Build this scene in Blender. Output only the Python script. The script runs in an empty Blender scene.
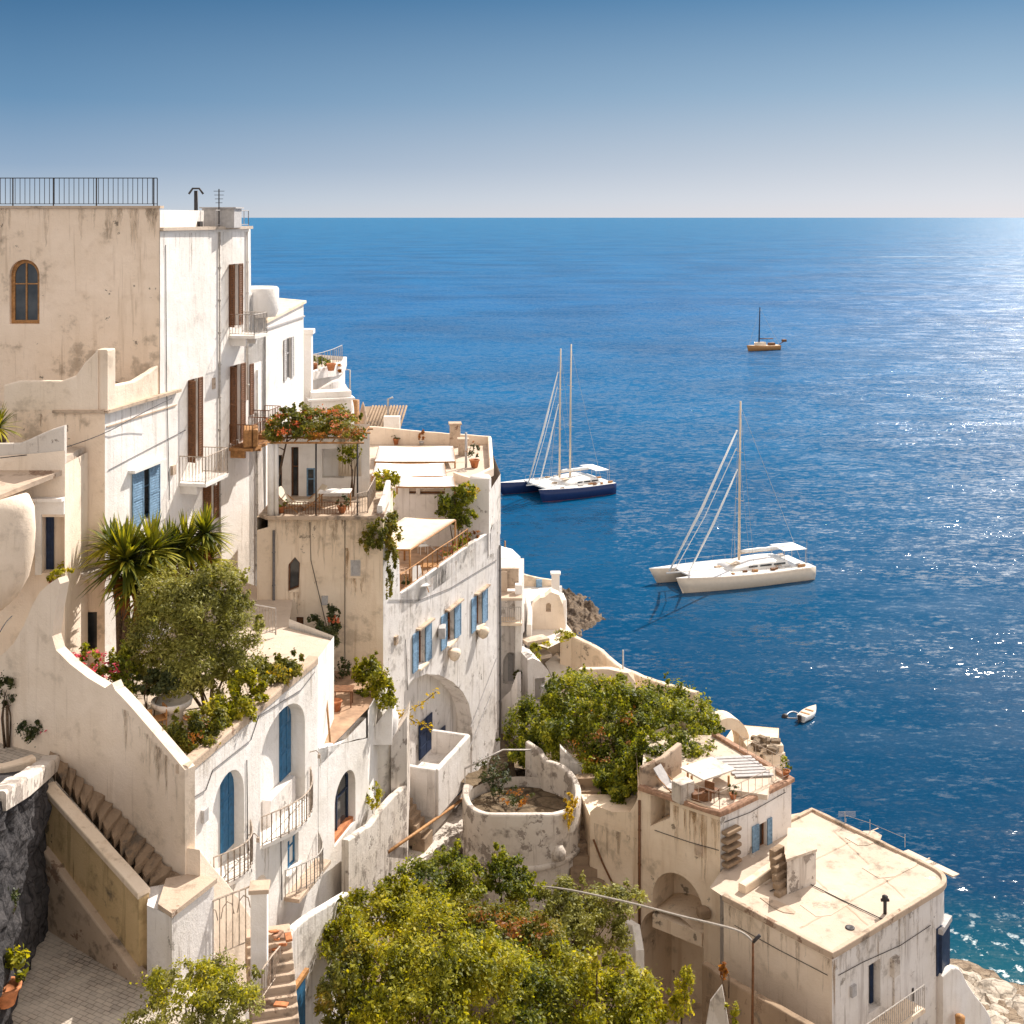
SUN = (38, 42, 5.0); SKYS = .12; EXPO = .5; FILLSAT = .35; FILLV = 1.7; FILLT = (1.2,1.0,.81)
import bpy, bmesh, math, random
import numpy as np
from mathutils import Vector, Matrix, noise
from mathutils.geometry import delaunay_2d_cdt
R = random.Random(7)
NR = np.random.default_rng(11)
PI = math.pi
F = 1250.0; HZ = 217.0; CH = 50.0      # focal length in px, horizon row, camera height
col = bpy.context.scene.collection
sc = bpy.context.scene

# ---------------------------------------------------------------- measuring helpers
def at(px, py, Y): return Vector(((px-512)/F*Y, Y, CH-(py-HZ)/F*Y))
def atz(px, py, Z):
    Y = (CH-Z)*F/(py-HZ); return Vector(((px-512)/F*Y, Y, Z))
def xy(px, Y): return ((px-512)/F*Y, Y)
def zz(py, Y): return CH-(py-HZ)/F*Y
class Pl:
    """vertical plane through plan points A->B, outside is on the right of A->B"""
    def __init__(s, A, B):
        s.A = Vector((A[0], A[1])); d = Vector((B[0]-A[0], B[1]-A[1])); s.L = d.length
        s.d = d/s.L; s.n = Vector((s.d.y, -s.d.x))
    def uz(s, px, py):
        k = (px-512)/F
        # A.x+u d.x = k (A.y+u d.y)
        u = (k*s.A.y - s.A.x)/(s.d.x - k*s.d.y)
        Y = s.A.y + u*s.d.y
        return (u, CH-(py-HZ)/F*Y)
    def pt(s, u, z, o=0.0):
        return Vector((s.A.x+u*s.d.x+o*s.n.x, s.A.y+u*s.d.y+o*s.n.y, z))
    def xy(s, px):
        u = s.uz(px, 300)[0]; p = s.pt(u, 0); return (p.x, p.y)
    def rect(s, xl, xr, yt, yb):
        m = (xl+xr)/2
        return [ (s.uz(xl,0)[0], s.uz(m,yb)[1]), (s.uz(xr,0)[0], s.uz(m,yb)[1]), (s.uz(xr,0)[0], s.uz(m,yt)[1]), (s.uz(xl,0)[0], s.uz(m,yt)[1])]
    def arch(s, xl, xr, yt, yb, n=14, flat=None):
        r = s.rect(xl, xr, yt, yb); u0, z0 = r[0]; u1, z1 = r[2]
        hw = (u1-u0)/2; rise = flat if flat else min(hw, .6*(z1-z0)); c = (u0+u1)/2
        pts = [(u0, z0), (u1, z0)]
        for i in range(n+1):
            a = PI*i/n; pts.append((c+hw*math.cos(a), z1-rise+rise*math.sin(a)))
        return pts

# ---------------------------------------------------------------- objects and tags
def wl(o):
    v = Vector((0,0,0))
    while o is not None: v += o.location; o = o.parent
    return v
def obj(name, bm, mats, parent=None, smooth=False, local=False, label=None):
    me = bpy.data.meshes.new(name)
    if parent is not None and not local: bmesh.ops.translate(bm, verts=bm.verts, vec=-wl(parent))
    bm.to_mesh(me); bm.free()
    for m in (mats if isinstance(mats, (list, tuple)) else [mats]): me.materials.append(m)
    if smooth: me.polygons.foreach_set('use_smooth', [True]*len(me.polygons))
    o = bpy.data.objects.new(name, me); col.objects.link(o)
    if parent is not None: o.parent = parent
    if label: o['label'] = label
    return o
def tag(o, label, cat, group=None):
    o['label'] = label; o['category'] = cat
    if group: o['group'] = group
    return o
def thing(name, label, cat, loc, group=None, rz=0):
    o = bpy.data.objects.new(name, None); col.objects.link(o); o.location = loc; o.rotation_euler.z = rz
    o.empty_display_size = .3
    return tag(o, label, cat, group)
def single(name, bm, mats, label, cat, group=None, smooth=False, kind=None):
    """one-mesh thing, origin moved to its base centre"""
    vs = [v.co for v in bm.verts]
    c = Vector((sum(v.x for v in vs)/len(vs), sum(v.y for v in vs)/len(vs), min(v.z for v in vs)))
    bmesh.ops.translate(bm, verts=bm.verts, vec=-c)
    o = obj(name, bm, mats, None, smooth); o.location = c
    if kind: o['kind'] = kind; o['label'] = label
    else: tag(o, label, cat, group)
    return o
def struct(name, bm, mats, smooth=False, kind='structure'):
    o = obj(name, bm, mats, None, smooth); o['kind'] = kind; return o
def dup(root, loc, rz=0, label=None, scale=None):
    r = root.copy(); col.objects.link(r); r.location = loc; r.rotation_euler.z = rz
    if label: r['label'] = label
    if scale: r.scale = scale
    for ch in list(root.children):
        c = ch.copy(); col.objects.link(c); c.parent = r
        for g in ch.children:
            d = g.copy(); col.objects.link(d); d.parent = c
    return r
def BM(): return bmesh.new()

# ---------------------------------------------------------------- mesh helpers
def face(bm, pts, mi=0):
    vs = [bm.verts.new(p) for p in pts]
    try: f = bm.faces.new(vs); f.material_index = mi; return f
    except ValueError: return None
def hexa(bm, p, mi=0):          # p: 8 points, bottom 4 ccw then top 4 ccw
    v = [bm.verts.new(q) for q in p]
    for q in ((3,2,1,0),(4,5,6,7),(0,1,5,4),(1,2,6,5),(2,3,7,6),(3,0,4,7)):
        f = bm.faces.new([v[i] for i in q]); f.material_index = mi
def box(bm, c, s, rz=0, mi=0):  # centre, full size
    M = Matrix.Rotation(rz, 3, 'Z'); c = Vector(c); h = [x/2 for x in s]
    p = [c+M@Vector((a*h[0], b*h[1], z*h[2])) for z in (-1,1) for a,b in ((-1,-1),(1,-1),(1,1),(-1,1))]
    hexa(bm, p, mi)
def bbox_(bm, c, s, rz=0, bev=.03, mi=0):   # bevelled box
    b2 = BM(); box(b2, c, s, rz, mi)
    bmesh.ops.bevel(b2, geom=list(b2.edges), offset=min(bev, min(s)*.45), segments=2, affect='EDGES', profile=.6)
    merge(bm, b2)
def merge(bm, b2):
    me = bpy.data.meshes.new('tmp'); b2.to_mesh(me); b2.free(); bm.from_mesh(me); bpy.data.meshes.remove(me)
def pbox(bm, pl, u0, u1, z0, z1, o0, o1, mi=0):
    p = [pl.pt(u0,z0,o1), pl.pt(u1,z0,o1), pl.pt(u1,z0,o0), pl.pt(u0,z0,o0), pl.pt(u0,z1,o1), pl.pt(u1,z1,o1), pl.pt(u1,z1,o0), pl.pt(u0,z1,o0)]
    hexa(bm, p, mi)
def tube(bm, pts, r, n=6, mi=0, cap=True):
    pts = [Vector(p) for p in pts]; rs = r if isinstance(r, (list, tuple)) else [r]*len(pts); rings = []
    for i, p in enumerate(pts):
        d = (pts[min(i+1, len(pts)-1)]-pts[max(i-1, 0)])
        if d.length < 1e-6: d = Vector((0,0,1))
        d.normalize(); a = d.cross(Vector((0,0,1)))
        if a.length < .05: a = d.cross(Vector((0,1,0)))
        a.normalize(); b = d.cross(a)
        rings.append([bm.verts.new(p+(a*math.cos(2*PI*k/n)+b*math.sin(2*PI*k/n))*rs[i]) for k in range(n)])
    for i in range(len(rings)-1):
        for k in range(n):
            f = bm.faces.new((rings[i][k], rings[i][(k+1)%n], rings[i+1][(k+1)%n], rings[i+1][k])); f.material_index = mi; f.smooth = n > 5
    if cap:
        for rr in (rings[0][::-1], rings[-1]):
            f = bm.faces.new(rr); f.material_index = mi
def lathe(bm, c, prof, n=24, mi=0, a0=0, a1=2*PI, cap=True):
    c = Vector(c); full = abs(a1-a0-2*PI) < 1e-4; m = n if full else n+1; rings = []
    for r, z in prof:
        rings.append([bm.verts.new(c+Vector((r*math.cos(a0+(a1-a0)*k/n), r*math.sin(a0+(a1-a0)*k/n), z))) for k in range(m)])
    for i in range(len(rings)-1):
        for k in range(n if full else n):
            k2 = (k+1)%m
            f = bm.faces.new((rings[i][k], rings[i][k2], rings[i+1][k2], rings[i+1][k])); f.material_index = mi; f.smooth = True
    if cap and full and prof[-1][0] > 1e-3: f = bm.faces.new(rings[-1]); f.material_index = mi
def pip(p, poly):
    x, y = p; ins = False; j = len(poly)-1
    for i in range(len(poly)):
        xi, yi = poly[i]; xj, yj = poly[j]
        if (yi > y) != (yj > y) and x < (xj-xi)*(y-yi)/(yj-yi)+xi: ins = not ins
        j = i
    return ins
def cdt(outer, holes=()):
    vs = []; es = []
    for loop in [outer]+list(holes):
        b = len(vs); vs += [Vector(p) for p in loop]; es += [(b+i, b+(i+1)%len(loop)) for i in range(len(loop))]
    V, E, Fc, *_ = delaunay_2d_cdt(vs, es, [], 0, 1e-5)
    out = []
    for f in Fc:
        c = (sum(V[i].x for i in f)/len(f), sum(V[i].y for i in f)/len(f))
        if pip(c, outer) and not any(pip(c, h) for h in holes): out.append(f)
    return V, out
def facade(bm, pl, outline, holes=(), mi=0, thick=0, back_mi=None):
    """wall panel in plane pl, outline in (u,z); holes = [(loop, depth)], each a niche with reveals and a back"""
    V, fs = cdt(outline, [h[0] for h in holes])
    vv = [bm.verts.new(pl.pt(v.x, v.y)) for v in V]
    for f in fs:
        ff = bm.faces.new([vv[i] for i in f]); ff.material_index = mi
    for loop, dep in holes:
        n = len(loop)
        for i in range(n):
            a, b = loop[i], loop[(i+1)%n]
            f = face(bm, [pl.pt(*a), pl.pt(*b), pl.pt(*b, -dep), pl.pt(*a, -dep)], mi)
        face(bm, [pl.pt(*a, -dep) for a in loop], mi if back_mi is None else back_mi)
    if thick:
        n = len(outline)
        vb = [bm.verts.new(pl.pt(v.x, v.y, -thick)) for v in V]
        for f in fs: ff = bm.faces.new([vb[i] for i in reversed(f)]); ff.material_index = mi
        for i in range(n):
            a, b = outline[i], outline[(i+1)%n]
            face(bm, [pl.pt(*a), pl.pt(*b), pl.pt(*b, -thick), pl.pt(*a, -thick)], mi)
def uzs(pl, pts): return [pl.uz(*p) for p in pts]
def poly(bm, pts, z, mi=0):     # horizontal polygon
    V, fs = cdt([tuple(p[:2]) for p in pts])
    vv = [bm.verts.new((v.x, v.y, z)) for v in V]
    for f in fs:
        ff = bm.faces.new([vv[i] for i in f]); ff.material_index = mi
        ff.normal_update()
        if ff.normal.z < 0: ff.normal_flip()
def slab(bm, pts, z0, z1, mi=0):
    poly(bm, pts, z1, mi); poly(bm, pts, z0, mi)
    n = len(pts)
    for i in range(n):
        a, b = pts[i], pts[(i+1)%n]
        face(bm, [(a[0],a[1],z0), (b[0],b[1],z0), (b[0],b[1],z1), (a[0],a[1],z1)], mi)
def walls(bm, pts, z0, z1, skip=(), mi=0, top=True):
    n = len(pts)
    for i in range(n):
        if i in skip: continue
        a, b = pts[i], pts[(i+1)%n]
        face(bm, [(a[0],a[1],z0), (b[0],b[1],z0), (b[0],b[1],z1), (a[0],a[1],z1)], mi)
    if top: poly(bm, pts, z1-.02, mi)
def densify(pts, step=.5):
    out = []
    for i in range(len(pts)-1):
        a, b = Vector(pts[i]), Vector(pts[i+1]); n = max(1, int((b-a).length/step))
        for k in range(n): out.append(a.lerp(b, k/n))
    out.append(Vector(pts[-1])); return out
def smoothline(pts, it=2):
    for _ in range(it):
        q = [Vector(pts[0])]
        for i in range(len(pts)-1):
            a, b = Vector(pts[i]), Vector(pts[i+1]); q += [a.lerp(b,.25), a.lerp(b,.75)]
        q.append(Vector(pts[-1])); pts = q
    return pts
def strip(bm, pts, t=.25, jit=.015, mi=0, r=.05, closed=False, step=.4):
    """free-standing wall along points (x,y,z0,z1) with a softly rounded, slightly uneven top"""
    P = [Vector(p) for p in pts]
    P = densify(P, step); rings = []
    for i, p in enumerate(P):
        a = P[max(i-1,0)]; b = P[min(i+1,len(P)-1)]
        if closed and i in (0, len(P)-1): a = P[-2]; b = P[1]
        d = Vector((b[0]-a[0], b[1]-a[1]))
        if d.length < 1e-6: d = Vector((1,0))
        d.normalize(); n = Vector((d.y, -d.x))
        z1 = p[3] + jit*noise.noise(Vector((p[0]*1.3, p[1]*1.3, 3.1)))*2
        tt = t/2
        prof = [(tt, p[2]), (tt, z1-r*1.2), (tt-r*.4, z1-r*.3), (tt-r, z1), (-tt+r, z1), (-tt+r*.4, z1-r*.3), (-tt, z1-r*1.2), (-tt, p[2])]
        rings.append([bm.verts.new((p[0]+n.x*o, p[1]+n.y*o, z)) for o, z in prof])
    for i in range(len(rings)-1):
        for k in range(7):
            f = bm.faces.new((rings[i][k], rings[i+1][k], rings[i+1][k+1], rings[i][k+1])); f.material_index = mi
    if not closed:
        for rr in (rings[0], rings[-1][::-1]): f = bm.faces.new(rr); f.material_index = mi
def rail(bm, pts, h=1.0, sp=.13, r=.012, rr=.02, bottom=.08, mi=0, curly=False):
    P = [Vector(p) for p in pts]
    tube(bm, [p+Vector((0,0,h)) for p in P], rr, 5, mi); tube(bm, [p+Vector((0,0,bottom)) for p in P], rr*.7, 4, mi)
    for i in range(len(P)-1):
        a, b = P[i], P[i+1]; n = max(1, int((b-a).length/sp))
        for k in range(n+1):
            q = a.lerp(b, k/n); big = (k == 0 or k == n)
            tube(bm, [q+Vector((0,0,0 if big else bottom)), q+Vector((0,0,h))], rr if big else r, 4, mi, cap=False)

# ---------------------------------------------------------------- materials
def newmat(name):
    m = bpy.data.materials.new(name); m.use_nodes = True; nt = m.node_tree; nt.nodes.clear()
    out = nt.nodes.new('ShaderNodeOutputMaterial'); return m, nt, out
def N(nt, t, **kw):
    n = nt.nodes.new('ShaderNode'+t)
    for k, v in kw.items():
        if k.startswith('i_'): n.inputs[k[2:].replace('_', ' ')].default_value = v
        else: setattr(n, k, v)
    return n
def Lk(nt, a, b): nt.links.new(a, b)
def coord(nt, scale=(1,1,1)):
    g = N(nt, 'NewGeometry'); mp = N(nt, 'Mapping'); mp.inputs['Scale'].default_value = scale
    Lk(nt, g.outputs['Position'], mp.inputs['Vector']); return mp.outputs['Vector']
def noise_(nt, vec, scale, det=4, rough=.6):
    n = N(nt, 'TexNoise'); n.inputs['Scale'].default_value = scale; n.inputs['Detail'].default_value = det; n.inputs['Roughness'].default_value = rough
    Lk(nt, vec, n.inputs['Vector']); return n.outputs['Fac']
def ramp(nt, fac, stops):
    r = N(nt, 'ValToRGB'); cr = r.color_ramp
    cr.elements[0].position = stops[0][0]; cr.elements[0].color = c4(stops[0][1])
    cr.elements[1].position = stops[-1][0]; cr.elements[1].color = c4(stops[-1][1])
    for p, c in stops[1:-1]: e = cr.elements.new(p); e.color = c4(c)
    Lk(nt, fac, r.inputs['Fac']); return r.outputs['Color']
def c4(c):
    if isinstance(c, (int, float)): return (c,c,c,1)
    return tuple(c)+(1,) if len(c) == 3 else tuple(c)
def mixc(nt, fac, a, b, mode='MIX'):
    m = N(nt, 'MixRGB', blend_type=mode)
    for s, v in ((0, fac), (1, a), (2, b)):
        if hasattr(v, 'node'): Lk(nt, v, m.inputs[s])
        else: m.inputs[s].default_value = v if s == 0 else c4(v)
    return m.outputs[0]
def bsdf(nt, out, colr, rough=.8, metal=0, bump=None, bs=.3, bd=.02, spec=.3):
    b = N(nt, 'BsdfPrincipled')
    if hasattr(colr, 'node'): Lk(nt, colr, b.inputs['Base Color'])
    else: b.inputs['Base Color'].default_value = c4(colr)
    if hasattr(rough, 'node'): Lk(nt, rough, b.inputs['Roughness'])
    else: b.inputs['Roughness'].default_value = rough
    b.inputs['Metallic'].default_value = metal; b.inputs['Specular IOR Level'].default_value = spec
    if bump is not None:
        bp = N(nt, 'Bump'); bp.inputs['Strength'].default_value = bs; bp.inputs['Distance'].default_value = bd
        Lk(nt, bump, bp.inputs['Height']); Lk(nt, bp.outputs[0], b.inputs['Normal'])
    Lk(nt, b.outputs[0], out.inputs[0]); return b
def plain(name, c, rough=.6, metal=0, var=.15, scale=3):
    m, nt, out = newmat(name); v = coord(nt)
    n = noise_(nt, v, scale, 3)
    cc = ramp(nt, n, [(.3, tuple(x*(1-var) for x in c)), (.7, tuple(min(1, x*(1+var)) for x in c))])
    bsdf(nt, out, cc, rough, metal, n, .2, .01); return m
def plaster(name, base, dirt=(.42,.36,.28), blot=.35, streak=.5, peel=.0, peelc=(.30,.26,.22), grime=.3):
    """lime plaster: large tonal patches, vertical rain streaks, grime speckle, peeled patches"""
    m, nt, out = newmat(name)
    v = coord(nt); vs = coord(nt, (1.9, 1.9, .16)); vs2 = coord(nt, (5.5,5.5,.33))
    big = noise_(nt, v, .35, 5, .62); mid = noise_(nt, v, 1.6, 6, .65); fine = noise_(nt, v, 14, 4, .7)
    st = noise_(nt, vs, 1.0, 4, .6); st2 = noise_(nt, vs2, 1.0, 3, .6)
    b2 = tuple(x*.86 for x in base)
    c = mixc(nt, ramp(nt, big, [(.35, 0.), (.65, 1.)]), base, (b2[0], b2[1]*.97, b2[2]*.92))
    c = mixc(nt, ramp(nt, mid, [(.52, 0.), (.75, blot)]), c, dirt)
    s1 = ramp(nt, st, [(.56, 0.), (.72, streak)]); c = mixc(nt, s1, c, dirt)
    s2 = ramp(nt, st2, [(.60, 0.), (.72, streak*.7)]); c = mixc(nt, s2, c, (dirt[0]*.6, dirt[1]*.55, dirt[2]*.5))
    # grime where both patchy noises coincide
    g = N(nt, 'Math', operation='MULTIPLY'); Lk(nt, mid, g.inputs[0]); Lk(nt, big, g.inputs[1])
    c = mixc(nt, ramp(nt, g.outputs[0], [(.30, 0.), (.38, grime)]), c, (.13,.11,.09))
    h = fine
    if peel > 0:
        pk = noise_(nt, v, .9, 7, .7)
        pm = ramp(nt, pk, [(.64-peel*.14, 0.), (.655-peel*.14, 1.)])
        pc = ramp(nt, fine, [(.3, tuple(x*.6 for x in peelc)), (.7, tuple(x*1.2 for x in peelc))])
        c = mixc(nt, pm, c, pc)
        a = N(nt, 'Math', operation='MULTIPLY_ADD'); Lk(nt, pm, a.inputs[0]); a.inputs[1].default_value = -1.0; Lk(nt, fine, a.inputs[2]); h = a.outputs[0]
    hh = N(nt, 'Math', operation='MULTIPLY_ADD'); Lk(nt, mid, hh.inputs[0]); hh.inputs[1].default_value = 2.2; Lk(nt, h, hh.inputs[2])
    bsdf(nt, out, c, .9, 0, hh.outputs[0], .55, .03, .15); return m
def leafmat(name, cols, trans=.35, scale=.7):
    m, nt, out = newmat(name)
    g = N(nt, 'NewGeometry'); v = g.outputs['Position']
    big = noise_(nt, v, scale, 3, .6)
    a = N(nt, 'Math', operation='MULTIPLY_ADD'); Lk(nt, g.outputs['Random Per Island'], a.inputs[0]); a.inputs[1].default_value = .55
    b = N(nt, 'Math', operation='MULTIPLY_ADD'); Lk(nt, big, b.inputs[0]); b.inputs[1].default_value = 1.5; b.inputs[2].default_value = -.52
    Lk(nt, b.outputs[0], a.inputs[2])
    c = ramp(nt, a.outputs[0], [(i/(len(cols)-1), cc) for i, cc in enumerate(cols)])
    p = N(nt, 'BsdfPrincipled'); Lk(nt, c, p.inputs['Base Color']); p.inputs['Roughness'].default_value = .55; p.inputs['Specular IOR Level'].default_value = .35
    t = N(nt, 'BsdfTranslucent'); Lk(nt, mixc(nt, .5, c, (.9,.85,.2), 'MULTIPLY'), t.inputs['Color'])
    t2 = mixc(nt, 1.0, c, (1.6,1.5,.6), 'MULTIPLY'); Lk(nt, t2, t.inputs['Color'])
    ms = N(nt, 'MixShader'); ms.inputs[0].default_value = trans
    Lk(nt, p.outputs[0], ms.inputs[1]); Lk(nt, t.outputs[0], ms.inputs[2]); Lk(nt, ms.outputs[0], out.inputs[0]); return m
M = {}
M['white'] = plaster('whitewash_plaster', (.86,.825,.79), (.60,.54,.48), .3, .4, 0, grime=.12)
M['white2'] = plaster('aged_whitewash_plaster', (.78,.74,.71), (.44,.39,.36), .55, .95, .1, (.40,.36,.32), grime=.45)
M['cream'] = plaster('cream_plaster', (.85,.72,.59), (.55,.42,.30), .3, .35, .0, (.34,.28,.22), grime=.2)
M['peach'] = plaster('shade_tinted_peach_plaster', (.89,.73,.585), (.58,.43,.30), .4, .5, .05, (.30,.25,.2), grime=.4)  # tall house front: warm tone of its shaded side painted into the plaster
M['ochre'] = plaster('stained_ochre_plaster', (.64,.47,.26), (.26,.18,.08), .7, .95, .1, (.2,.16,.1), grime=.8)
M['sand'] = plaster('sandy_plaster', (.83,.69,.54), (.56,.40,.26), .35, .5, .02, (.36,.29,.22), grime=.3)
M['worn'] = plaster('worn_peeling_plaster', (.66,.60,.54), (.34,.28,.24), .8, .95, .5, (.34,.29,.25), grime=.7)
M['roof'] = plaster('roof_screed', (.60,.50,.41), (.42,.33,.25), .75, .0, .1, (.72,.62,.52), grime=.35)
M['roofwhite'] = plaster('white_roof_coating', (.74,.68,.61), (.5,.42,.34), .6, .0, .15, grime=.4)
M['coping'] = plaster('weathered_coping', (.55,.43,.33), (.2,.15,.11), .8, .1, .2, (.3,.2,.14), grime=.7)
M['tile'] = plain('terracotta', (.45,.17,.07), .8, 0, .35, 6)
M['floor'] = plain('terracotta_floor', (.38,.24,.15), .8, 0, .3, 2)
M['blue'] = plain('blue_paint', (.03,.13,.25), .55, 0, .3, 5)
M['blue2'] = plain('light_blue_paint', (.17,.28,.40), .6, 0, .3, 8)
M['navy'] = plain('navy_paint', (.016,.03,.07), .5, 0, .3, 5)
M['brown'] = plain('brown_wood', (.16,.07,.03), .6, 0, .4, 9)
M['wood'] = plain('honey_wood', (.38,.19,.07), .6, 0, .35, 7)
M['grey'] = plain('grey_paint', (.42,.40,.39), .7, 0, .15, 6)
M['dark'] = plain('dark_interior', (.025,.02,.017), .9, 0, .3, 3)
M['iron'] = plain('wrought_iron', (.05,.045,.045), .6, .3, .3, 6)
M['whiteiron'] = plain('painted_iron', (.45,.41,.37), .6, .1, .3, 6)
M['lightiron'] = plain('rusty_cream_iron', (.42,.34,.27), .6, .1, .4, 9)
M['canvas'] = plain('white_canvas', (.84,.83,.80), .8, 0, .04, 2)
M['beigecanvas'] = plain('beige_canvas', (.66,.57,.45), .8, 0, .1, 2)
M['bark'] = plain('bark', (.10,.065,.04), .9, 0, .5, 12)
M['pipe'] = plain('grey_pipe', (.15,.14,.14), .5, .2, .2, 6)
M['rope'] = plain('cable', (.36,.32,.28), .7, 0, .2, 6)
M['gel'] = plain('gelcoat', (.80,.79,.76), .3, 0, .03, 3)
M['beigehull'] = plain('beige_hull', (.70,.60,.48), .35, 0, .05, 2)
M['bluehull'] = plain('navy_hull', (.015,.035,.12), .25, 0, .1, 2)
M['redhull'] = plain('antifouling', (.30,.05,.03), .6, 0, .2, 4)
M['mast'] = plain('mast_paint', (.74,.60,.45), .45, .1, .1, 4)
M['ball'] = plain('white_plastic', (.8,.8,.8), .4, 0, .05, 3)
def stonemat(name, c1, c2, scale=1.5, bs=.8):
    m, nt, out = newmat(name); v = coord(nt)
    a = noise_(nt, v, scale, 8, .65); b = noise_(nt, v, scale*6, 5, .7)
    vo = N(nt, 'TexVoronoi', feature='DISTANCE_TO_EDGE'); vo.inputs['Scale'].default_value = scale*1.3
    nn = N(nt, 'TexNoise'); nn.inputs['Scale'].default_value = 2; Lk(nt, v, nn.inputs['Vector'])
    Lk(nt, mixc(nt, .25, v, nn.outputs['Color']), vo.inputs['Vector'])
    c = ramp(nt, a, [(.3, c1), (.7, c2)]); c = mixc(nt, ramp(nt, b, [(.4, 0.), (.75, .6)]), c, tuple(x*.45 for x in c1))
    c = mixc(nt, ramp(nt, vo.outputs[0], [(0., .8), (.06, 0.)]), c, tuple(x*.3 for x in c1))
    s = N(nt, 'Math', operation='ADD'); Lk(nt, a, s.inputs[0]); Lk(nt, b, s.inputs[1])
    bsdf(nt, out, c, .9, 0, s.outputs[0], bs, .15, .2); return m
M['rock'] = stonemat('rock', (.17,.12,.08), (.40,.31,.22), 1.2)
M['shaderock'] = stonemat('shadow_toned_rock', (.035,.034,.037), (.11,.10,.10), 1.6)  # retaining wall: its shadow is painted in as a darker rock colour
M['boulder'] = stonemat('pale_boulder', (.42,.36,.29), (.66,.58,.48), .8, .5)
M['step'] = plaster('step_stone', (.33,.24,.165), (.13,.09,.06), .8, .2, .3, (.26,.18,.12), grime=.8)
M['searock'] = stonemat('sea_rock', (.07,.05,.035), (.30,.22,.15), .9, .9)
M['earth'] = stonemat('earth', (.12,.085,.05), (.26,.19,.12), .8)
def pavemat():
    m, nt, out = newmat('flagstones'); v = coord(nt)
    mp = N(nt, 'Mapping'); mp.inputs['Rotation'].default_value = (0,0,.5); Lk(nt, v, mp.inputs['Vector'])
    br = N(nt, 'TexBrick'); br.inputs['Scale'].default_value = 1.6; br.inputs['Mortar Size'].default_value = .022; br.inputs['Color1'].default_value = (.50,.42,.34,1)
    br.inputs['Color2'].default_value = (.36,.31,.26,1); br.inputs['Mortar'].default_value = (.13,.11,.09,1); Lk(nt, mp.outputs[0], br.inputs['Vector'])
    br.offset = .37; br.squash = .7; br.squash_frequency = 3; n = noise_(nt, v, 1.1, 7, .7); c = mixc(nt, ramp(nt, n, [(.35,0.),(.65,.75)]), br.outputs['Color'], (.62,.55,.46))
    h = N(nt, 'Math', operation='MULTIPLY_ADD'); Lk(nt, br.outputs['Fac'], h.inputs[0]); h.inputs[1].default_value = -1; Lk(nt, n, h.inputs[2])
    bsdf(nt, out, c, .8, 0, h.outputs[0], .6, .03); return m
M['pave'] = pavemat()
def slatmat(name, c):
    m, nt, out = newmat(name); v = coord(nt)
    w = N(nt, 'TexWave', bands_direction='Z'); w.inputs['Scale'].default_value = 4.5; Lk(nt, v, w.inputs['Vector'])
    n = noise_(nt, v, 8, 4); cc = mixc(nt, ramp(nt, n, [(.4,0.),(.7,.5)]), c, tuple(x*.55 for x in c))
    bsdf(nt, out, cc, .6, 0, w.outputs[0], .5, .02); return m
def glassmat():
    m, nt, out = newmat('window_pane'); v = coord(nt); n = noise_(nt, v, 1.5, 2)
    bsdf(nt, out, ramp(nt, n, [(.3,(.02,.025,.03)),(.7,(.07,.075,.08))]), .08, 0, n, .05, .02, .6); return m
M['glass'] = glassmat()
G = {}
G['olive'] = leafmat('olive_leaves', [(.05,.055,.012), (.16,.16,.03), (.32,.31,.07), (.48,.44,.14)], .32)
G['green'] = leafmat('green_leaves', [(.02,.032,.004), (.075,.10,.009), (.24,.255,.014), (.46,.42,.035)], .45)
G['yellow'] = leafmat('yellow_green_leaves', [(.035,.042,.003), (.14,.15,.006), (.36,.34,.014), (.60,.50,.035)], .45)
G['vine'] = leafmat('vine_leaves', [(.03,.035,.006), (.09,.10,.012), (.21,.20,.022), (.36,.24,.04)], .4)
G['darkg'] = leafmat('dark_leaves', [(.015,.025,.008), (.035,.05,.015), (.07,.08,.02), (.12,.11,.03)], .25)
G['palm'] = leafmat('sword_leaves', [(.02,.035,.006), (.09,.11,.01), (.30,.28,.02), (.56,.48,.06)], .35)
G['pink'] = leafmat('pink_petals', [(.35,.03,.08), (.55,.06,.14), (.65,.18,.25)], .4)
G['red'] = leafmat('red_petals', [(.32,.06,.03), (.48,.12,.06), (.55,.30,.12)], .4)
G['orange'] = leafmat('russet_leaves', [(.13,.045,.01), (.28,.10,.02), (.42,.20,.03)], .4)
G['gold'] = leafmat('golden_leaves', [(.3,.2,.01), (.5,.36,.02), (.62,.5,.05)], .5)

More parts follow.
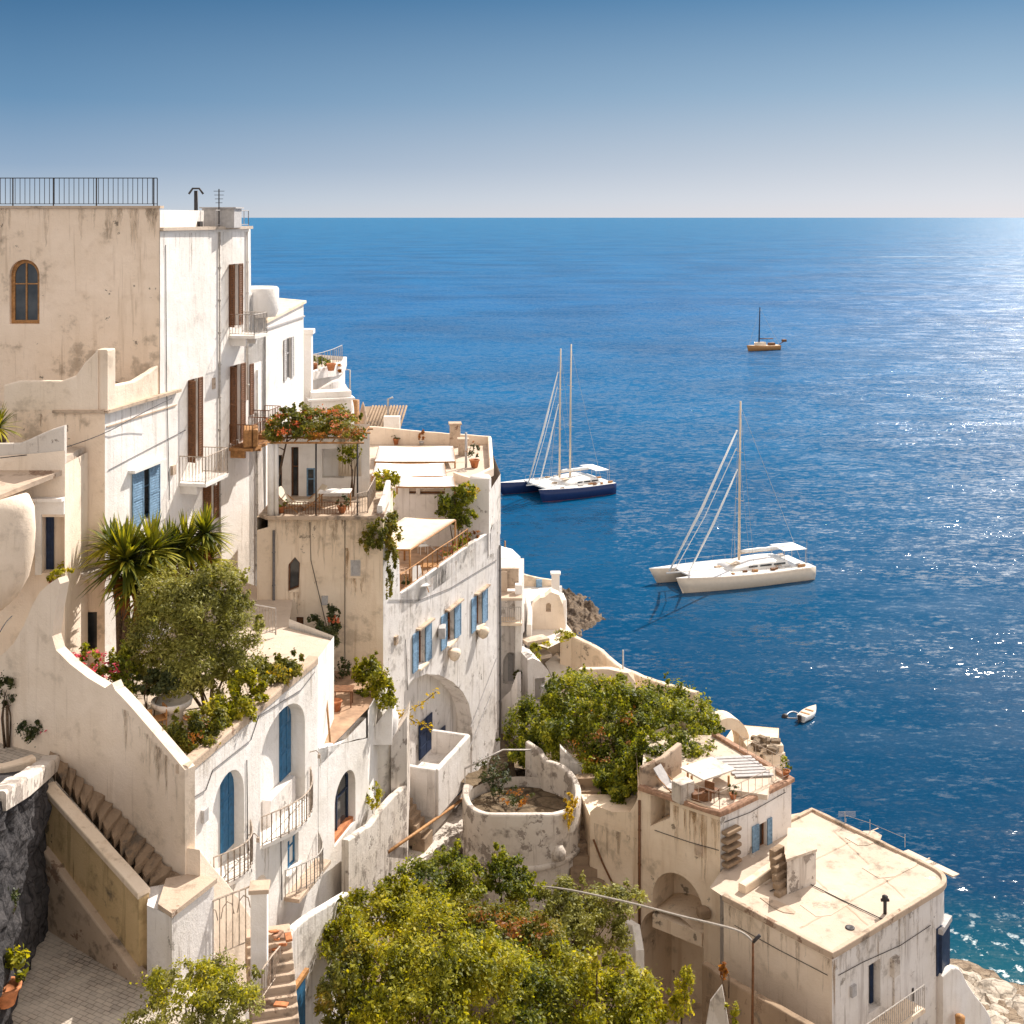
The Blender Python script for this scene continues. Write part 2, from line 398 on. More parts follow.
# ---------------------------------------------------------------- foliage
def leaves(name, blobs, n, size, mat, parent, fill=.45, seed=0, hang=0., label=None, asp=.5):
    """thousands of small rhombic leaves through the volume of several ellipsoids, denser near their skins, with gaps"""
    rng = np.random.default_rng(seed+int(abs(blobs[0][0][0]*77)+blobs[0][0][1]*13))
    vol = np.array([b[1][0]*b[1][1]*b[1][2] for b in blobs])**.67; vol /= vol.sum()
    base = wl(parent) if parent is not None else Vector((0,0,0))
    Pts = []; Nr = []
    for b, w in zip(blobs, vol):
        k = max(8, int(n*w)); c = np.array(b[0])-np.array(base); r = np.array(b[1])
        # sub-clumps on the blob
        nc = max(6, int(10+k/330)); cd = rng.normal(size=(nc,3)); cd /= np.linalg.norm(cd,axis=1)[:,None]
        cr = rng.uniform(fill, 1.0, nc)**.7; cc = cd*cr[:,None]
        cs = rng.uniform(.12,.28,nc)
        idx = rng.integers(0, nc, k); off = rng.normal(size=(k,3))*cs[idx][:,None]*.62
        p = cc[idx]+off
        Pts.append(c+p*r); nn = p/r; nn /= (np.linalg.norm(nn,axis=1)[:,None]+1e-6); Nr.append(nn)
    P = np.concatenate(Pts); Q = np.concatenate(Nr); k = len(P)
    nrm = Q*.55+rng.normal(size=(k,3))*.55+np.array([0,0,.45]); nrm /= np.linalg.norm(nrm,axis=1)[:,None]
    t = rng.normal(size=(k,3)); t[:,2] -= hang; t -= (t*nrm).sum(1)[:,None]*nrm; t /= (np.linalg.norm(t,axis=1)[:,None]+1e-9)
    s = np.cross(nrm, t); L = size*(.5+1.1*rng.random(k)**1.6)[:,None]; W = L*asp
    V = np.stack([P-t*L*.5, P+s*W*.5+nrm*L*.06, P+t*L*.5, P-s*W*.5+nrm*L*.06], 1).reshape(-1,3)
    me = bpy.data.meshes.new(name); me.vertices.add(4*k); me.vertices.foreach_set('co', V.astype(np.float32).ravel())
    me.loops.add(4*k); me.loops.foreach_set('vertex_index', np.arange(4*k, dtype=np.int32))
    me.polygons.add(k); me.polygons.foreach_set('loop_start', np.arange(0,4*k,4,dtype=np.int32)); me.polygons.foreach_set('loop_total', np.full(k,4,dtype=np.int32))
    me.update(calc_edges=True); me.validate(); me.materials.append(mat)
    o = bpy.data.objects.new(name, me); col.objects.link(o)
    if parent is not None: o.parent = parent
    if label: o['label'] = label
    return o
def blobpx(lst):    # (px, py, Y, rx_px, rz_px, ry_m)
    out = []
    for (px, py, Y, rx, rz, ry) in lst:
        out.append((tuple(at(px, py, Y)), (rx/F*Y, ry, rz/F*Y)))
    return out
def bush(name, label, cat, base, blobs, n, size, mat, group=None, stems=3, extra=(), seed=1, **kw):
    t = thing(name, label, cat, base, group)
    bl = blobpx(blobs); rr = random.Random(seed); ex_ = []
    for c_, r_ in bl:
        if min(r_) < .35: continue
        for _ in range(5):
            a_ = rr.uniform(0, 6.28); e_ = rr.uniform(-.1, 1.45); q_ = rr.uniform(.14, .30); m_ = rr.uniform(.95, 1.15)
            ex_.append(((c_[0]+r_[0]*math.cos(a_)*math.cos(e_)*m_, c_[1]+r_[1]*math.sin(a_)*math.cos(e_)*m_, c_[2]+r_[2]*math.sin(e_)*m_), (min(r_)*q_*.8, min(r_)*q_*.8, min(r_)*q_*rr.uniform(1.0,1.9))))
    bl = bl+ex_
    leaves('foliage', bl, n, size, mat, t, seed=seed, **kw)
    b = BM(); B = Vector(base)
    for i in range(stems):
        c = Vector(bl[i % len(bl)][0]); mid = B.lerp(c, .5)+Vector((R.uniform(-.2,.2), R.uniform(-.2,.2), .1))
        sz = max(.02, (c-B).length*.02)
        tube(b, [B+Vector((R.uniform(-.1,.1), R.uniform(-.1,.1), -.3)), mid, c], [sz, sz*.7, sz*.25], 6)
        for q in range(3):
            d = Vector((R.uniform(-1,1), R.uniform(-1,1), R.uniform(-.2,.9))).normalized()*min(bl[i%len(bl)][1])*.8
            tube(b, [mid.lerp(c, .4+.2*q), mid.lerp(c, .5+.2*q)+d], [sz*.4, sz*.12], 4)
    obj('stem', b, M['bark'], t)
    for nm, bls, nn, ss, mm in extra: leaves(nm, blobpx(bls), nn, ss, mm, t, seed=seed+5, fill=.75)
    return t
def rosette(bm, c, n, L, w, up=.2, mi=0, droop=.5):
    c = Vector(c)
    for i in range(n):
        a = R.uniform(0, 2*PI); e = R.uniform(-.45, 1.35)+up*.3; l = L*R.uniform(.75,1.15)
        d = Vector((math.cos(a)*math.cos(e), math.sin(a)*math.cos(e), math.sin(e))); s = d.cross(Vector((0,0,1)))
        if s.length < .1: s = Vector((1,0,0))
        s.normalize(); prev = None
        for k in range(5):
            t = k/4; p = c+d*l*t+Vector((0,0,-droop*l*t*t*math.cos(e)*.6)); ww = w*(1-.2*abs(t-.3))*(1-t**3)+.002
            cur = (bm.verts.new(p-s*ww/2), bm.verts.new(p+s*ww/2))
            if prev: f = bm.faces.new((prev[0], prev[1], cur[1], cur[0])); f.material_index = mi
            prev = cur

# ---------------------------------------------------------------- house parts
def hole_bb(loop): us = [p[0] for p in loop]; zs = [p[1] for p in loop]; return min(us), max(us), min(zs), max(zs)
def win(parent, pl, loop, dep, fr='brown', pane='glass', fw=.07, mull=1, name='window', label=None, bars=1):
    """frame, mullions and pane standing just in front of a niche's back"""
    u0, u1, z0, z1 = hole_bb(loop); b = BM(); o0 = -dep+.02; o1 = -dep+.10
    cx, cz = (u0+u1)/2, (z0+z1)/2; n = len(loop)
    inn = [(cx+(p[0]-cx)*(1-2*fw/(u1-u0)), cz+(p[1]-cz)*(1-2*fw/(z1-z0))) for p in loop]
    for i in range(n):
        a, c, ai, ci = loop[i], loop[(i+1)%n], inn[i], inn[(i+1)%n]
        face(b, [pl.pt(*a,o1-.001), pl.pt(*c,o1-.001), pl.pt(*ci,o1-.001), pl.pt(*ai,o1-.001)]); face(b, [pl.pt(*ai,o1-.001), pl.pt(*ci,o1-.001), pl.pt(*ci,o0), pl.pt(*ai,o0)])
    for k in range(1, mull+1):
        u = u0+(u1-u0)*k/(mull+1); pbox(b, pl, u-.03, u+.03, z0+fw, z1-fw*.9, o0, o1-.006)
    for k in range(1, bars+1):
        z = z0+(z1-z0)*(k/(bars+1)+.12); pbox(b, pl, u0+fw, u1-fw, z-.025, z+.025, o0, o1-.01)
    f = obj(name, b, M[fr], parent, label=label)
    b = BM(); face(b, [pl.pt(*p, o0+.02) for p in inn]); obj('pane', b, M[pane], f)
    return f
def doorleaf(parent, pl, u0, u1, z0, z1, o, mat='blue', name='door', panels=3, label=None):
    b = BM(); pbox(b, pl, u0, u1, z0, z1, o, o+.05)
    h = (z1-z0)/panels; m_ = .07
    for side in ((u0+m_, (u0+u1)/2-m_/2), ((u0+u1)/2+m_/2, u1-m_)):
        for k in range(panels): pbox(b, pl, side[0], side[1], z0+k*h+m_, z0+(k+1)*h-m_*.5, o+.05, o+.068)
    return obj(name, b, M[mat], parent, label=label)
def shutter(parent, pl, u0, u1, z0, z1, mat, o=.02, ang=None):
    """louvred leaf; lies on the wall, or stands out from it at hinge u0 when ang is given"""
    b = BM(); w = u1-u0
    if ang is None: q = pl; s = 0; uu0, uu1 = u0, u1
    else:
        h = pl.pt(u0, 0); d = (pl.d*math.cos(ang)+pl.n*math.sin(ang)); q = Pl((h.x,h.y), (h.x+d.x*1., h.y+d.y*1.)); uu0, uu1 = 0, abs(w)
        o = 0
    fw = .06
    pbox(b, q, uu0, uu0+fw, z0, z1, o, o+.045); pbox(b, q, uu1-fw, uu1, z0, z1, o, o+.045)
    pbox(b, q, uu0+fw, uu1-fw, z0, z0+fw, o, o+.043); pbox(b, q, uu0+fw, uu1-fw, z1-fw, z1, o, o+.043)
    n = int((z1-z0)/.11); zm = (z0+z1)/2; pbox(b, q, uu0+fw, uu1-fw, zm-.03, zm+.03, o, o+.044)
    for k in range(n):
        z = z0+fw+(z1-z0-2*fw)*(k+.5)/n
        a = [q.pt(uu0+fw, z-.045, o+.035), q.pt(uu1-fw, z-.045, o+.035), q.pt(uu1-fw, z+.045, o+.008), q.pt(uu0+fw, z+.045, o+.008)]
        face(b, a)
    return obj('shutter', b, M[mat], parent)
def sill(parent, pl, loop, mat='white', p=.1):
    u0, u1, z0, z1 = hole_bb(loop); b = BM(); pbox(b, pl, u0-.1, u1+.1, z0-.09, z0-.004, -.05, p); return obj('sill', b, M[mat], parent)
def balcony(parent, pl, u0, u1, z, out=.9, h=1.0, mat='iron', slabm='white', name='balcony'):
    b = BM(); pbox(b, pl, u0, u1, z-.14, z, -.02, out); pbox(b, pl, u0+.15, u0+.3, z-.5, z-.143, -.02, out*.6); pbox(b, pl, u1-.3, u1-.15, z-.5, z-.143, -.02, out*.6)
    s = obj(name, b, M[slabm], parent)
    b = BM(); e = .05
    rail(b, [pl.pt(u0+e,z,0), pl.pt(u0+e,z,out-e), pl.pt(u1-e,z,out-e), pl.pt(u1-e,z,0)], h, .14, .013, .022)
    obj('railing', b, M[mat], s); return s
def pipe(parent, pl, px, y0, y1, r=.045, mat='pipe', o=.07):
    u, za = pl.uz(px, y0); _, zb = pl.uz(px, y1); b = BM(); tube(b, [pl.pt(u,za,o), pl.pt(u,zb,o)], r, 6)
    n = int(abs(za-zb)/1.5)
    for k in range(n): p = pl.pt(u, zb+(k+.5)*1.5, o); box(b, p, (.14,.14,.04))
    return obj('drainpipe', b, M[mat], parent)
def bellpot(bm, c, r=.2, h=.35, mi=0): lathe(bm, c, [(.001,0),(r*.62,0),(r*.95,h*.85),(r*1.08,h*.86),(r*1.08,h),(r*.85,h),(r*.8,h*.8),(.001,h*.78)], 14, mi, cap=False)
def pot(px, py, Y, r, h, label, plantmat='green', n=160, ls=.12, ph=.35, mat='tile', name='potted_plant', group=None, flower=None):
    c = at(px, py, Y); t = thing(name, label, 'potted plant', c, group)
    b = BM(); bellpot(b, c, r, h); obj('pot', b, M[mat], t)
    leaves('foliage', [((c.x, c.y, c.z+h+ph*.8), (r*1.5, r*1.5, ph))], n, ls, G[plantmat], t)
    if flower: leaves('flower', [((c.x, c.y, c.z+h+ph), (r*1.5, r*1.5, ph))], n//5, ls*.8, G[flower], t, fill=.8)
    return t

def stainmat(name, c, a):
    m, nt, out = newmat(name); v = coord(nt, (3,3,.7)); n = noise_(nt, v, 1.4, 5, .7); f = ramp(nt, n, [(.38, 0.), (.62, a)])
    d = N(nt, 'BsdfDiffuse'); d.inputs['Color'].default_value = c4(c); t = N(nt, 'BsdfTransparent'); ms = N(nt, 'MixShader')
    Lk(nt, f, ms.inputs[0]); Lk(nt, t.outputs[0], ms.inputs[1]); Lk(nt, d.outputs[0], ms.inputs[2]); Lk(nt, ms.outputs[0], out.inputs[0]); return m
M['stain'] = stainmat('rain_streak_stain', (.36,.28,.20), .28); M['rust'] = stainmat('rust_stain', (.45,.30,.17), .42)
def streaks(par, pl, u0, u1, ztop, n, l0, l1, mat='stain', seed=0, w=.16):
    rr = random.Random(seed); b = BM()
    for i in range(n):
        u = rr.uniform(u0, u1); z = ztop(u) if callable(ztop) else ztop; L = rr.uniform(l0, l1)*rr.random()**.5; ww = rr.uniform(.3, 1)*w; o = .004+.0006*i; m_ = 7; prev = None
        for k in range(m_+1):
            t = k/m_; q = ww*(1-t)**.7*(.8+.5*rr.random()); cu = u+.03*rr.uniform(-1,1); cur = (b.verts.new(pl.pt(cu-q/2, z-L*t, o)), b.verts.new(pl.pt(cu+q/2, z-L*t, o)))
            if prev: b.faces.new((prev[0],prev[1],cur[1],cur[0]))
            prev = cur
    o_ = obj('rain_streaks', b, M[mat], par); o_['kind'] = 'stuff'; return o_
def inner(pl, d): return Pl(tuple(pl.A-pl.n*d), tuple(pl.A-pl.n*d+pl.d*pl.L))
M['patch'] = plaster('patched_screed', (.64,.54,.44), (.42,.33,.25), .8, 0, .1, (.5,.42,.35), grime=.5)
M['tile2'] = plain('old_brown_tile', (.34,.20,.13), .85, 0, .4, 5)
# ================================================================= TALL HOUSE, upper left
def X1(Y): return -25.52+.206*Y
p1 = Pl((X1(48), 48), (X1(63.35), 63.35))
TH = thing('tall_house', 'tall whitewashed cliff house with front plaster tinted peach for its shade, arched window and brown shutters', 'house', (-17, 53, 31))
f0 = Pl((-25, 52.3), (X1(52.3)-.001, 52.3)); f1 = Pl((-19.6, 48), (X1(48), 48))
U = lambda pl, x: pl.uz(x, 300)[0]
def hp(pl, x, z): return (U(pl, x), z)
b = BM()
sh = {}
sh['a'] = p1.rect(229.5, 238, 264, 326); sh['b'] = p1.rect(188.5, 197.5, 379, 460); sh['c'] = p1.rect(230.5, 240, 365, 441)
sh['d'] = p1.rect(132, 156.5, 470, 520); sh['e'] = p1.rect(203.5, 213, 479, 522); sh['f'] = p1.rect(253, 261.5, 362, 412)
ua = U(p1,105)
outl = [(0,31), (p1.L,31), (p1.L,46.15), (U(p1,251),46.3), (U(p1,250.5),49.45), (U(p1,160.0),49.4), (U(p1,160.0),42.6), (0,42.6)]
facade(b, p1, outl, [(sh['a'],.25), (sh['b'],.25), (sh['c'],.25), (sh['d'],.3), (sh['e'],.25), (sh['f'],.2)], 0)
aw = f0.arch(9.5, 39.5, 259.5, 324)
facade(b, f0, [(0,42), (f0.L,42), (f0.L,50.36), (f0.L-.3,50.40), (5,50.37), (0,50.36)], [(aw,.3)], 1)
nw = f1.rect(74, 97, 612, 652)
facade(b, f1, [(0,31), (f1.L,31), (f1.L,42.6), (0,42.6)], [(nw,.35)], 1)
walls(b, [(-25,52.32), (X1(52.32),52.32), (X1(61.2),61.2), (-19,66), (-25,66)], 42, 49.4, skip=(0,1), top=False)
walls(b, [(X1(61.3),61.3), (X1(63.35),63.35), (-18,68), (-18.6,64)], 31, 46.15, top=False)
face(b, [(-19.6,48,31), (-19.6,48,42.6), (-19.6,52.3,42.6), (-19.6,52.3,31)], 1)
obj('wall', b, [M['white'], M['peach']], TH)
b = BM()
poly(b, [(-25,52.4), (X1(52.4)+.1,52.4), (X1(61.3)+.15,61.3), (-19,66), (-25,66)], 49.5); slab(b, [(-19.7,48.1), (X1(48)-.1,48.1), (X1(52.2)-.1,52.25), (-19.7,52.25)], 42.4, 42.62)
slab(b, [(X1(61.4)-.1,61.4), (X1(63.35)+.08,63.4), (-18,68), (-18.6,64)], 46.1, 46.22)
slab(b, [(X1(52.35)+.14,52.36), (X1(61.3)+.2,61.3), (X1(61.3)-1,61.4), (X1(52.35)-1,52.5)], 49.42, 49.56)
obj('roof', b, M['roof'], TH)
b = BM()   # raised roof block and cornice under the railing
walls(b, [(-25,52.36), (X1(52.36)-.02,52.36), (X1(57.6)-.55,57.6), (-25,58)], 49.45, 50.3, skip=(0,), top=True)
obj('roof_block', b, M['white'], TH)
b = BM(); pbox(b, f0, 0, f0.L+.05, 50.36, 50.47, -.5, .09); obj('cornice', b, M['coping'], TH)
b = BM(); y0 = 48.14
strip(b, [(-19.5,y0,42.5,43.55), (-18.9,y0,42.5,43.72), (-17.3,y0,42.5,43.7), (-16.75,y0,42.5,43.9), (-16.4,y0,42.5,44.4), (-15.9,y0,42.5,44.9)], .26)
strip(b, [(X1(48.1)-.16,48.05,42.5,44.9), (X1(48.6)-.14,48.6,42.5,44.9)], .5)
strip(b, [(X1(48.6)-.14,48.6,42.5,43.45), (X1(50.3)-.14,50.3,42.5,43.4), (X1(51.5)-.14,51.5,42.5,43.6), (X1(52.2)-.14,52.2,42.5,43.8)], .26)
obj('terrace_parapet', b, M['cream'], TH)
b = BM(); pbox(b, p1, -.12, U(p1,177), 42.48, 42.6, -.1, .22); pbox(b, p1, .1, U(p1,176), 41.9, 41.95, -.02, .05); pbox(b, f1, 2.0, f1.L+.1, 42.5, 42.59, -.1, .16); obj('ledge', b, M['coping'], TH)
b = BM(); pbox(b, f1, U(f1,62), U(f1,104), 36.3, 36.48, -.05, .75); pbox(b, f1, U(f1,62), U(f1,104), 36.48, 36.55, -.05, .85); obj('canopy', b, M['worn'], TH)
win(TH, f0, aw, .3, 'wood', mull=1, bars=1, fw=.15, name='arched_window'); win(TH, f1, nw, .35, 'brown', mull=0, bars=0)
for k, m_ in (('a','brown'), ('b','brown'), ('c','brown'), ('e','brown')):
    u0,u1,z0,z1 = hole_bb(sh[k]); w = u1-u0
    win(TH, p1, sh[k], .25, m_, fw=.08)
    shutter(TH, p1, u0, u0+w*.5, z0, z1, m_, .02, ang=2.2 if k in 'ac' else 1.9); shutter(TH, p1, u1+.02, u1+w*.5, z0, z1, m_, .02)
u0,u1,z0,z1 = hole_bb(sh['d']); win(TH, p1, sh['d'], .3, 'blue2', fw=.1, mull=1); w = u1-u0
shutter(TH, p1, u0-w*.02, u0+w*.42, z0-.1, z1+.02, 'blue2', .03); shutter(TH, p1, u1-w*.35, u1+w*.1, z0-.2, z1+.1, 'blue2', .03)
b = BM(); pbox(b, p1, u0-.3, u1+.3, z1+.12, z1+.24, -.02, .3); obj('lintel_hood', b, M['white'], TH)
u0,u1,z0,z1 = hole_bb(sh['f']); win(TH, p1, sh['f'], .2, 'brown'); shutter(TH, p1, u0-.45, u0-.02, z0, z1, 'brown', .02)
balcony(TH, p1, U(p1,229), U(p1,243), p1.uz(236,334)[1], 1.3, 1.0, 'whiteiron')
balcony(TH, p1, U(p1,179), U(p1,203), p1.uz(190,478)[1], 1.25, 1.15, 'lightiron')
bl_ = balcony(TH, p1, U(p1,229), U(p1,249), p1.uz(238,444)[1], 1.2, 1.1, 'brown', 'wood'); balcony(TH, p1, U(p1,252), U(p1,265), p1.uz(258,432)[1], .9, 1.2, 'brown', 'wood')
b = BM(); q = p1.pt(U(p1,236), p1.uz(238,444)[1], .75); bbox_(b, q+Vector((0,0,.45)), (.7,1.6,.85), .2, .1); single('wicker_chest', b, M['wood'], 'orange wooden chest on the brown balcony of the tall house', 'chest')
b = BM(); c = p1.pt(U(p1,262), 0, .1); lathe(b, (c.x-.3, c.y, 0), [(.9,45.0),(1.05,45.3),(1.05,46.4),(.95,46.5),(.9,46.4),(.9,45.4)], 20); obj('round_balcony', b, M['white'], TH)
b = BM(); u_ = U(p1,213.5); pbox(b, p1, u_-.15, u_+.15, p1.uz(213,389)[1], p1.uz(213,378)[1], 0, .04); obj('wall_plaque', b, M['coping'], TH)
pipe(TH, p1, 218.5, 232, 640, .05, 'whiteiron'); pipe(TH, p1, 246.5, 232, 400, .06, 'white'); pipe(TH, p1, 256, 370, 640, .05, 'whiteiron')
b = BM(); rail(b, [(-24.9,52.32,50.47), (X1(52.3)-.1,52.32,50.47)], 1.16, .205, .014, .02); obj('railing', b, M['iron'], TH)
b = BM()
for x_ in (-22.6,-20.9,-19.2,-17.4,-15.0): tube(b, [(x_,52.34,50.47), (x_,52.34,51.63)], .03, 5)
obj('railing_post', b, M['iron'], TH)
b = BM(); c = at(196,230,57); tube(b, [(c.x,c.y,49.5),(c.x,c.y,51.2)], .09, 10); tube(b, [(c.x-.33,c.y,51.05),(c.x-.15,c.y,51.3),(c.x+.15,c.y,51.3),(c.x+.33,c.y,51.05)], .05, 6); box(b, (c.x,c.y,49.65), (.5,.5,.3)); obj('chimney_pipe', b, M['iron'], TH)
b = BM(); c = at(222,222,59); box(b, (c.x,c.y,49.95), (1.5,1.6,.9)); box(b, (c.x,c.y,50.43), (1.7,1.8,.06)); obj('roof_hutch', b, M['grey'], TH)
b = BM(); c = at(219,220,58); tube(b, [(c.x,c.y,49.5),(c.x,c.y,51.3)], .03, 5)
for k in range(4): tube(b, [(c.x-.25+.03*k,c.y,51.2-.18*k),(c.x+.25-.03*k,c.y,51.2-.18*k)], .012, 4)
single('roof_aerial', b, M['iron'], 'thin television aerial on the roof of the tall house, beside the chimney pipe', 'aerial')
b = BM(); rail(b, [(X1(57.6)+.0,57.6,49.56),(X1(61.1)+.05,61.1,49.56),(X1(61.1)-2.5,61.6,49.56)], .75, .5, .02, .02); obj('roof_rail', b, M['grey'], TH)
b = BM()
for i in range(3):
    bbox_(b, (-17.6+i*.5, 50.8+.2*i, 42.8+.12*i), (1.1,.7,.3), .3*i, .06)
obj('rubble', b, M['step'], TH)

# ---------------------------------------------------------------- low house on the far left with flat roof
LH = thing('low_house', 'low flat-roofed house at the left edge with a dark blue window in a white surround', 'house', (-19, 46.5, 31))
f2 = Pl((-23,45.5), xy(65,45.5)); b = BM(); n2 = f2.rect(41, 64.2, 517, 573)
facade(b, f2, [(0,31),(f2.L,31),(f2.L,41.5),(f2.L-1,41.4),(0,41.0)], [(n2,.55)], 0)
walls(b, [(-23,45.5), xy(65,45.5), (xy(65,45.5)[0],47.95), (-23,47.95)], 31, 41.0, skip=(0,), top=False); obj('wall', b, M['cream'], LH)
b = BM(); slab(b, [(-23,45.7), (xy(65,45.5)[0]-.1,45.7), (xy(65,45.5)[0]-.1,47.9), (-23,47.9)], 40.9, 41.2); obj('roof', b, M['roof'], LH)
b = BM(); pbox(b, f2, U(f2,36), U(f2,42), 37.0, 39.35, -.02, .1); pbox(b, f2, U(f2,36), f2.L, 39.2, 39.7, -.02, .12); pbox(b, f2, U(f2,30), f2.L, 39.7, 39.82, -.02, .35); obj('window_surround', b, M['white'], LH)
u0,u1,z0,z1 = hole_bb(n2); doorleaf(LH, f2, u0+.02, u0+(u1-u0)*.35, z0+.01, z1-.01, -.5, 'navy', 'window')
b = BM(); hexa(b, [f2.pt(0,40.25,3.4), f2.pt(U(f2,38)-.55,40.25,3.2), f2.pt(U(f2,62),40.6,.0), f2.pt(0,40.6,0), f2.pt(0,40.4,3.4), f2.pt(U(f2,38)-.55,40.4,3.2), f2.pt(U(f2,62),40.78,0), f2.pt(0,40.78,0)]); obj('awning_slab', b, M['coping'], LH)
b = BM(); strip(b, [(-23,45.66,41.0,41.7),( xy(20,45.6)[0],45.66,41.0,41.75),(xy(52,45.6)[0],45.66,41.,42.25),(xy(65,45.6)[0],45.66,41.,42.4)], .25); obj('parapet', b, M['worn'], LH)
b = BM(); c = at(-14, 550, 43.4)
lathe(b, (c.x,c.y,0), [(.05,36.2),(.5,36.35),(.95,36.8),(1.3,37.5),(1.46,38.3),(1.5,39.1),(1.46,39.9),(1.3,40.3),(.01,40.32)], 40)
bmesh.ops.scale(b, vec=(1.12,.75,1), space=Matrix.Translation(-Vector((c.x,c.y,0))), verts=b.verts); single('turret', b, M['cream'], 'rounded cream plaster bulge at the left edge under the slanting ledge of the low house', 'turret', smooth=True)

# ---------------------------------------------------------------- arched house with garden terrace, and its stair-side wall
P0 = (-9.94,38.0); P1 = xy(115,40.0); P2 = xy(50,41.5); P3 = xy(-30,43.2); PE = (-7.4,47.6)
AH = thing('arched_house', 'white house with arched blue doorways below a garden terrace, cream wall along the stairs', 'house', (-11, 43, 27))
p6 = Pl(P0, PE); la = Pl(P1, P0); lb = Pl(P2, P1); lc = Pl(P3, P2); b = BM()
a1 = p6.arch(212, 244, 773, 872); a2 = p6.arch(260.5, 305, 709, 822, flat=1.25); w1 = p6.rect(287.5, 298.5, 836, 868); a3 = p6.arch(250.5, 267, 877, 925)
facade(b, p6, [(0,18), (p6.L,18), (p6.L,33.2), (p6.L*.5,33.12), (0,33.15)], [(a1,.42), (a2,.6), (w1,.2), (a3,.4)], 0)
face(b, [(PE[0],PE[1],18), (-7.35,51.6,18), (-7.35,51.6,32.7), (PE[0],PE[1],33.2)]); face(b, [(-7.35,51.6,18), (-9.5,53.2,18), (-9.5,53.2,32.9), (-7.35,51.6,32.7)])
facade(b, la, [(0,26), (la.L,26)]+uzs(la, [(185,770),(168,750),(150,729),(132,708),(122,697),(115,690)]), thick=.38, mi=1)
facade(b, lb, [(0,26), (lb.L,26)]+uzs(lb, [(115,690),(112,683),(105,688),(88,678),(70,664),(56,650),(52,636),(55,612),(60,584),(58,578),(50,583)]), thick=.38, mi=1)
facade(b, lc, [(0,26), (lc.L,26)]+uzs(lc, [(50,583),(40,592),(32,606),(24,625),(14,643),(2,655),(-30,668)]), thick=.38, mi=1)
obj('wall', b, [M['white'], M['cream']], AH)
b = BM(); poly(b, [P0, PE, (-7.4,51.5), (-9.5,53.1), (-10,57), (-13,60), (-15,50), (-15.6,47.9), (-16.3,45.4), (-20,45.4), (P3[0],P3[1]), P2, P1], 32.55); obj('terrace_floor', b, M['roof'], AH)
b = BM(); u = p6.d; n = p6.n
strip(b, [(*p6.pt(t*p6.L,0,-.17)[:2], 33.0, 33.27+.04*math.sin(t*19)) for t in [.01+i/24*.985 for i in range(25)]], .42, .03); obj('coping', b, M['coping'], AH)
for q, lo in ((0,a1),):
    u0,u1,z0,z1 = hole_bb(lo); q_ = inner(p6,.40); doorleaf(AH, p6, q_.uz(220.5,0)[0], q_.uz(233,0)[0], z0+.35, z1-.25, -.41, 'blue')
u0,u1,z0,z1 = hole_bb(a2); q_ = inner(p6,.58); doorleaf(AH, p6, q_.uz(279.5,0)[0], q_.uz(290,0)[0], z0+.95, z1-.15, -.59, 'blue')
b = BM(); pbox(b, p6, u0+1.3, u1-.3, z0, z0+.93, -.57, -.25); obj('planter_wall', b, M['white2'], AH)
win(AH, p6, w1, .25, 'blue', pane='blue', fw=.08, mull=1); sill(AH, p6, w1)
def cbal(lo, drop, mat='lightiron'):
    u0,u1,z0,z1 = hole_bb(lo); pts = []
    for i in range(13):
        t = i/12; pts.append(p6.pt(u0+.02+(u1-u0+.35)*t, z0, .05+drop*math.sin(PI*t)))
    b = BM(); v = [p+Vector((0,0,-.12)) for p in pts]
    V0 = [b.verts.new(p) for p in pts]; V1 = [b.verts.new(p) for p in v]; b.faces.new(V0); b.faces.new(V1[::-1])
    for i in range(12): b.faces.new((V0[i],V0[i+1],V1[i+1],V1[i]))
    s = obj('balcony', b, M['white'], AH); b = BM(); rail(b, pts, 1.0, .15, .014, .024); obj('railing', b, M[mat], s)
cbal(a1, .55); cbal(a2, .75)
u0,u1,z0,z1 = hole_bb(w1); b = BM(); pb = [p6.pt(u0-.3+(u1-u0+2.0)*i/8, z0-.65, .05+.7*math.sin(PI*i/8)) for i in range(9)]
pbox(b, p6, u0-.3, u1+1.6, z0-.8, z0-.66, 0, .6); s = obj('balcony', b, M['coping'], AH); b = BM(); rail(b, pb, .95, .15, .014, .022); obj('railing', b, M['whiteiron'], s)
b = BM(); pbox(b, p6, U(p6,252), U(p6,266), 24.5, 25.0, .1, .5); obj('ledge', b, M['tile'], AH)
for (x,y) in ((248,835),(310,752)):
    b = BM(); c = p6.pt(*p6.uz(x,y)); tube(b, [c, c+Vector((.25,-.1,.1)), c+Vector((.36,-.12,0))], .02, 5); box(b, c+Vector((.36,-.12,-.1)), (.1,.1,.14)); obj('wall_lamp', b, M['lightiron'], AH)

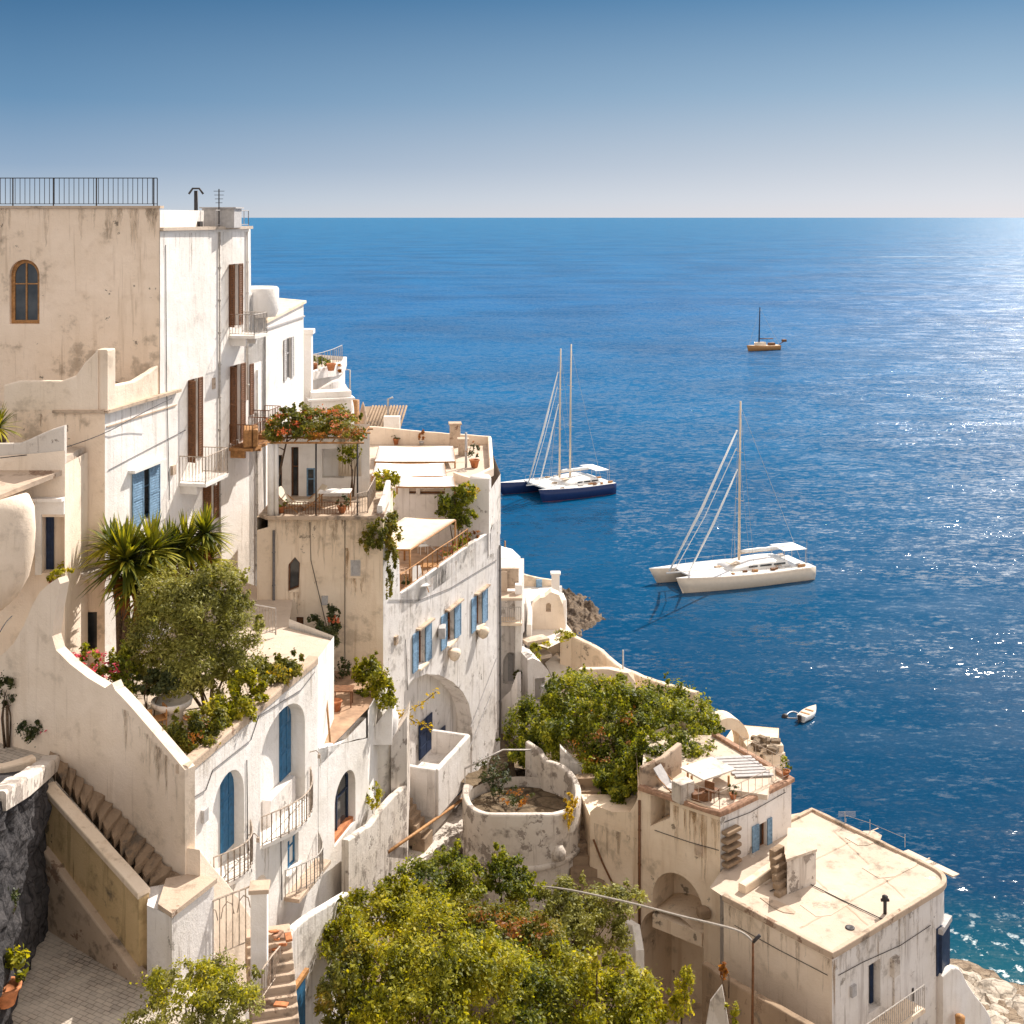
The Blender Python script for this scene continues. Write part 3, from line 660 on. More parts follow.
# ---------------------------------------------------------------- stone staircase with parapet
ST = thing('stone_staircase', 'worn brown stone steps climbing beside the cream wall between it and a plain parapet', 'staircase', (-13,39,27))
O0 = Vector((-10.86,36.9)); O1 = Vector((-14.85,40.0)); 
qa = Vector(P0); qb = Vector(P1); qc = Vector(P2)
nst = 15
def wallpt(t):   # along the inner wall, 0 bottom, 1 top
    L1 = (qb-qa).length; L2 = (qc-qb).length; d = t*(L1+L2)
    return qa.lerp(qb, d/L1) if d < L1 else qb.lerp(qc, (d-L1)/L2)
def zst(t): return 29.7+t*2.55
def zpp(t): return 30.0+t*1.75
for i in range(nst):
    t0 = .02+i/nst*.98; t1 = .02+(i+1.06)/nst*.98
    a, c = wallpt(t0), wallpt(min(t1,1)); oa, oc = O0.lerp(O1, t0), O0.lerp(O1, min(t1,1))
    j = lambda s: R.uniform(-s, s)
    ia, ic = a.lerp(oa, .03), c.lerp(oc, .03); ea, ec = a.lerp(oa, .62+j(.06)), c.lerp(oc, .40+j(.06))
    z = zst(t1)+j(.02); b = BM()
    hexa(b, [(*ea,z-.5), (*ia,z-.5), (*ic,z-.5), (*ec,z-.5), (*ea,z-.22), (*ia,z), (*ic,z+.03), (*ec,z-.16)])
    bmesh.ops.subdivide_edges(b, edges=list(b.edges), cuts=2, use_grid_fill=True)
    for v in b.verts: v.co += Vector((noise.noise(v.co*2.3), noise.noise(v.co*2.3+Vector((9,0,0))), noise.noise(v.co*2.3+Vector((0,9,0)))))*.09
    obj('step', b, M['step'], ST)
b = BM(); prev = None
for i in range(25):
    t = i/24; a = wallpt(t); o = O0.lerp(O1, t); p = a.lerp(o, .6); z = zst(t)-.3
    cur = (b.verts.new((*p,z)), b.verts.new((*o,zpp(t)-.02)))
    if prev: b.faces.new((prev[0],prev[1],cur[1],cur[0]))
    prev = cur
obj('ramp', b, M['pave'], ST)
b = BM(); strip(b, [(*O0.lerp(O1,t), 27.0 if t<.9 else 28, zpp(t)) for t in [i/10 for i in range(11)]], .36, .02, r=.03); obj('parapet', b, M['ochre'], ST)
b = BM(); strip(b, [(*O0.lerp(O1,t), zpp(t)-.06, zpp(t)+.12) for t in [i/10 for i in range(11)]], .44, .01, r=.03); obj('coping', b, M['sand'], ST)
b = BM(); e = Vector((.08,-.35)); strip(b, [(*(O0.lerp(O1,t)+e), 27.0, 27.85+2.2*t) for t in [i/10 for i in range(11)]], .4, .02, r=.05); obj('plinth', b, M['coping'], ST)
b = BM(); c1 = xy(147,36.7); c2 = xy(189,37.6); c3 = (P0[0]+.02,P0[1]-.12)
walls(b, [xy(147,36.6), xy(172,36.0), xy(214,37.8), (P0[0]+.1,P0[1]), xy(150,37.6)], 26.5, 29.85, top=True); obj('landing_wall', b, M['white2'], ST)
b = BM(); slab(b, [xy(158,36.4), xy(172,35.9), xy(217,37.8), (P0[0]+.15,P0[1]+.1), xy(166,37.8)], 29.86, 30.0); obj('cap_stone', b, M['coping'], ST)
# added cream wall standing in for a slanting shadow on the white facade
b = BM(); pts = []
for (x,y) in ((186,848),(200,865),(215,882),(228,900),(240,918)):
    u,z = p6.uz(x,y); q = p6.pt(u,0,.25); pts.append((q.x,q.y,24.,z))
strip(b, pts, .45, .01, r=.04); single('shadow_band_wall', b, M['cream'], 'added low cream wall in place of a slanting shadow at the foot of the white arched house', 'wall')

# ---------------------------------------------------------------- small white house with brown-tiled terrace
WH = thing('small_house', 'small white house with a narrow arched window and brown-tiled terrace, right of the arched house', 'house', (-7, 52, 20))
p7 = Pl(PE, (PE[0]+.2646*8.2, PE[1]+8.2)); b = BM(); a7 = p7.arch(334.5, 355.5, 773, 834, flat=.9)
facade(b, p7, [(0.004,16), (U(p7,392),16)]+uzs(p7, [(392,790),(368,800),(368,738),(345,743),(318.5,749)]), [(a7,.38)])
face(b, [(*p7.xy(368),16), (-5.6,57,16), (-5.6,57,29.2), (*p7.xy(368),29.2)])
obj('wall', b, M['white'], WH)
b = BM(); poly(b, [PE, p7.xy(368), (-5.6,57), (-11,57), (-9.5,53.1), (-7.35,51.5)], 29.3); obj('terrace_floor', b, M['floor'], WH)
b = BM(); strip(b, [(*p7.pt(U(p7,x),0,-.13)[:2], 29.0, p7.uz(x,y)[1]) for x,y in ((319,747),(345,741),(366,736))], .26); obj('parapet', b, M['white'], WH)
u0,u1,z0,z1 = hole_bb(a7); win(WH, p7, [(u0+.9,z0),(u1-.1,z0),(u1-.1,z1-.5),(u1-.5,z1-.15),(u0+.9,z1-.5)], .38, 'navy', fw=.06, mull=0); b = BM(); pbox(b, p7, u0, u1, z0, z0+.18, -.36, -.1); obj('window_box', b, M['tile'], WH)
b = BM(); pts = []
for (x,y) in ((332,838),(345,829),(356,822),(368,806),(380,793),(392,784)):
    u,z = p7.uz(x,y); q = p7.pt(u,0,.55); pts.append((q.x,q.y,16,z))
strip(b, pts, .3, .02); obj('garden_wall', b, M['worn'], WH)
b = BM(); c = at(380, 760, 55.2); lathe(b, (c.x,c.y,0), [(.62,18),(.60,24.6),(.55,25.4),(.62,26.5),(.8,27.4),(.82,27.9),(.62,28.6),(.6,28.0)], 20); lathe(b, (c.x,c.y,0), [(.01,28.0),(.6,28.0)], 20); obj('round_wall', b, M['white2'], WH, smooth=True)
b = BM(); c2 = at(372,745,54.0); hexa(b, [at(366,745,53.6), at(392,745,53.9), at(392,745,55.5), at(372,745,55.5), at(366,738,53.6), at(392,703,54.2), at(394,700,55), at(372,735,55.5)]); obj('buttress', b, M['white2'], WH)
b = BM(); tube(b, [at(324,668,51), at(330,742,48.6)], .04, 6); single('leaning_pole', b, M['wood'], 'thin pale pole leaning at the left side of the brown-tiled terrace', 'pole')

# ---------------------------------------------------------------- loggia house
GH = thing('loggia_house', 'weathered cream house with an open balcony loggia and a small arched window', 'house', (-8.7, 58, 24))
L0 = xy(257,57.0); LR = (-5.88,57.0); p3 = Pl(L0, LR); b = BM()
g1 = [(U(p3,287.5),p3.uz(290,592)[1]), (U(p3,299),p3.uz(290,588)[1]), (U(p3,300),p3.uz(290,563)[1]), (U(p3,295),p3.uz(290,557)[1]), (U(p3,288),p3.uz(290,565)[1])]
g2 = p3.rect(350.5, 360.5, 560, 576); g3 = p3.rect(296, 303.5, 617, 641)
facade(b, p3, [(0,24), (p3.L,24)]+uzs(p3, [(383,517),(268,517),(268,527),(257,530)]), [(g1,.3), (g2,.12), (g3,.3)])
walls(b, [L0, LR, (-5.9,62), (-11.6,62)], 24, 36.33, skip=(0,), top=True)
obj('wall', b, M['sand'], GH)
win(GH, p3, g1, .3, 'brown', mull=0, bars=0); win(GH, p3, g2, .12, 'grey', pane='grey', mull=0, bars=0); sill(GH, p3, g2, 'sand', .06)
u0,u1,z0,z1 = hole_bb(g3); doorleaf(GH, p3, u0, u1, z0, z1, -.2, 'brown')
zf = p3.uz(300,517)[1]
b = BM(); slab(b, [(xy(267,56.6)[0],56.55), (xy(367,56.6)[0],56.55), (-5.85,57.1), (-5.9,62), (-11.5,62), (-11.5,57)], zf-.02, zf+.14); obj('balcony_floor', b, M['coping'], GH)
zf += .14
b = BM(); bk = Pl((-11.6,60.6), (-6.9,60.6))
hs = [bk.rect(276,282,455,507), bk.rect(291,298.5,447,500), bk.rect(306.5,315,468,497), bk.rect(322,344,449,478)]
facade(b, bk, [(0,zf), (bk.L,zf), (bk.L,zf+3.5), (0,zf+3.5)], [(hs[0],.3), (hs[1],.3), (hs[2],.1), (hs[3],.5)]); obj('loggia_wall', b, M['white'], GH)
win(GH, bk, hs[0], .3, 'brown', mull=0); win(GH, bk, hs[1], .3, 'brown', mull=0); win(GH, bk, hs[2], .1, 'blue2', mull=0)
b = BM()
for x, r_ in ((271,.16),(276.5,.1)): c = at(x,500,56.8); tube(b, [(c.x,c.y,zf),(c.x,c.y,zf+3.25)], r_, 10)
obj('column', b, M['white'], GH)
b = BM()
for x in (316,357.5): c = at(x,500,56.75); tube(b, [(c.x,c.y,zf),(c.x,c.y,zf+3.3)], .04, 6)
obj('post', b, M['iron'], GH)
b = BM(); z = zf+3.3
for yy in (56.7,58,59.3,60.4): tube(b, [(xy(270,56.7)[0],yy,z),(xy(364,56.7)[0],yy,z)], .05, 6)
for i in range(8): x = -11+i*.58; tube(b, [(x,56.6,z+.08),(x,60.6,z+.08)], .035, 5)
PG = obj('pergola_frame', b, M['wood'], GH)
b = BM(); rail(b, [(xy(284,56.65)[0],56.65,zf),(xy(357,56.65)[0],56.65,zf)], .62, .12, .013, .02); obj('railing', b, M['brown'], GH)
b = BM(); rail(b, [(xy(357,56.65)[0],56.65,zf),(-6.6,57.2,zf),(-6.6,60.3,zf)], 1.0, .16, .012, .02); obj('side_railing', b, M['lightiron'], GH)
b = BM(); strip(b, [(-6.05,57.1,zf-2.2,zf+.35),(-6.0,58.5,zf-2.2,zf+.5),(-6.0,60.5,zf-2.2,zf+.8)], .25); obj('side_wall', b, M['white2'], GH)
b = BM(); pbox(b, bk, 3.2, 4.3, zf+1.0, zf+3.2, .05, .12)
for i in range(7): tube(b, [bk.pt(3.25+.16*i, zf+3.2, .12), bk.pt(3.35+.13*i, zf+2.2, .15), bk.pt(3.3+.15*i, zf+1.1, .12)], .07, 6)
single('beige_curtain', b, M['beigecanvas'], 'beige curtain hanging at the back of the loggia', 'curtain', smooth=True)
pipe(GH, p3, 274, 530, 700, .06, 'pipe')
# furniture on the loggia
def table(name, label, c, w, d, h, mat='wood', top='white', rz=0, group=None):
    t = thing(name, label, 'table', c, group); b = BM(); bbox_(b, Vector(c)+Vector((0,0,h)), (w,d,.06), rz, .02); obj('tabletop', b, M[top], t)
    for a,e in ((-1,-1),(1,-1),(1,1),(-1,1)):
        b = BM(); o = Matrix.Rotation(rz,3,'Z')@Vector((a*(w/2-.08), e*(d/2-.08), 0)); tube(b, [Vector(c)+o, Vector(c)+o+Vector((0,0,h-.03))], .03, 5); obj('leg', b, M[mat], t)
    return t
def chair(label, c, rz=0, mat='wood', seat='beigecanvas', group=None, hb=.85, name='chair'):
    t = thing(name, label, 'chair', c, group); Rz = Matrix.Rotation(rz,3,'Z'); C = Vector(c)
    b = BM(); bbox_(b, C+Vector((0,0,.45)), (.48,.48,.06), rz, .02); obj('seat', b, M[seat], t)
    b = BM(); bbox_(b, C+Rz@Vector((0,.22,.7)), (.46,.05,.36), rz, .02); obj('backrest', b, M[seat], t)
    for a,e in ((-1,-1),(1,-1),(1,1),(-1,1)):
        b = BM(); o = Rz@Vector((a*.21, e*.21, 0)); tube(b, [C+o, C+o+Vector((0,0,hb if e>0 else .43))], .02, 5); obj('leg', b, M[mat], t)
    return t
cz = Vector((0,0,zf)); gx = lambda px, Y: Vector((xy(px,Y)[0], Y, zf))
table('dining_table', 'long table with a white cloth top on the loggia under the flowering pergola', gx(335,58.2), 1.5, .9, .78)
def lounger(label, c, rz=0, mat='beigecanvas', group=None):
    t = thing('deck_chair', label, 'deck chair', c, group); Rz = Matrix.Rotation(rz,3,'Z'); C = Vector(c)
    b = BM(); q = [Rz@Vector(v) for v in ((-.3,-.7,.35),(.3,-.7,.35),(.3,.2,.3),(-.3,.2,.3),(-.3,.75,.95),(.3,.75,.95))]; q = [C+v for v in q]
    up = Vector((0,0,.06)); hexa(b, [q[0],q[1],q[2],q[3],q[0]+up,q[1]+up,q[2]+up,q[3]+up]); obj('seat', b, M[mat], t)
    b = BM(); hexa(b, [q[3]-up*.1,q[2]-up*.1,q[5],q[4],q[3]+up,q[2]+up,q[5]+up,q[4]+up]); obj('backrest', b, M[mat], t)
    b = BM()
    for s in (-.32,.32):
        tube(b, [C+Rz@Vector((s,-.7,.36)), C+Rz@Vector((s,.6,0))], .025, 5); tube(b, [C+Rz@Vector((s,-.5,0)), C+Rz@Vector((s,.6,.72))], .025, 5)
    obj('frame', b, M['wood'], t); return t
lounger('beige deck chair on the loggia, the one nearest its white column', gx(292,57.7), 1.2); lounger('beige deck chair on the loggia beside the long white table', gx(310,58.1), -1.0)
pot(342, 512.5, 57.2, .22, .3, 'potted plant with dark leaves on the loggia beside the long table', 'darkg', 240, .13, .3)
pot(281, 513, 57.2, .2, .3, 'potted shrub at the loggia corner by the white column', 'green', 160, .13, .2)

# ---------------------------------------------------------------- long house with three shuttered windows and roof terrace
MH = thing('long_house', 'tall greyish white house with three blue-shuttered windows and a big blind arch', 'house', (-3, 64, 16))
p4 = Pl((-5.88,57.0), xy(500,71.9)); b = BM()
W = [p4.rect(417.5,424.5,629,665), p4.rect(446.2,453.6,610,642), p4.rect(475.5,481.5,594,626)]
ar = uzs(p4, [(402,806),(472,775),(472,735),(471.5,718),(469,704),(463,692),(453,682),(440,675),(426,674),(412,680),(404,692)])
bw = p4.rect(457,465.5,764,792)
facade(b, p4, [(0,14), (p4.L,14)]+uzs(p4, [(500,528),(499.4,520),(493,524),(491,532),(470,545),(400,594),(399.3,560),(390,548),(383.2,543)]), [(W[0],.3),(W[1],.3),(W[2],.3),(ar,.85)])
walls(b, [(-5.88,57.02), xy(500,71.9), (-2,76), (-10,66), (-10,62.1), (-5.9,62.1)], 14, 31.4, skip=(0,4,5), top=False)
obj('wall', b, M['white2'], MH)
b = BM(); poly(b, [(-5.8,57.3), (xy(500,71.8)[0]-.15,71.7), (-2,76), (-10,74), (-10,62.2), (-5.9,62.2)], 31.55); obj('terrace_floor', b, M['floor'], MH)
b = BM(); pts = []
for (x,y) in ((401,594),(420,580.5),(440,566),(470,545),(491,531.5)):
    u,z = p4.uz(x,y); q = p4.pt(u,0,-.14); pts.append((q.x,q.y,31.3,z+.02))
strip(b, pts, .28, .03); obj('parapet', b, M['white2'], MH)
for i, lo in enumerate(W):
    u0,u1,z0,z1 = hole_bb(lo); w = (u1-u0); win(MH, p4, lo, .3, 'brown', fw=.08); sill(MH, p4, lo, 'sand', .22)
    shutter(MH, p4, u0-w*.78, u0-.02, z0-.05, z1+.05, 'blue2', .03); shutter(MH, p4, u1+.02, u1+w*.9, z0-.05, z1+.05, 'blue2', .03)
    b = BM(); pbox(b, p4, u0-.2, u1+w*.9, z1+.12, z1+.2, 0, .25); obj('hood', b, M['coping'], MH)
b = BM(); bbox_(b, p4.pt(U(p4,438.5), p4.uz(438.5,631)[1], .2), (.35,.75,.55), .0, .04); obj('air_conditioner', b, M['grey'], MH)
for x,y in ((449,654),(478,632)):
    b = BM(); c = p4.pt(*p4.uz(x,y), .3); lathe(b, c-Vector((0,0,.35)), [(.02,0),(.22,.12),(.34,.4),(.3,.6),(.1,.62)], 14); single('wall_planter', b, M['sand'], 'rounded clay wall planter under the %s shuttered window of the long house' % ('middle' if x==449 else 'farthest'), 'planter')
u_,z_ = p4.uz(434,757); doorleaf(MH, p4, U(p4,433.5), U(p4,446), p4.uz(440,756)[1], p4.uz(440,720)[1], -.8, 'navy', 'door'); 
b = BM(); V = uzs(p4, [(447,752),(458,748),(458,727),(447,737)]); facade(b, Pl(tuple(p4.A+p4.n*-.7), tuple(p4.A+p4.n*-.7+p4.d)), V, thick=.05); obj('hatch', b, M['navy'], MH)
# projecting solid balcony
po = Pl(tuple(p4.A+p4.n*1.9), tuple(p4.A+p4.n*1.9+p4.d)); ub0, zt0 = po.uz(436,768); ub1, zt1 = po.uz(468,736); zt = (zt0+zt1)/2
b = BM(); pf = lambda u, o: tuple(p4.pt(u,0,o)[:2])
strip(b, [(*pf(ub0,0),zt-2.2,zt), (*pf(ub0,1.9),zt-2.2,zt)], .25); strip(b, [(*pf(ub0,1.9),zt-2.2,zt), (*pf(ub1,1.9),zt-2.2,zt)], .25); strip(b, [(*pf(ub1,1.9),zt-2.2,zt), (*pf(ub1,0),zt-2.2,zt)], .25)
obj('balcony_parapet', b, M['white2'], MH)
b = BM(); pbox(b, p4, ub0, ub1, 14, zt-1.1, -.05, 1.75); obj('balcony_base', b, M['white2'], MH)
u0,u1,z0,z1 = p4.uz(457,0)[0], 0,0,0
b = BM(); pw = Pl(tuple(p4.A+p4.n*1.77), tuple(p4.A+p4.n*1.77+p4.d)); lo = pw.rect(457.5,465.5,765,791); u0,u1,z0,z1 = hole_bb(lo); pbox(b, pw, u0,u1,z0,z1,0,.04); sw = obj('window', b, M['blue'], MH); b = BM(); pbox(b, pw, u0+.1,u1-.1,z0+.1,z1-.1,.04,.05); obj('pane', b, M['navy'], sw)
ps = Pl(tuple(p4.A+p4.n*1.4), tuple(p4.A+p4.n*1.4+p4.d)); b = BM(); us0 = ps.uz(406,800)[0]; us1 = ps.uz(423,800)[0]
for i in range(10):
    z = 21.9+i*.26; box(b, ps.pt((us0+us1)/2+.2, z-.6, -i*.2+.5), (.22,.95,1.2), -.33)
obj('stair', b, M['step'], MH)
b = BM(); hexa(b, [at(391,905,54.6), at(407,905,55.4), at(410,905,57.5), at(393,905,57.5), at(391,742,54.6), at(407,716,55.4), at(410,700,57.5), at(393,735,57.5)]); obj('stair_wall', b, M['worn'], MH)
b = BM(); u_,z_ = 0,0
for (a_,c_) in (((470,727),(496,658)),((452,790),(492,690))): tube(b, [p4.pt(*p4.uz(*a_),.04), p4.pt(*p4.uz(*c_),.04)], .03, 5)
obj('wall_pipe', b, M['grey'], MH)
pipe(MH, p4, 499, 545, 740, .06)

# things on the long house's terrace
def tc4(Y, d): return (-25.77+.349*Y-d, Y)
def canopy(label, corners, zs, mat, post=2.2, name='terrace_awning', group=None, wood='wood', cat='awning'):
    """sagging cloth stretched on a frame with four posts"""
    c = [Vector((*p, z)) for p, z in zip(corners, zs)]; base = sum(c, Vector())/4; base.z -= post
    t = thing(name, label, cat, base, group); b = BM(); n = 8; g = {}
    for i in range(n+1):
        for j in range(n+1):
            u, v = i/n, j/n; p = c[0]*(1-u)*(1-v)+c[1]*u*(1-v)+c[2]*u*v+c[3]*(1-u)*v; p = p+Vector((0,0,-.10*math.sin(PI*u)*(.4+.6*abs(math.sin(PI*v*2)))+.015*math.sin(25*u)))
            g[i,j] = (b.verts.new(p), b.verts.new(p-Vector((0,0,.03))))
    for i in range(n):
        for j in range(n):
            for k in (0,1): f = b.faces.new((g[i,j][k],g[i+1,j][k],g[i+1,j+1][k],g[i,j+1][k])[::1 if k==0 else -1]); f.smooth = True
    for e in ([(i,0) for i in range(n+1)],[(n,i) for i in range(n+1)],[(i,n) for i in range(n+1)],[(0,i) for i in range(n+1)]):
        for a_,c_ in zip(e,e[1:]): b.faces.new((g[a_][0],g[c_][0],g[c_][1],g[a_][1]))
    obj('cloth', b, M[mat], t)
    b = BM()
    for i in range(4): tube(b, [c[i]-Vector((0,0,.06)), c[(i+1)%4]-Vector((0,0,.06))], .045, 5)
    obj('frame', b, M[wood], t)
    for i in range(4): b = BM(); tube(b, [c[i]-Vector((0,0,post)), c[i]-Vector((0,0,.05))], .05, 6); obj('post', b, M[wood], t)
    return t
canopy('beige cloth canopy on wooden posts on the terrace, the larger one at the parapet', [tc4(61.0,3.0), tc4(61.0,.5), tc4(66.6,.5), tc4(66.6,3.2)], [33.9,33.8,33.9,34.0], 'beigecanvas', 2.3, group='terrace canopies')
canopy('small beige cloth canopy on the terrace beside the hanging vine', [(-7.2,58.2), (-5.6,58.6), (-5.9,60.6), (-7.4,60.4)], [34.3,34.2,34.3,34.4], 'beigecanvas', 2.7, group='terrace canopies')
for i, (x,y,Y,pm,fl) in enumerate(((408,590,60.0,'darkg',None),(467,549,67.2,'green',None),(476,544,68.2,'yellow','red'),(484,540,69.0,'orange',None),(458,556,66,'olive','pink'),(486,534,71,'darkg',None))):
    lab = ['round terracotta pot at the near end of the long terrace','terracotta pot with green plant by the terrace parapet','red-flowering pot by the far end of the terrace parapet','russet potted shrub at the far corner of the long terrace','pink-flowering pot in the middle of the terrace parapet','dark potted shrub behind the russet one on the long terrace'][i]
    Y_ = Y; x = 512+(tc4(Y,.55)[0])/Y*F; c_y = HZ+(CH-31.55)*F/Y
    pot(x, c_y, Y, .3, .45, lab, pm, 260, .15, .45, flower=fl)
tz = 31.55
chair('white chair on the long terrace below the grey wall', (xy(423,68.5)[0],68.5,tz), .4, 'white', 'canvas'); table('terrace_table', 'small wooden table on the long terrace between the canopies', (xy(428,63.5)[0],63.5,tz), 1.1,.8,.75,'wood','wood')
lounger('blue and white deck chair leaning by the terrace parapet', (tc4(66.5,1.0)[0],66.5,tz), 2.0, 'grey'); lounger('light deck chair under the larger beige canopy', (xy(425,61.5)[0]-.3,61.8,tz), .4, 'canvas')
b = BM(); rail(b, [(*p4.pt(U(p4,x),0,-.14)[:2], p4.uz(x,y)[1]) for x,y in ((403,593),(420,581),(440,566),(455,556),(470,545))], .85, .6, .03, .03); obj('railing', b, M['wood'], MH)

# ---------------------------------------------------------------- awning house
NH = thing('awning_house', 'flat-roofed house behind the long terrace, its roof covered by white awnings', 'house', (-3, 76, 31))
f5 = Pl(xy(395,70), xy(489,70)); b = BM(); g5 = [f5.rect(409,416,488.5,494), f5.rect(420,445,489,494.5)]
facade(b, f5, [(0,31), (f5.L,31)]+uzs(f5, [(489,479),(470,479),(469,487),(395,487)]), [(g5[0],.3),(g5[1],.3)])
walls(b, [xy(395,70), xy(489,70), (xy(489,70)[0]+.6,75), (-1.5,84), (-10,84), (-9,73)], 31, 34.6, skip=(0,), top=False); obj('wall', b, M['white2'], NH)
b = BM(); slab(b, [(xy(395,70)[0],70.1), (xy(488,70)[0],70.1), (-1.2,75), (-1.6,84), (-10,84), (-9,73)], 34.62, 34.76); obj('roof', b, M['roof'], NH)
for lo in g5: u0,u1,z0,z1 = hole_bb(lo); b = BM(); pbox(b, f5, u0,u1,z0,z1,-.28,-.2); obj('window', b, M['brown'], NH)
b = BM(); c = xy(480,70.2); lathe(b, (c[0],c[1]+.6,0), [(.62,28),(.62,35.2),(.55,35.35),(.01,35.35)], 20); obj('corner_column', b, M['white2'], NH, smooth=True)
b = BM(); strip(b, [(xy(455,72)[0],72,34.7,35.3),(xy(470,71)[0],71,34.7,35.2),(-1.2,74,34.7,35.2),(-1.5,83.8,34.7,35.3),(-6,84,34.7,35.6),(-10,84,34.7,36)], .25); obj('parapet', b, M['cream'], NH)
aws = [((397,455),486,476,'nearest'),((372,446),475.5,463,'middle'),((375,455),461,446,'farthest')]
for (xa,xb),ya,yb,w_ in aws:
    z = 35.1+ (0 if w_!='farthest' else .1); A_ = atz(xa,ya,z); B_ = atz(xb,ya,z); C_ = atz(xb-2,yb,z+.25); D_ = atz(xa+4,yb,z+.25)
    canopy('flat white roof awning, %s of the three stretched side by side' % w_, [A_[:2],B_[:2],C_[:2],D_[:2]], [z,z,z+.25,z+.25], 'canvas', .45, group='white roof awnings')
for (x,Y,h,r_) in ((455,83,1.6,.35),(463,80,1.1,.3)):
    b = BM(); c = xy(x,Y); bbox_(b, (c[0],c[1],34.7+h/2), (r_*2,r_*2,h), .1, .1); bbox_(b, (c[0],c[1],34.7+h), (r_*2.5,r_*2.5,.12), .1, .04); obj('chimney', b, M['coping'], NH)
b = BM(); c = xy(466,76); tube(b, [(c[0],c[1],34.7),(c[0],c[1],36.9)], .07, 6); obj('vent_pipe', b, M['grey'], NH)
pot(474.5, HZ+(CH-34.76)*F/76, 76, .3, .5, 'potted shrub with a rust-coloured top on the far corner of the awning roof', 'darkg', 260, .14, .6, flower='orange')
pot(421.5, 449, 83.5, .16, .5, 'small palm-like pot plant on the edge of the awning roof', 'orange', 200, .14, .45, mat='grey')
pot(396, HZ+(CH-34.76)*F/83.7, 83.7, .2, .4, 'small pot on the awning roof edge, left of the palm-like one', 'darkg', 60, .12, .15)
# far block behind with tiled roof
RH = thing('tiled_house', 'distant small house with a low brown tiled roof behind the flowering pergola', 'house', (-10,92,31))
b = BM(); pl_ = [xy(362,87), xy(397,87), xy(398,94), xy(358,94)]; walls(b, pl_, 28, zz(436,87), top=False); obj('wall', b, M['cream'], RH)
b = BM(); z = zz(436,87); hexa(b, [(*xy(360,86.6),z),(*xy(399,86.6),z),(*xy(397,94),z+.9),(*xy(362,94),z+.9),(*xy(360,86.6),z+.1),(*xy(399,86.6),z+.1),(*xy(397,94),z+1.0),(*xy(362,94),z+1.0)])
for i in range(12): 
    x0 = xy(361+i*3.3,86.6)[0]; tube(b, [(x0,86.6,z+.13),(x0,94,z+1.03)], .09, 6)
obj('roof', b, M['step'], RH)
b = BM(); c = xy(388,88); tube(b, [(c[0],c[1],34),(c[0],c[1],37.2),(c[0]+.35,c[1],37.3)], .08, 6); obj('chimney_pipe', b, M['grey'], RH)
b = BM(); box(b, (*xy(392,86),35.2), (1.1,.5,2.2)); box(b, (*xy(399,86),34.6), (.6,.5,1.4)); obj('parapet_block', b, M['white'], RH)

# ---------------------------------------------------------------- plain white house right of the tall one
QH = thing('plain_house', 'plain white house with one grey-shuttered window, just right of the tall house', 'house', (-14, 70, 31))
pa = xy(265,65.5); pb_ = xy(303.5,74); p2 = Pl(pa, pb_); b = BM(); wq = p2.rect(285.5,290.5,338,379)
facade(b, p2, [(0,28),(p2.L,28),(p2.L,44.9),(0,44.45)], [(wq,.15)])
walls(b, [pa, pb_, (-18,76), (-18,66)], 28, 44.4, skip=(0,), top=False); obj('wall', b, M['white'], QH)
b = BM(); e = .15; hexa(b, [(pa[0]+e,pa[1]-e,44.45),(pb_[0]+e,pb_[1]+e,44.9),(-19,77,45.3),(-19,65.6,44.9),(pa[0]+e,pa[1]-e,44.6),(pb_[0]+e,pb_[1]+e,45.05),(-19,77,45.45),(-19,65.6,45.05)]); obj('roof', b, M['sand'], QH)
b = BM(); pbox(b, p2, 0, p2.L, 44.1, 44.18, 0, .1); obj('cornice', b, M['grey'], QH)
u0,u1,z0,z1 = hole_bb(wq); win(QH, p2, wq, .15, 'grey', mull=1); shutter(QH, p2, u0-.5, u0, z0, z1, 'grey', .03); shutter(QH, p2, u1, u1+.6, z0, z1, 'grey', .03)
b = BM(); c = xy(306,75.5); bbox_(b, (c[0],c[1],36), (.75,.6,14), 0, .05); bbox_(b, (c[0],c[1],43.1), (1.0,.8,.3), 0, .05); obj('pilaster', b, M['white'], QH)
# stepped terrace house
SH = thing('stepped_house', 'white house stepping down with planted terraces, between the plain house and the pergola', 'house', (-12, 82, 30))
b = BM(); q_ = [xy(303,76), xy(334,80), xy(343,82), xy(345,86), xy(305,88)]; zt_ = zz(371,78); walls(b, q_, 28, zt_, top=False); obj('wall', b, M['white'], SH)
b = BM(); poly(b, q_, zt_-.25); obj('roof', b, M['roof'], SH)
b = BM(); Q_ = smoothline([(*xy(304,76),zt_-.4,zt_+.1),(*xy(322,78),zt_-.4,zt_+.2),(*xy(334,80),zt_-.6,zt_+.3),(*xy(343,82),zt_-.6,zt_+.1),(*xy(345,86),zt_-.6,zt_)]); strip(b, Q_, .25); 
strip(b, smoothline([(*xy(309,76.5),30,zz(395,76.5)),(*xy(325,77),30,zz(385,77)),(*xy(338,78),30,zz(378,78)),(*xy(345,80),30,zz(385,80)),(*xy(351,81),30,zz(400,81)),(*xy(352,83),30,zz(412,83))]), .3); obj('parapet', b, M['white2'], SH)
b = BM(); box(b, (*xy(330,75.5),zz(412,75.5)), (2.4,1.2,2.6), .3); bbox_(b, (*xy(330,75.3),zz(398,75.3)), (2.8,1.5,.14), .3, .04); obj('terrace_room', b, M['white'], SH)
b = BM(); rail(b, [(*xy(309,77),zt_), (*xy(322,78.5),zt_), (*xy(333,80.5),zt_), (*xy(342,83),zt_)], 1.1, .5, .02, .025); obj('railing', b, M['grey'], SH)
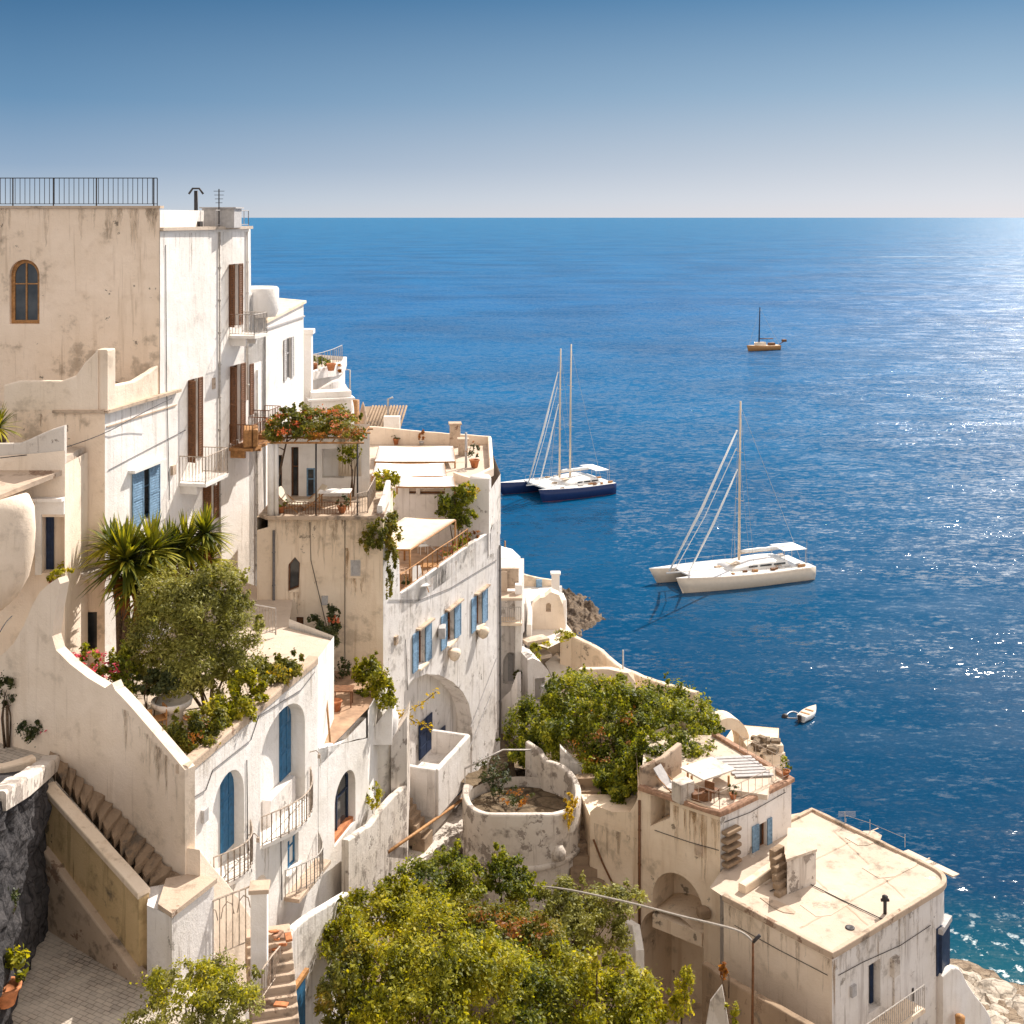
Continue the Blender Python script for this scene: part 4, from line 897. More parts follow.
b = BM(); c = xy(350,84); tube(b, [(c[0],c[1],36),(c[0],c[1],zz(370,84)),(c[0]-.4,c[1],zz(370,84)+.05)], .06, 6); single('terrace_lamp', b, M['grey'], 'thin grey lamp pole at the right end of the stepped white terraces', 'lamp')
b = BM(); c = xy(355,85); lathe(b, (c[0],c[1],0), [(.3,33),(.3,zz(400,85)),(.01,zz(399,85))], 14); single('gate_pillar', b, M['wood'], 'short ochre pillar at the right of the stepped terraces', 'pillar')
b = BM(); c = xy(363,86); lathe(b, (c[0],c[1],0), [(.22,33),(.2,36),(.3,36.2),(.24,36.5),(.12,37),(.01,37.3)], 12); single('stone_finial', b, M['coping'], 'small pale finial on the wall beside the ochre pillar', 'finial')

# ---------------------------------------------------------------- round terrace building
RT = thing('round_terrace', 'round weathered white terrace tower with a curling rim and small arch at its foot', 'terrace', (.4,57.5,14))
RC = Vector((.45,57.6)); rr_ = 2.72
def rp(a, r=rr_): return (RC.x+r*math.cos(a), RC.y+r*math.sin(a))
b = BM(); n_ = 64
for i in range(n_):
    a0, a1_ = 2*PI*i/n_, 2*PI*(i+1)/n_
    f = face(b, [(*rp(a0),12), (*rp(a1_),12), (*rp(a1_),23.0), (*rp(a0),23.0)]); f.smooth = True
obj('wall', b, M['worn'], RT)
b = BM(); lathe(b, (RC.x,RC.y,0), [(rr_+.03,21.2),(rr_+.10,21.3),(rr_+.1,21.42),(rr_+.03,21.5)], 64); obj('moulding', b, M['worn'], RT)
b = BM(); poly(b, [rp(2*PI*i/40, rr_-.1) for i in range(40)], 22.55); obj('floor', b, M['earth'], RT)
b = BM(); pts = []
for i in range(49):
    a = PI*.95+2*PI*.78*i/48; pts.append((*rp(a, rr_-.13), 22.4, 23.6+.15*math.sin(a*3)+max(0,(i-34)/14)*.6))
pts = pts[:-5]+[(RC.x+.9, RC.y+3.0, 22.4, 24.2), (RC.x+.3, RC.y+3.5, 22.4, 24.4)]
strip(b, pts, .3, .02, r=.07); obj('rim', b, M['worn'], RT)
b = BM(); ta = -.62+ -PI*.28; q = rp(-1.22, rr_+.02); nx = Vector((math.cos(-1.22), math.sin(-1.22))); pq = Pl((q[0]-nx.y*-.6*-1, q[1]), (q[0]+1,q[1])); 
c0 = Vector((q[0],q[1])); d_ = Vector((-nx.y, nx.x)); pq = Pl(tuple(c0-d_*.55+nx*.06), tuple(c0+d_*.55+nx*.06)); lo = [(0,17.2),(1.1,17.2)]+[(.55+.55*math.cos(PI*k/10), 18.5+.55*math.sin(PI*k/10)) for k in range(11)]
facade(b, pq, [(-.12,17.0),(1.22,17.0)]+[(.55+.68*math.cos(PI*k/10), 18.5+.68*math.sin(PI*k/10)) for k in range(11)], [(lo,.0)], thick=.25); obj('arch_frame', b, M['worn'], RT)
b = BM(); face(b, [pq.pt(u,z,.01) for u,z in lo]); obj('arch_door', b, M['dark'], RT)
b = BM(); tube(b, [(*rp(2.9),24.3),(*rp(1.9),24.35),(*rp(1.4),24.3)], .04, 6)
for a in (2.9,2.2,1.4): tube(b, [(*rp(a),23.4),(*rp(a),24.35)], .03, 5)
obj('railing', b, M['whiteiron'], RT)
b = BM(); c = rp(-.95, rr_+.05); lathe(b, (c[0],c[1],0), [(.02,21.5),(.3,21.6),(.33,21.9),(.2,22.15),(.01,22.2)], 12); obj('wall_lamp', b, M['worn'], RT)

# ---------------------------------------------------------------- lower right house with roof terrace
CC = (8.65,52.0); RR = (8.65+1.166*3.15, 52+3.15); LL = xy(640,54.4); LL2 = xy(590,56.06)
DH = thing('terrace_house', 'cream and white house with a deep shadowed arch, blue-shuttered window and cluttered roof terrace', 'house', (8,54,13))
pL = Pl(LL2, CC); pR = Pl(CC, RR); b = BM()
r1 = pL.arch(652.5, 703.5, 874, 930, flat=1.35); r2 = pL.arch(640.5, 704, 913, 1035, flat=1.3); r3 = pL.rect(651,668,799,822)
r3 = uzs(pL, [(650.5,826),(670,818),(670,799),(650.5,795)])
facade(b, pL, [(0,8),(pL.L,8)]+uzs(pL, [(720.2,811),(700,803),(669,793),(648,787),(641,789),(636,802),(630,812),(612,812),(597,806),(590,812)]), [(r1,1.8),(r2,2.6),(r3,1.2)], 0)
wr = pR.rect(758.5,766.5,823,848)
facade(b, pR, [(0,8),(pR.L,8),(pR.L,25.25),(0,25.25)], [(wr,.25)], 1)
walls(b, [LL, CC, RR, (8.4,62), (5.9,60)], 8, 25.0, skip=(0,1), top=False)
walls(b, [LL2, LL, (5.8,58), (3.2,58.2)], 8, 23.15, skip=(0,), top=True)
obj('wall', b, [M['sand'], M['white2']], DH)
b = BM(); poly(b, [LL, CC, RR, (9.6,60), (6.4,60)], 25.12); obj('roof', b, M['patch'], DH)
b = BM(); strip(b, [(*LL,25.1,25.28),(*CC,25.1,25.28),(*RR,25.1,25.28),(9.7,60,25.1,25.28)], .3, .02, r=.04); obj('coping', b, M['tile2'], DH)
b = BM(); pf_ = lambda p: (p[0],p[1],25.33); rail(b, [(CC[0]-1.2,CC[1]+.95,25.33),(CC[0],CC[1]+.08,25.33),(RR[0]-.1,RR[1],25.33),(RR[0]-1.8,RR[1]+2.6,25.33)], .7, .45, .012, .015); obj('railing', b, M['lightiron'], DH)
win(DH, pR, wr, .25, 'brown', mull=0, bars=0); u0,u1,z0,z1 = hole_bb(wr); w = u1-u0; shutter(DH, pR, u0-w*.85, u0-.02, z0-.05, z1+.08, 'blue2'); shutter(DH, pR, u1+.02, u1+w*.6, z0-.05, z1+.08, 'blue2'); sill(DH, pR, wr)
for i in range(6):
    b = BM(); u,z = pR.uz(724+i*1.3, 845+i*8.5 if False else 888-i*8.6+ (i*.0)); u = .12+.02*i; z = 22.75+.33*i
    c = pR.pt(.45+(.05*(i%2)), z, .22); bbox_(b, c, (.95,.34,.16), .72, .06); obj('cantilever_step', b, M['step'], DH)
b = BM(); pbox(b, pL, U(pL,654), U(pL,703), zz(915,53.2)-.9, zz(915,53.2)-.35, -1.6, .12); obj('arch_sill', b, M['sand'], DH)
b = BM(); bbox_(b, pL.pt(U(pL,706), zz(908,52.6), .2), (.5,.5,.4), .3, .1); obj('bracket_stone', b, M['step'], DH)
pipe(DH, pL, 640, 800, 950, .06, 'brown', .05)
b = BM(); tube(b, [pL.pt(*pL.uz(594,839),.05), pL.pt(*pL.uz(603,862),.05), pL.pt(*pL.uz(616,889),.05)], .045, 6); obj('handrail', b, M['brown'], DH)
# small stair left of it, up to the vine
b = BM(); 
for i in range(9): c = at(586+ (i%2), 880-i*13, 55.6+i*.42); box(b, (c.x, c.y, c.z-.6), (1.6-.05*i,.5,1.2), .1)
single('back_stairs', b, M['step'], 'narrow brown stone steps between the round terrace and the terrace house', 'steps')
b = BM(); strip(b, [(*xy(560,60.5),14,zz(745,60.5)),(*xy(575,60.5),14,zz(760,60.5)),(*xy(600,60),14,zz(770,60)),(*xy(640,59),14,zz(770,59))], .4); strip(b, [(*xy(586,57.8),14,zz(800,57.8)),(*xy(600,59),14,zz(790,59))], .3)
single('garden_wall', b, M['white2'], 'low white wall under the big vine, above the narrow brown steps', 'wall')
# white annexe at the bottom left of arch
b = BM(); strip(b, [(*xy(628,52.5),12,zz(920,52.5)),(*xy(636,51.8),12,zz(925,51.8)),(*xy(640,50.8),12,zz(950,50.8))], .35); single('wing_wall', b, M['white'], 'short white wing wall left of the big dark arch', 'wall')
# clutter on the roof terrace
zr = 25.12
def rxy(px,py): p = atz(px,py,zr); return p
t = thing('roof_table', 'low white roof slab table on the terrace under the vine tip', 'table', rxy(705,790)); b = BM(); c = rxy(708,786); bbox_(b, (c.x,c.y,zr+.75), (1.9,1.5,.08), .6, .02); obj('tabletop', b, M['roofwhite'], t)
for a,e in ((-.8,-.6),(.8,-.6),(.8,.6),(-.8,.6)): b = BM(); tube(b, [(c.x+a,c.y+e,zr),(c.x+a,c.y+e,zr+.72)], .05, 6); obj('leg', b, M['wood'], t)
b = BM(); c = rxy(742,790); hexa(b, [(c.x-1.4,c.y-.3,zr+.02),(c.x+.9,c.y-1.0,zr+.02),(c.x+2.0,c.y+2.2,zr+.02),(c.x-.6,c.y+2.6,zr+.02),(c.x-1.4,c.y-.3,zr+.28),(c.x+.9,c.y-1.0,zr+.24),(c.x+1.7,c.y+1.6,zr+.3),(c.x-.6,c.y+2.0,zr+.33)]); single('roof_platform', b, M['patch'], 'raised white slab in the middle of the cluttered roof terrace', 'platform')
b = BM(); c = rxy(700,800); bbox_(b, (c.x,c.y,zr+.2), (.9,.5,.4), .3, .05); single('wooden_crate', b, M['brown'], 'brown wooden crate at the near edge of the cluttered roof terrace', 'crate')
chair('wooden chair on the cluttered roof terrace, beside the brown crate', rxy(712,800), 2.5, 'brown', 'brown')
lounger('pale grey deck chair on the cluttered roof terrace', rxy(672,794), .9, 'grey')
pot(786, 776, 55.3, .18, .25, 'small green potted plant at the right corner of the cluttered roof terrace', 'green', 200, .12, .35)
b = BM(); c = rxy(664,790); strip(b, [(c.x-1,c.y+.2,zr-.5,zr+.9),(c.x,c.y+.6,zr-.5,zr+1.2),(c.x+.9,c.y+1.8,zr-.5,zr+1.3)], .25); single('roof_wall', b, M['coping'], 'low sloping wall at the left of the cluttered roof terrace, below the vine', 'wall')
T_ = [('small clay pot by the crate on the cluttered roof terrace',690,797,'green'),('clay pot with dry plant in the middle of the cluttered roof terrace',722,778,'orange'),('clay pot beside the white slab table on the cluttered roof terrace',733,799,'darkg')]
for l_,x_,y_,g_ in T_: p_ = rxy(x_,y_); pot(x_, y_, p_.y, .16, .24, l_, g_, 110, .11, .2)
b = BM()
for k in range(7): c = rxy(752,778)+Vector((-.1*k,.3*k-.5,.0)); bbox_(b, (c.x,c.y,zr+.35), (1.7,.22,.05), .1, .01)
tube(b, [rxy(752,783)+Vector((-.6,0,.28)), rxy(752,783)+Vector((-1.2,2,.28))], .05, 5); tube(b, [rxy(752,783)+Vector((.7,0,.28)), rxy(752,783)+Vector((.1,2,.28))], .05, 5)
single('plank_bench', b, M['grey'], 'low slatted grey platform at the seaward side of the cluttered roof terrace', 'bench')
b = BM(); c = rxy(683,801); bbox_(b, (c.x,c.y,zr+.45), (.8,.6,.85), .6, .06); single('barbecue_block', b, M['worn'], 'small stained masonry block at the near edge of the cluttered roof terrace', 'block')
# ---------------------------------------------------------------- arch building behind
AR = thing('garden_arch', 'small seaside ruin with a thick round cream arch beside the sea', 'arch', (12,66,18))
pA = Pl(xy(706,66.0), xy(760,67.0)); b = BM(); cu,czz = pA.uz(727,748); R1 = 1.35
arc = [(cu+.05+R1*math.cos(PI*k/16), czz-.1+R1*1.25*math.sin(PI*k/16)) for k in range(17)]; arci = [(cu+.05+(R1-.42)*math.cos(PI*k/16), czz-.1+(R1-.42)*1.15*math.sin(PI*k/16)) for k in range(17)]
facade(b, pA, [(cu+.05-R1,20.2),(cu+.05-R1+.42,20.2)]+arci[::-1]+[(cu+.05+R1-.42,20.2),(cu+.05+R1,20.2)]+arc, thick=1.1); obj('arch_ring', b, M['sand'], AR)
b = BM(); walls(b, [xy(712,65.6), xy(777,66), xy(779,69.5), xy(735,70)], 14, zz(755,66)); bbox_(b, (*xy(761,66.6),zz(752,66.6)), (2.0,1.6,1.3), .1, .08); bbox_(b, (*xy(770,66.2),zz(757,66.2)), (1.2,1.2,.8), .3, .08); obj('wall', b, M['sand'], AR)
b = BM()
for i in range(12): bbox_(b, (*xy(752+R.uniform(0,24),66+R.uniform(-.5,.5)),zz(R.uniform(738,756),66)), (R.uniform(.3,.7),R.uniform(.3,.6),R.uniform(.15,.35)), R.uniform(0,3), .05)
obj('loose_stones', b, M['rock'], AR)

# ---------------------------------------------------------------- big flat roof house, bottom right
FH = thing('flat_roof_house', 'big house with a bare beige flat roof and rounded corner above the sea, bottom right', 'house', (13,51,8))
NC = (11.78,46.0); ZR = 22.84; rc = atz(955,880,ZR); fc = atz(812,811,ZR); lc_ = (8.45,49.9)
# rounded right corner
ra = Vector(NC).lerp(Vector(rc[:2]), .83); rb = Vector(rc[:2]).lerp(Vector(fc[:2]), .16); cor = [tuple((1-t)**2*ra+2*t*(1-t)*Vector(rc[:2])+t*t*rb) for t in [i/10 for i in range(11)]]
pF = Pl(NC, cor[0]); pG = Pl(lc_, NC); b = BM()
d1 = pF.rect(868.5,880.5,962,1010); d1b = pF.rect(868.5,874.5,964,1008)
facade(b, pF, [(0,6),(pF.L,6),(pF.L,ZR),(0,ZR)], [(d1,.4)], 1)
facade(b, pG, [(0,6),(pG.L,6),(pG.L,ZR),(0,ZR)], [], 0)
for i in range(10): f = face(b, [(*cor[i],6),(*cor[i+1],6),(*cor[i+1],ZR),(*cor[i],ZR)], 1); f.smooth = True
pts_ = [lc_, NC]+cor+[tuple(fc[:2]), (11.0,56.2)]
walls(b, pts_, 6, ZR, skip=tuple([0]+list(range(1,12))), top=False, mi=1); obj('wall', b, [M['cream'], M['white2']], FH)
b = BM(); poly(b, [(8.0,50.6)]+pts_, ZR+.02); obj('roof', b, M['roof'], FH)
b = BM(); loop = [(*lc_,ZR-.1,ZR+.13),(*NC,ZR-.1,ZR+.13)]+[(*c,ZR-.1,ZR+.13) for c in cor]+[(*fc[:2],ZR-.1,ZR+.13),(11.6,55.4,ZR-.1,ZR+.13)]
strip(b, loop, .2, .012, r=.03); obj('roof_edge', b, M['coping'], FH)
u0,u1,z0,z1 = hole_bb(d1); q_ = inner(pF,.36); doorleaf(FH, pF, q_.uz(869.5,0)[0], q_.uz(875,0)[0], z0, z1-.35, -.36, 'navy', 'door')
b = BM(); pbox(b, pF, U(pF,936), U(pF,942), zz(972,50.6), zz(925,50.6), -.1, .05); sN = obj('window', b, M['navy'], FH)
c4_ = cor[3]; b = BM(); pc = Pl(cor[1], cor[4]); pbox(b, pc, -.1, 1.0, zz(968,50.9), zz(926,50.9), -.1, .14); obj('corner_shutter', b, M['navy'], FH); b = BM(); pbox(b, pc, -.2, 1.1, zz(926,50.9), zz(921,50.9), -.1, .2); obj('hood', b, M['grey'], FH)
b = BM()
for x,y in ((812,955),(850,930),(893,968)): u,z = pF.uz(x,y)
c = pF.pt(*pF.uz(893,965), .04); box(b, c, (.4,.3,.7), .72); c2_ = pF.pt(*pF.uz(893,975), .04); tube(b, [c2_, c2_-Vector((0,0,3))], .035, 5); obj('meter_box', b, M['worn'], FH)
b = BM(); c = at(885,922,48.7); tube(b, [(c.x,c.y,ZR),(c.x,c.y,ZR+.65)], .07, 8); tube(b, [(c.x-.16,c.y,ZR+.55),(c.x+.16,c.y,ZR+.55)], .06, 6); lathe(b, (c.x,c.y,ZR+.6), [(.12,0),(.12,.1),(.02,.16)], 8); obj('chimney_pipe', b, M['iron'], FH)
for (x0,x1,y0,y1) in ((902,930,841,856),(926,949,855,865)):
    b = BM(); e_ = (Vector(rc[:2])-Vector(fc[:2])); t0_ = (x0-812)/143*1.02; t1_ = (x1-812)/143*1.02; A_ = Vector((*(Vector(fc[:2])+e_*t0_),ZR-.02)); B_ = Vector((*(Vector(fc[:2])+e_*t1_),ZR-.02)); d = (B_-A_).normalized(); nn_ = Vector((-d.y,d.x,0)); A_ = A_+nn_*.12; B_ = B_+nn_*.12; hexa(b, [A_,B_,B_+nn_*.45,A_+nn_*.45,A_+Vector((0,0,.07)),B_+Vector((0,0,.07)),B_+nn_*.45+Vector((0,0,.02)),A_+nn_*.45+Vector((0,0,.02))]); obj('canopy', b, M['patch'], FH)
# stair block and low wall on the roof against the terrace house
b = BM(); A_,B_,C_,D_ = (atz(788,893,ZR), atz(815,877,ZR), atz(815,850,ZR), atz(789,870,ZR)); 
walls(b, [atz(787,895,ZR)[:2], atz(816,884,ZR)[:2], (12.75,52.6), (11.7,52.5)], ZR-.5, ZR+1.35); obj('stair_block', b, M['worn'], FH)
b = BM(); slab(b, [atz(786,896,ZR)[:2], atz(817,885,ZR)[:2], (12.85,52.7), (11.6,52.6)], ZR+1.36, ZR+1.46); obj('stair_block_top', b, M['roof'], FH)
b = BM()
for i in range(6): c = Vector(atz(781,893,ZR))+Vector((.02*i+.1,.27*i-.2,.0)); bbox_(b, (c.x-.1,c.y+.1,ZR+.10+.17*i), (.7,.3,.2+.3*i*.2), .75, .05)
obj('roof_steps', b, M['step'], FH)
b = BM(); A_ = atz(742,893,ZR); B_ = atz(790,862,ZR); strip(b, [(A_.x,A_.y,ZR-.1,ZR+.35),(B_.x,B_.y,ZR-.1,ZR+.45)], .35); obj('low_wall', b, M['sand'], FH)
# lower balcony on the right
b = BM(); strip(b, smoothline([(*xy(940,50.3),6,zz(975,50.3)),(*xy(955,50.8),6,zz(962,50.8)),(*xy(965,51.5),6,zz(985,51.5)),(*xy(985,52),6,zz(1008,52)),(*xy(990,53),6,zz(1030,53))]), .3); 
single('sea_stair_wall', b, M['white'], 'curving cream wall stepping down to the rocks at the right end of the flat-roofed house', 'wall')
b = BM(); lathe(b, at(960,1030,50.2), [(.02,0),(.16,0),(.2,.55),(.01,.62)], 12); single('yellow_lantern', b, M['wood'], 'small orange and white bin beside the curving wall, bottom right', 'bin')
# small balcony at bottom
b = BM(); u0 = U(pF,836); u1 = U(pF,905); z = zz(1030,47); pbox(b, pF, u0, u1, z-.15, z, 0, .9); s = obj('balcony', b, M['sand'], FH); b = BM(); rail(b, [pF.pt(u0+.1,z,.85), pF.pt(u1,z,.85)], .9, .13, .014, .022); obj('railing', b, M['whiteiron'], s)

# ---------------------------------------------------------------- sea wall
b = BM(); W_ = [(560,628,79),(572,634,79),(583,640,78.6),(593,645,78.2),(602,650,77.8),(608,656,77.6),(616,663,77.2),(624,668,76.8),(635,672,76.3),(643,676,76),(655,680,75.3),(668,684,74.6),(682,687,74),(697.5,692,73.2)]
strip(b, [(*xy(x,Y),8,zz(y,Y)) for x,y,Y in W_], .45, .03, r=.1); single('sea_wall', b, M['sand'], 'curving cream boundary wall between the vine-covered garden and the sea', 'wall')
b = BM(); strip(b, [(*xy(580,76),12,zz(668,76)),(*xy(610,75),12,zz(668,75)),(*xy(630,74.4),12,zz(672,74.4)),(*xy(632,73.8),12,zz(690,73.8))], .5, .02); single('garden_bench_wall', b, M['sand'], 'low straight cream wall in front of the curving sea wall', 'wall')
b = BM(); c = xy(623,75.8); tube(b, [(*c,18),(*c,zz(650,75.8))], .05, 6); single('thin_post', b, M['grey'], 'thin grey post standing behind the curving sea wall', 'post')
b = BM(); poly(b, [xy(500,70), xy(720,66), xy(697,73), xy(640,76), xy(583,78.5), xy(540,80), xy(500,78)], 19.3); struct('garden_ground', b, M['earth'])

# ---------------------------------------------------------------- cluster of small cliff houses
K1 = thing('cliff_house', 'narrow white cliff house with a balcony and tall pilaster, touching the long house', 'house', (1,77,12))
b = BM(); k1 = Pl(xy(499,76), xy(522,76)); kk = k1.arch(503,518,652,684, flat=.8)
facade(b, k1, [(0,10),(k1.L,10)]+uzs(k1, [(522,594),(499,594)]), [(kk,.6)]); walls(b, [xy(499,76), xy(522,76), xy(524,84), xy(499,84)], 10, zz(594,76), skip=(0,)); obj('wall', b, M['white2'], K1)
b = BM(); bbox_(b, (*xy(518.5,75.7),zz(650,75.7)), (.42,.5,8), 0, .04); obj('pilaster', b, M['white'], K1)
b = BM(); pbox(b, k1, 0, k1.L, zz(617,76)-.15, zz(617,76), 0, 1.2); s = obj('balcony', b, M['sand'], K1); b = BM(); z = zz(617,76); rail(b, [k1.pt(0,z,1.1), k1.pt(k1.L-.1,z,1.1)], .95, .12, .015, .025); obj('railing', b, M['whiteiron'], K1)
b = BM(); pbox(b, k1, 0, k1.L, zz(594,76), zz(594,76)+.14, -.1, 1.3); pbox(b, k1, .1, .5, zz(594,76)+.1, zz(572,76), -.1, 0); pbox(b, k1, .1, 1.2, zz(590,76), zz(570,76), -.5, -.3); obj('upper_ledge', b, M['coping'], K1)
u0,u1,z0,z1 = hole_bb(kk); doorleaf(K1, k1, u0+.3, u1-.3, z0, z1-.3, -.55, 'grey')
b = BM(); strip(b, [(*xy(501,74.5),12,zz(700,74.5)),(*xy(512,74),12,zz(690,74)),(*xy(519,73.5),12,zz(672,73.5))], .3); obj('lower_parapet', b, M['white2'], K1)
K2 = thing('sunlit_house', 'small house with a bright sloping white roof slab above the vine', 'house', (4,78,12))
r_ = [atz(545,663,22.0), atz(560,692,21.0), atz(592,655,21.8), atz(576,636,22.4)]
b = BM(); hexa(b, [q-Vector((0,0,.25)) for q in r_]+r_); obj('roof', b, M['roofwhite'], K2)
b = BM(); s_ = [q.lerp(sum(r_,Vector())/4,.1) for q in r_]
for i in range(4): a,c = s_[i], s_[(i+1)%4]; face(b, [(a.x,a.y,10),(c.x,c.y,10),(c.x,c.y,c.z-.2),(a.x,a.y,a.z-.2)])
obj('wall', b, M['white2'], K2)
K3 = thing('terrace_cottage', 'small seaside cottage with an ochre parapet, blue panel and white pillar', 'house', (3.5,84,12))
zt3 = zz(598,84); b = BM(); q3 = [xy(512,82), xy(532,84.5), xy(553,86), xy(562,88), xy(512,94)]; walls(b, [xy(500,82)]+q3[1:4]+[xy(500,88.2)], 10, zz(603,84), top=True); obj('wall', b, M['white'], K3)
b = BM(); S3 = [(*xy(x,88),zz(y+18,88),zz(y,88)) for x,y in ((506,570),(516,571),(528,575),(540,578),(553,580))]; strip(b, S3, .3, .03); obj('parapet', b, M['sand'], K3)
b = BM(); bbox_(b, (*xy(539,87.7),zz(586,87.7)), (.42,.2,.9), 0, .03); obj('blue_panel', b, M['blue2'], K3)
b = BM(); bbox_(b, (*xy(555.5,86),zz(585,86)), (.55,.5,1.7), 0, .05); bbox_(b, (*xy(555.5,86),zz(573,86)), (.7,.65,.14), 0, .04); obj('pillar', b, M['white'], K3)
K4 = thing('curved_house', 'small house with a horn-shaped curved white gable and an arched niche', 'house', (4,80,12))
pk = Pl(xy(530,80), xy(566,80)); b = BM(); nk = pk.arch(546,551,603,612)
facade(b, pk, [(0,10),(pk.L,10)]+uzs(pk, [(566,650),(565,625),(563,605),(559,595),(551,592),(545,597),(540,598),(534,603),(531,612),(530,625)]), [(nk,.4)], thick=.9); obj('gable', b, M['cream'], K4)
b = BM(); strip(b, [(*xy(563,79.6),10,zz(640,79.6)),(*xy(564,81),10,zz(600,81)),(*xy(561,83),10,zz(593,83))], .35); strip(b, [(*xy(527,80),14,zz(597,80)),(*xy(530,79),14,zz(610,79)),(*xy(529,78),14,zz(625,78))], .3); obj('side_wall', b, M['white'], K4)
b = BM(); poly(b, [xy(520,78), xy(548,76.5), xy(575,79), xy(563,82), xy(530,82)], zz(640,78)); obj('terrace_floor', b, M['roofwhite'], K4)
b = BM()
for (x,y,w_) in ((535,640,1.6),(540,655,1.2),(532,665,.9)): bbox_(b, (*xy(x,77.6),zz(y,77.6)), (w_,.9,.25), .5, .05)
obj('terrace_slabs', b, M['roof'], K4)
K5 = thing('vaulted_shed', 'small white vaulted shed half hidden by the vine, left of the bright roof', 'shed', (2,74,12))
b = BM(); kq = Pl(xy(528,74), xy(556,74.5)); facade(b, kq, [(0,10),(kq.L,10)]+uzs(kq, [(556,700),(554,684),(548,670),(541,662),(533,658),(528,660)]), [(kq.rect(535,545,678,700),.5)], thick=2.2); obj('wall', b, M['white2'], K5)
b = BM(); c = kq.pt(1.2, zz(690,74), .3); bbox_(b, c, (1,.5,.6), 0, .08); obj('trough', b, M['grey'], K5)
# parasol by the sea
UM = thing('parasol', 'large square white parasol at the end of the long house, open over the sea', 'parasol', (*xy(505,86),zz(600,86)))
b = BM(); top = at(500,546,86); cs_ = [at(488,566,84), at(520.5,556,86), at(512,549,90), at(489,552,90)]; cs_[1] = at(520.5,557,86); cs_[0] = at(499,570,83.5)
for i in range(4): face(b, [top, cs_[i], cs_[(i+1)%4]]); face(b, [cs_[i], cs_[(i+1)%4], cs_[(i+1)%4]-Vector((0,0,.2)), cs_[i]-Vector((0,0,.2))])
obj('canopy', b, M['canvas'], UM); b = BM(); c = sum(cs_, Vector())/4; tube(b, [(c.x,c.y,zz(600,86)), (c.x,c.y,top.z)], .05, 6); obj('pole', b, M['wood'], UM)

# roof details of the flat-roofed house: repair patches, seams, drain
def onroof(x, y): p = atz(x, y, ZR+.02); return Vector((p.x, p.y))
for k, (pp, m_) in enumerate(([[(800,905),(838,886),(858,899),(822,921)],'patch'], [[(862,868),(905,850),(925,862),(884,882)],'patch'], [[(845,838),(870,829),(886,838),(862,848)],'patch'], [[(760,898),(782,902),(800,915),(778,912)],'coping'])):
    b = BM(); P_ = [(*onroof(x,y), 0) for x,y in pp]; Q_ = [(*p,) for p in smoothline([(a[0],a[1],0) for a in P_]+[(P_[0][0],P_[0][1],0)], 1)]; slab(b, [(q[0],q[1]) for q in Q_[:-1]], ZR+.015, ZR+.034+.004*k); obj('repair_patch', b, M[m_], FH)
for a_, c_ in (((765,885),(878,828)),((800,928),(930,858)),((835,832),(905,898)),((782,850),(868,925))):
    b = BM(); A_ = onroof(*a_); C_ = onroof(*c_); n_ = Vector((C_.y-A_.y, A_.x-C_.x)).normalized()*.035; P_ = []
    m_ = 24; L1 = []; L2 = []
    for i in range(m_+1):
        q = A_.lerp(C_, i/m_)+n_*1.6*noise.noise(Vector((i*.6, a_[0], 0))); L1.append((*(q+n_), ZR+.028)); L2.append((*(q-n_), ZR+.028))
    for i in range(m_): face(b, [L1[i], L1[i+1], L2[i+1], L2[i]])
    obj('seam', b, M['coping'], FH)
b = BM(); q = onroof(850, 928); lathe(b, (q.x, q.y, ZR+.02), [(.18,0),(.18,.03),(.12,.03),(.02,.0)], 14); obj('drain', b, M['iron'], FH)
b = BM(); tube(b, [(*onroof(770,892),ZR+.06), (*onroof(800,880),ZR+.06), (*onroof(840,900),ZR+.06), (*onroof(884,921),ZR+.06)], .02, 5); obj('cable', b, M['iron'], FH)
# surface cables, vents and meters on the facades
def wcable(par, pl, pts, r=.016, o=.03): b = BM(); tube(b, [pl.pt(*pl.uz(*p), o) for p in pts], r, 4); obj('wall_cable', b, M['iron'], par)
wcable(AH, p6, [(188,800),(205,790),(212,770),(250,740),(258,716),(300,690),(314,672)]); wcable(AH, p6, [(246,760),(247,840),(251,872)]); wcable(AH, p6, [(280,828),(281,900)])
wcable(TH, p1, [(108,470),(150,448),(185,430)]); wcable(TH, p1, [(165,245),(166,385),(169,500)]); wcable(MH, p4, [(388,600),(420,600),(450,588),(496,560)]); wcable(MH, p4, [(405,640),(407,690)]); wcable(GH, p3, [(310,522),(311,560),(330,640)]); wcable(GH, p3, [(345,520),(345,690)])
wcable(DH, pL, [(655,830),(690,842),(719,850)]); wcable(DH, pR, [(724,822),(750,812),(785,792)]); wcable(FH, pF, [(838,975),(862,962),(900,945),(930,925)]); wcable(FH, pG, [(735,925),(780,950),(828,975)])
for par, pl, x, y, m_ in ((AH,p6,203,815,'grey'),(MH,p4,395,640,'coping'),(GH,p3,325,600,'grey'),(DH,pL,700,850,'coping'),(FH,pF,852,990,'grey'),(TH,p1,172,470,'coping')):
    b = BM(); u,z = pl.uz(x,y); pbox(b, pl, u-.14, u+.14, z-.2, z+.2, 0, .12); obj('meter_box', b, M[m_], par)

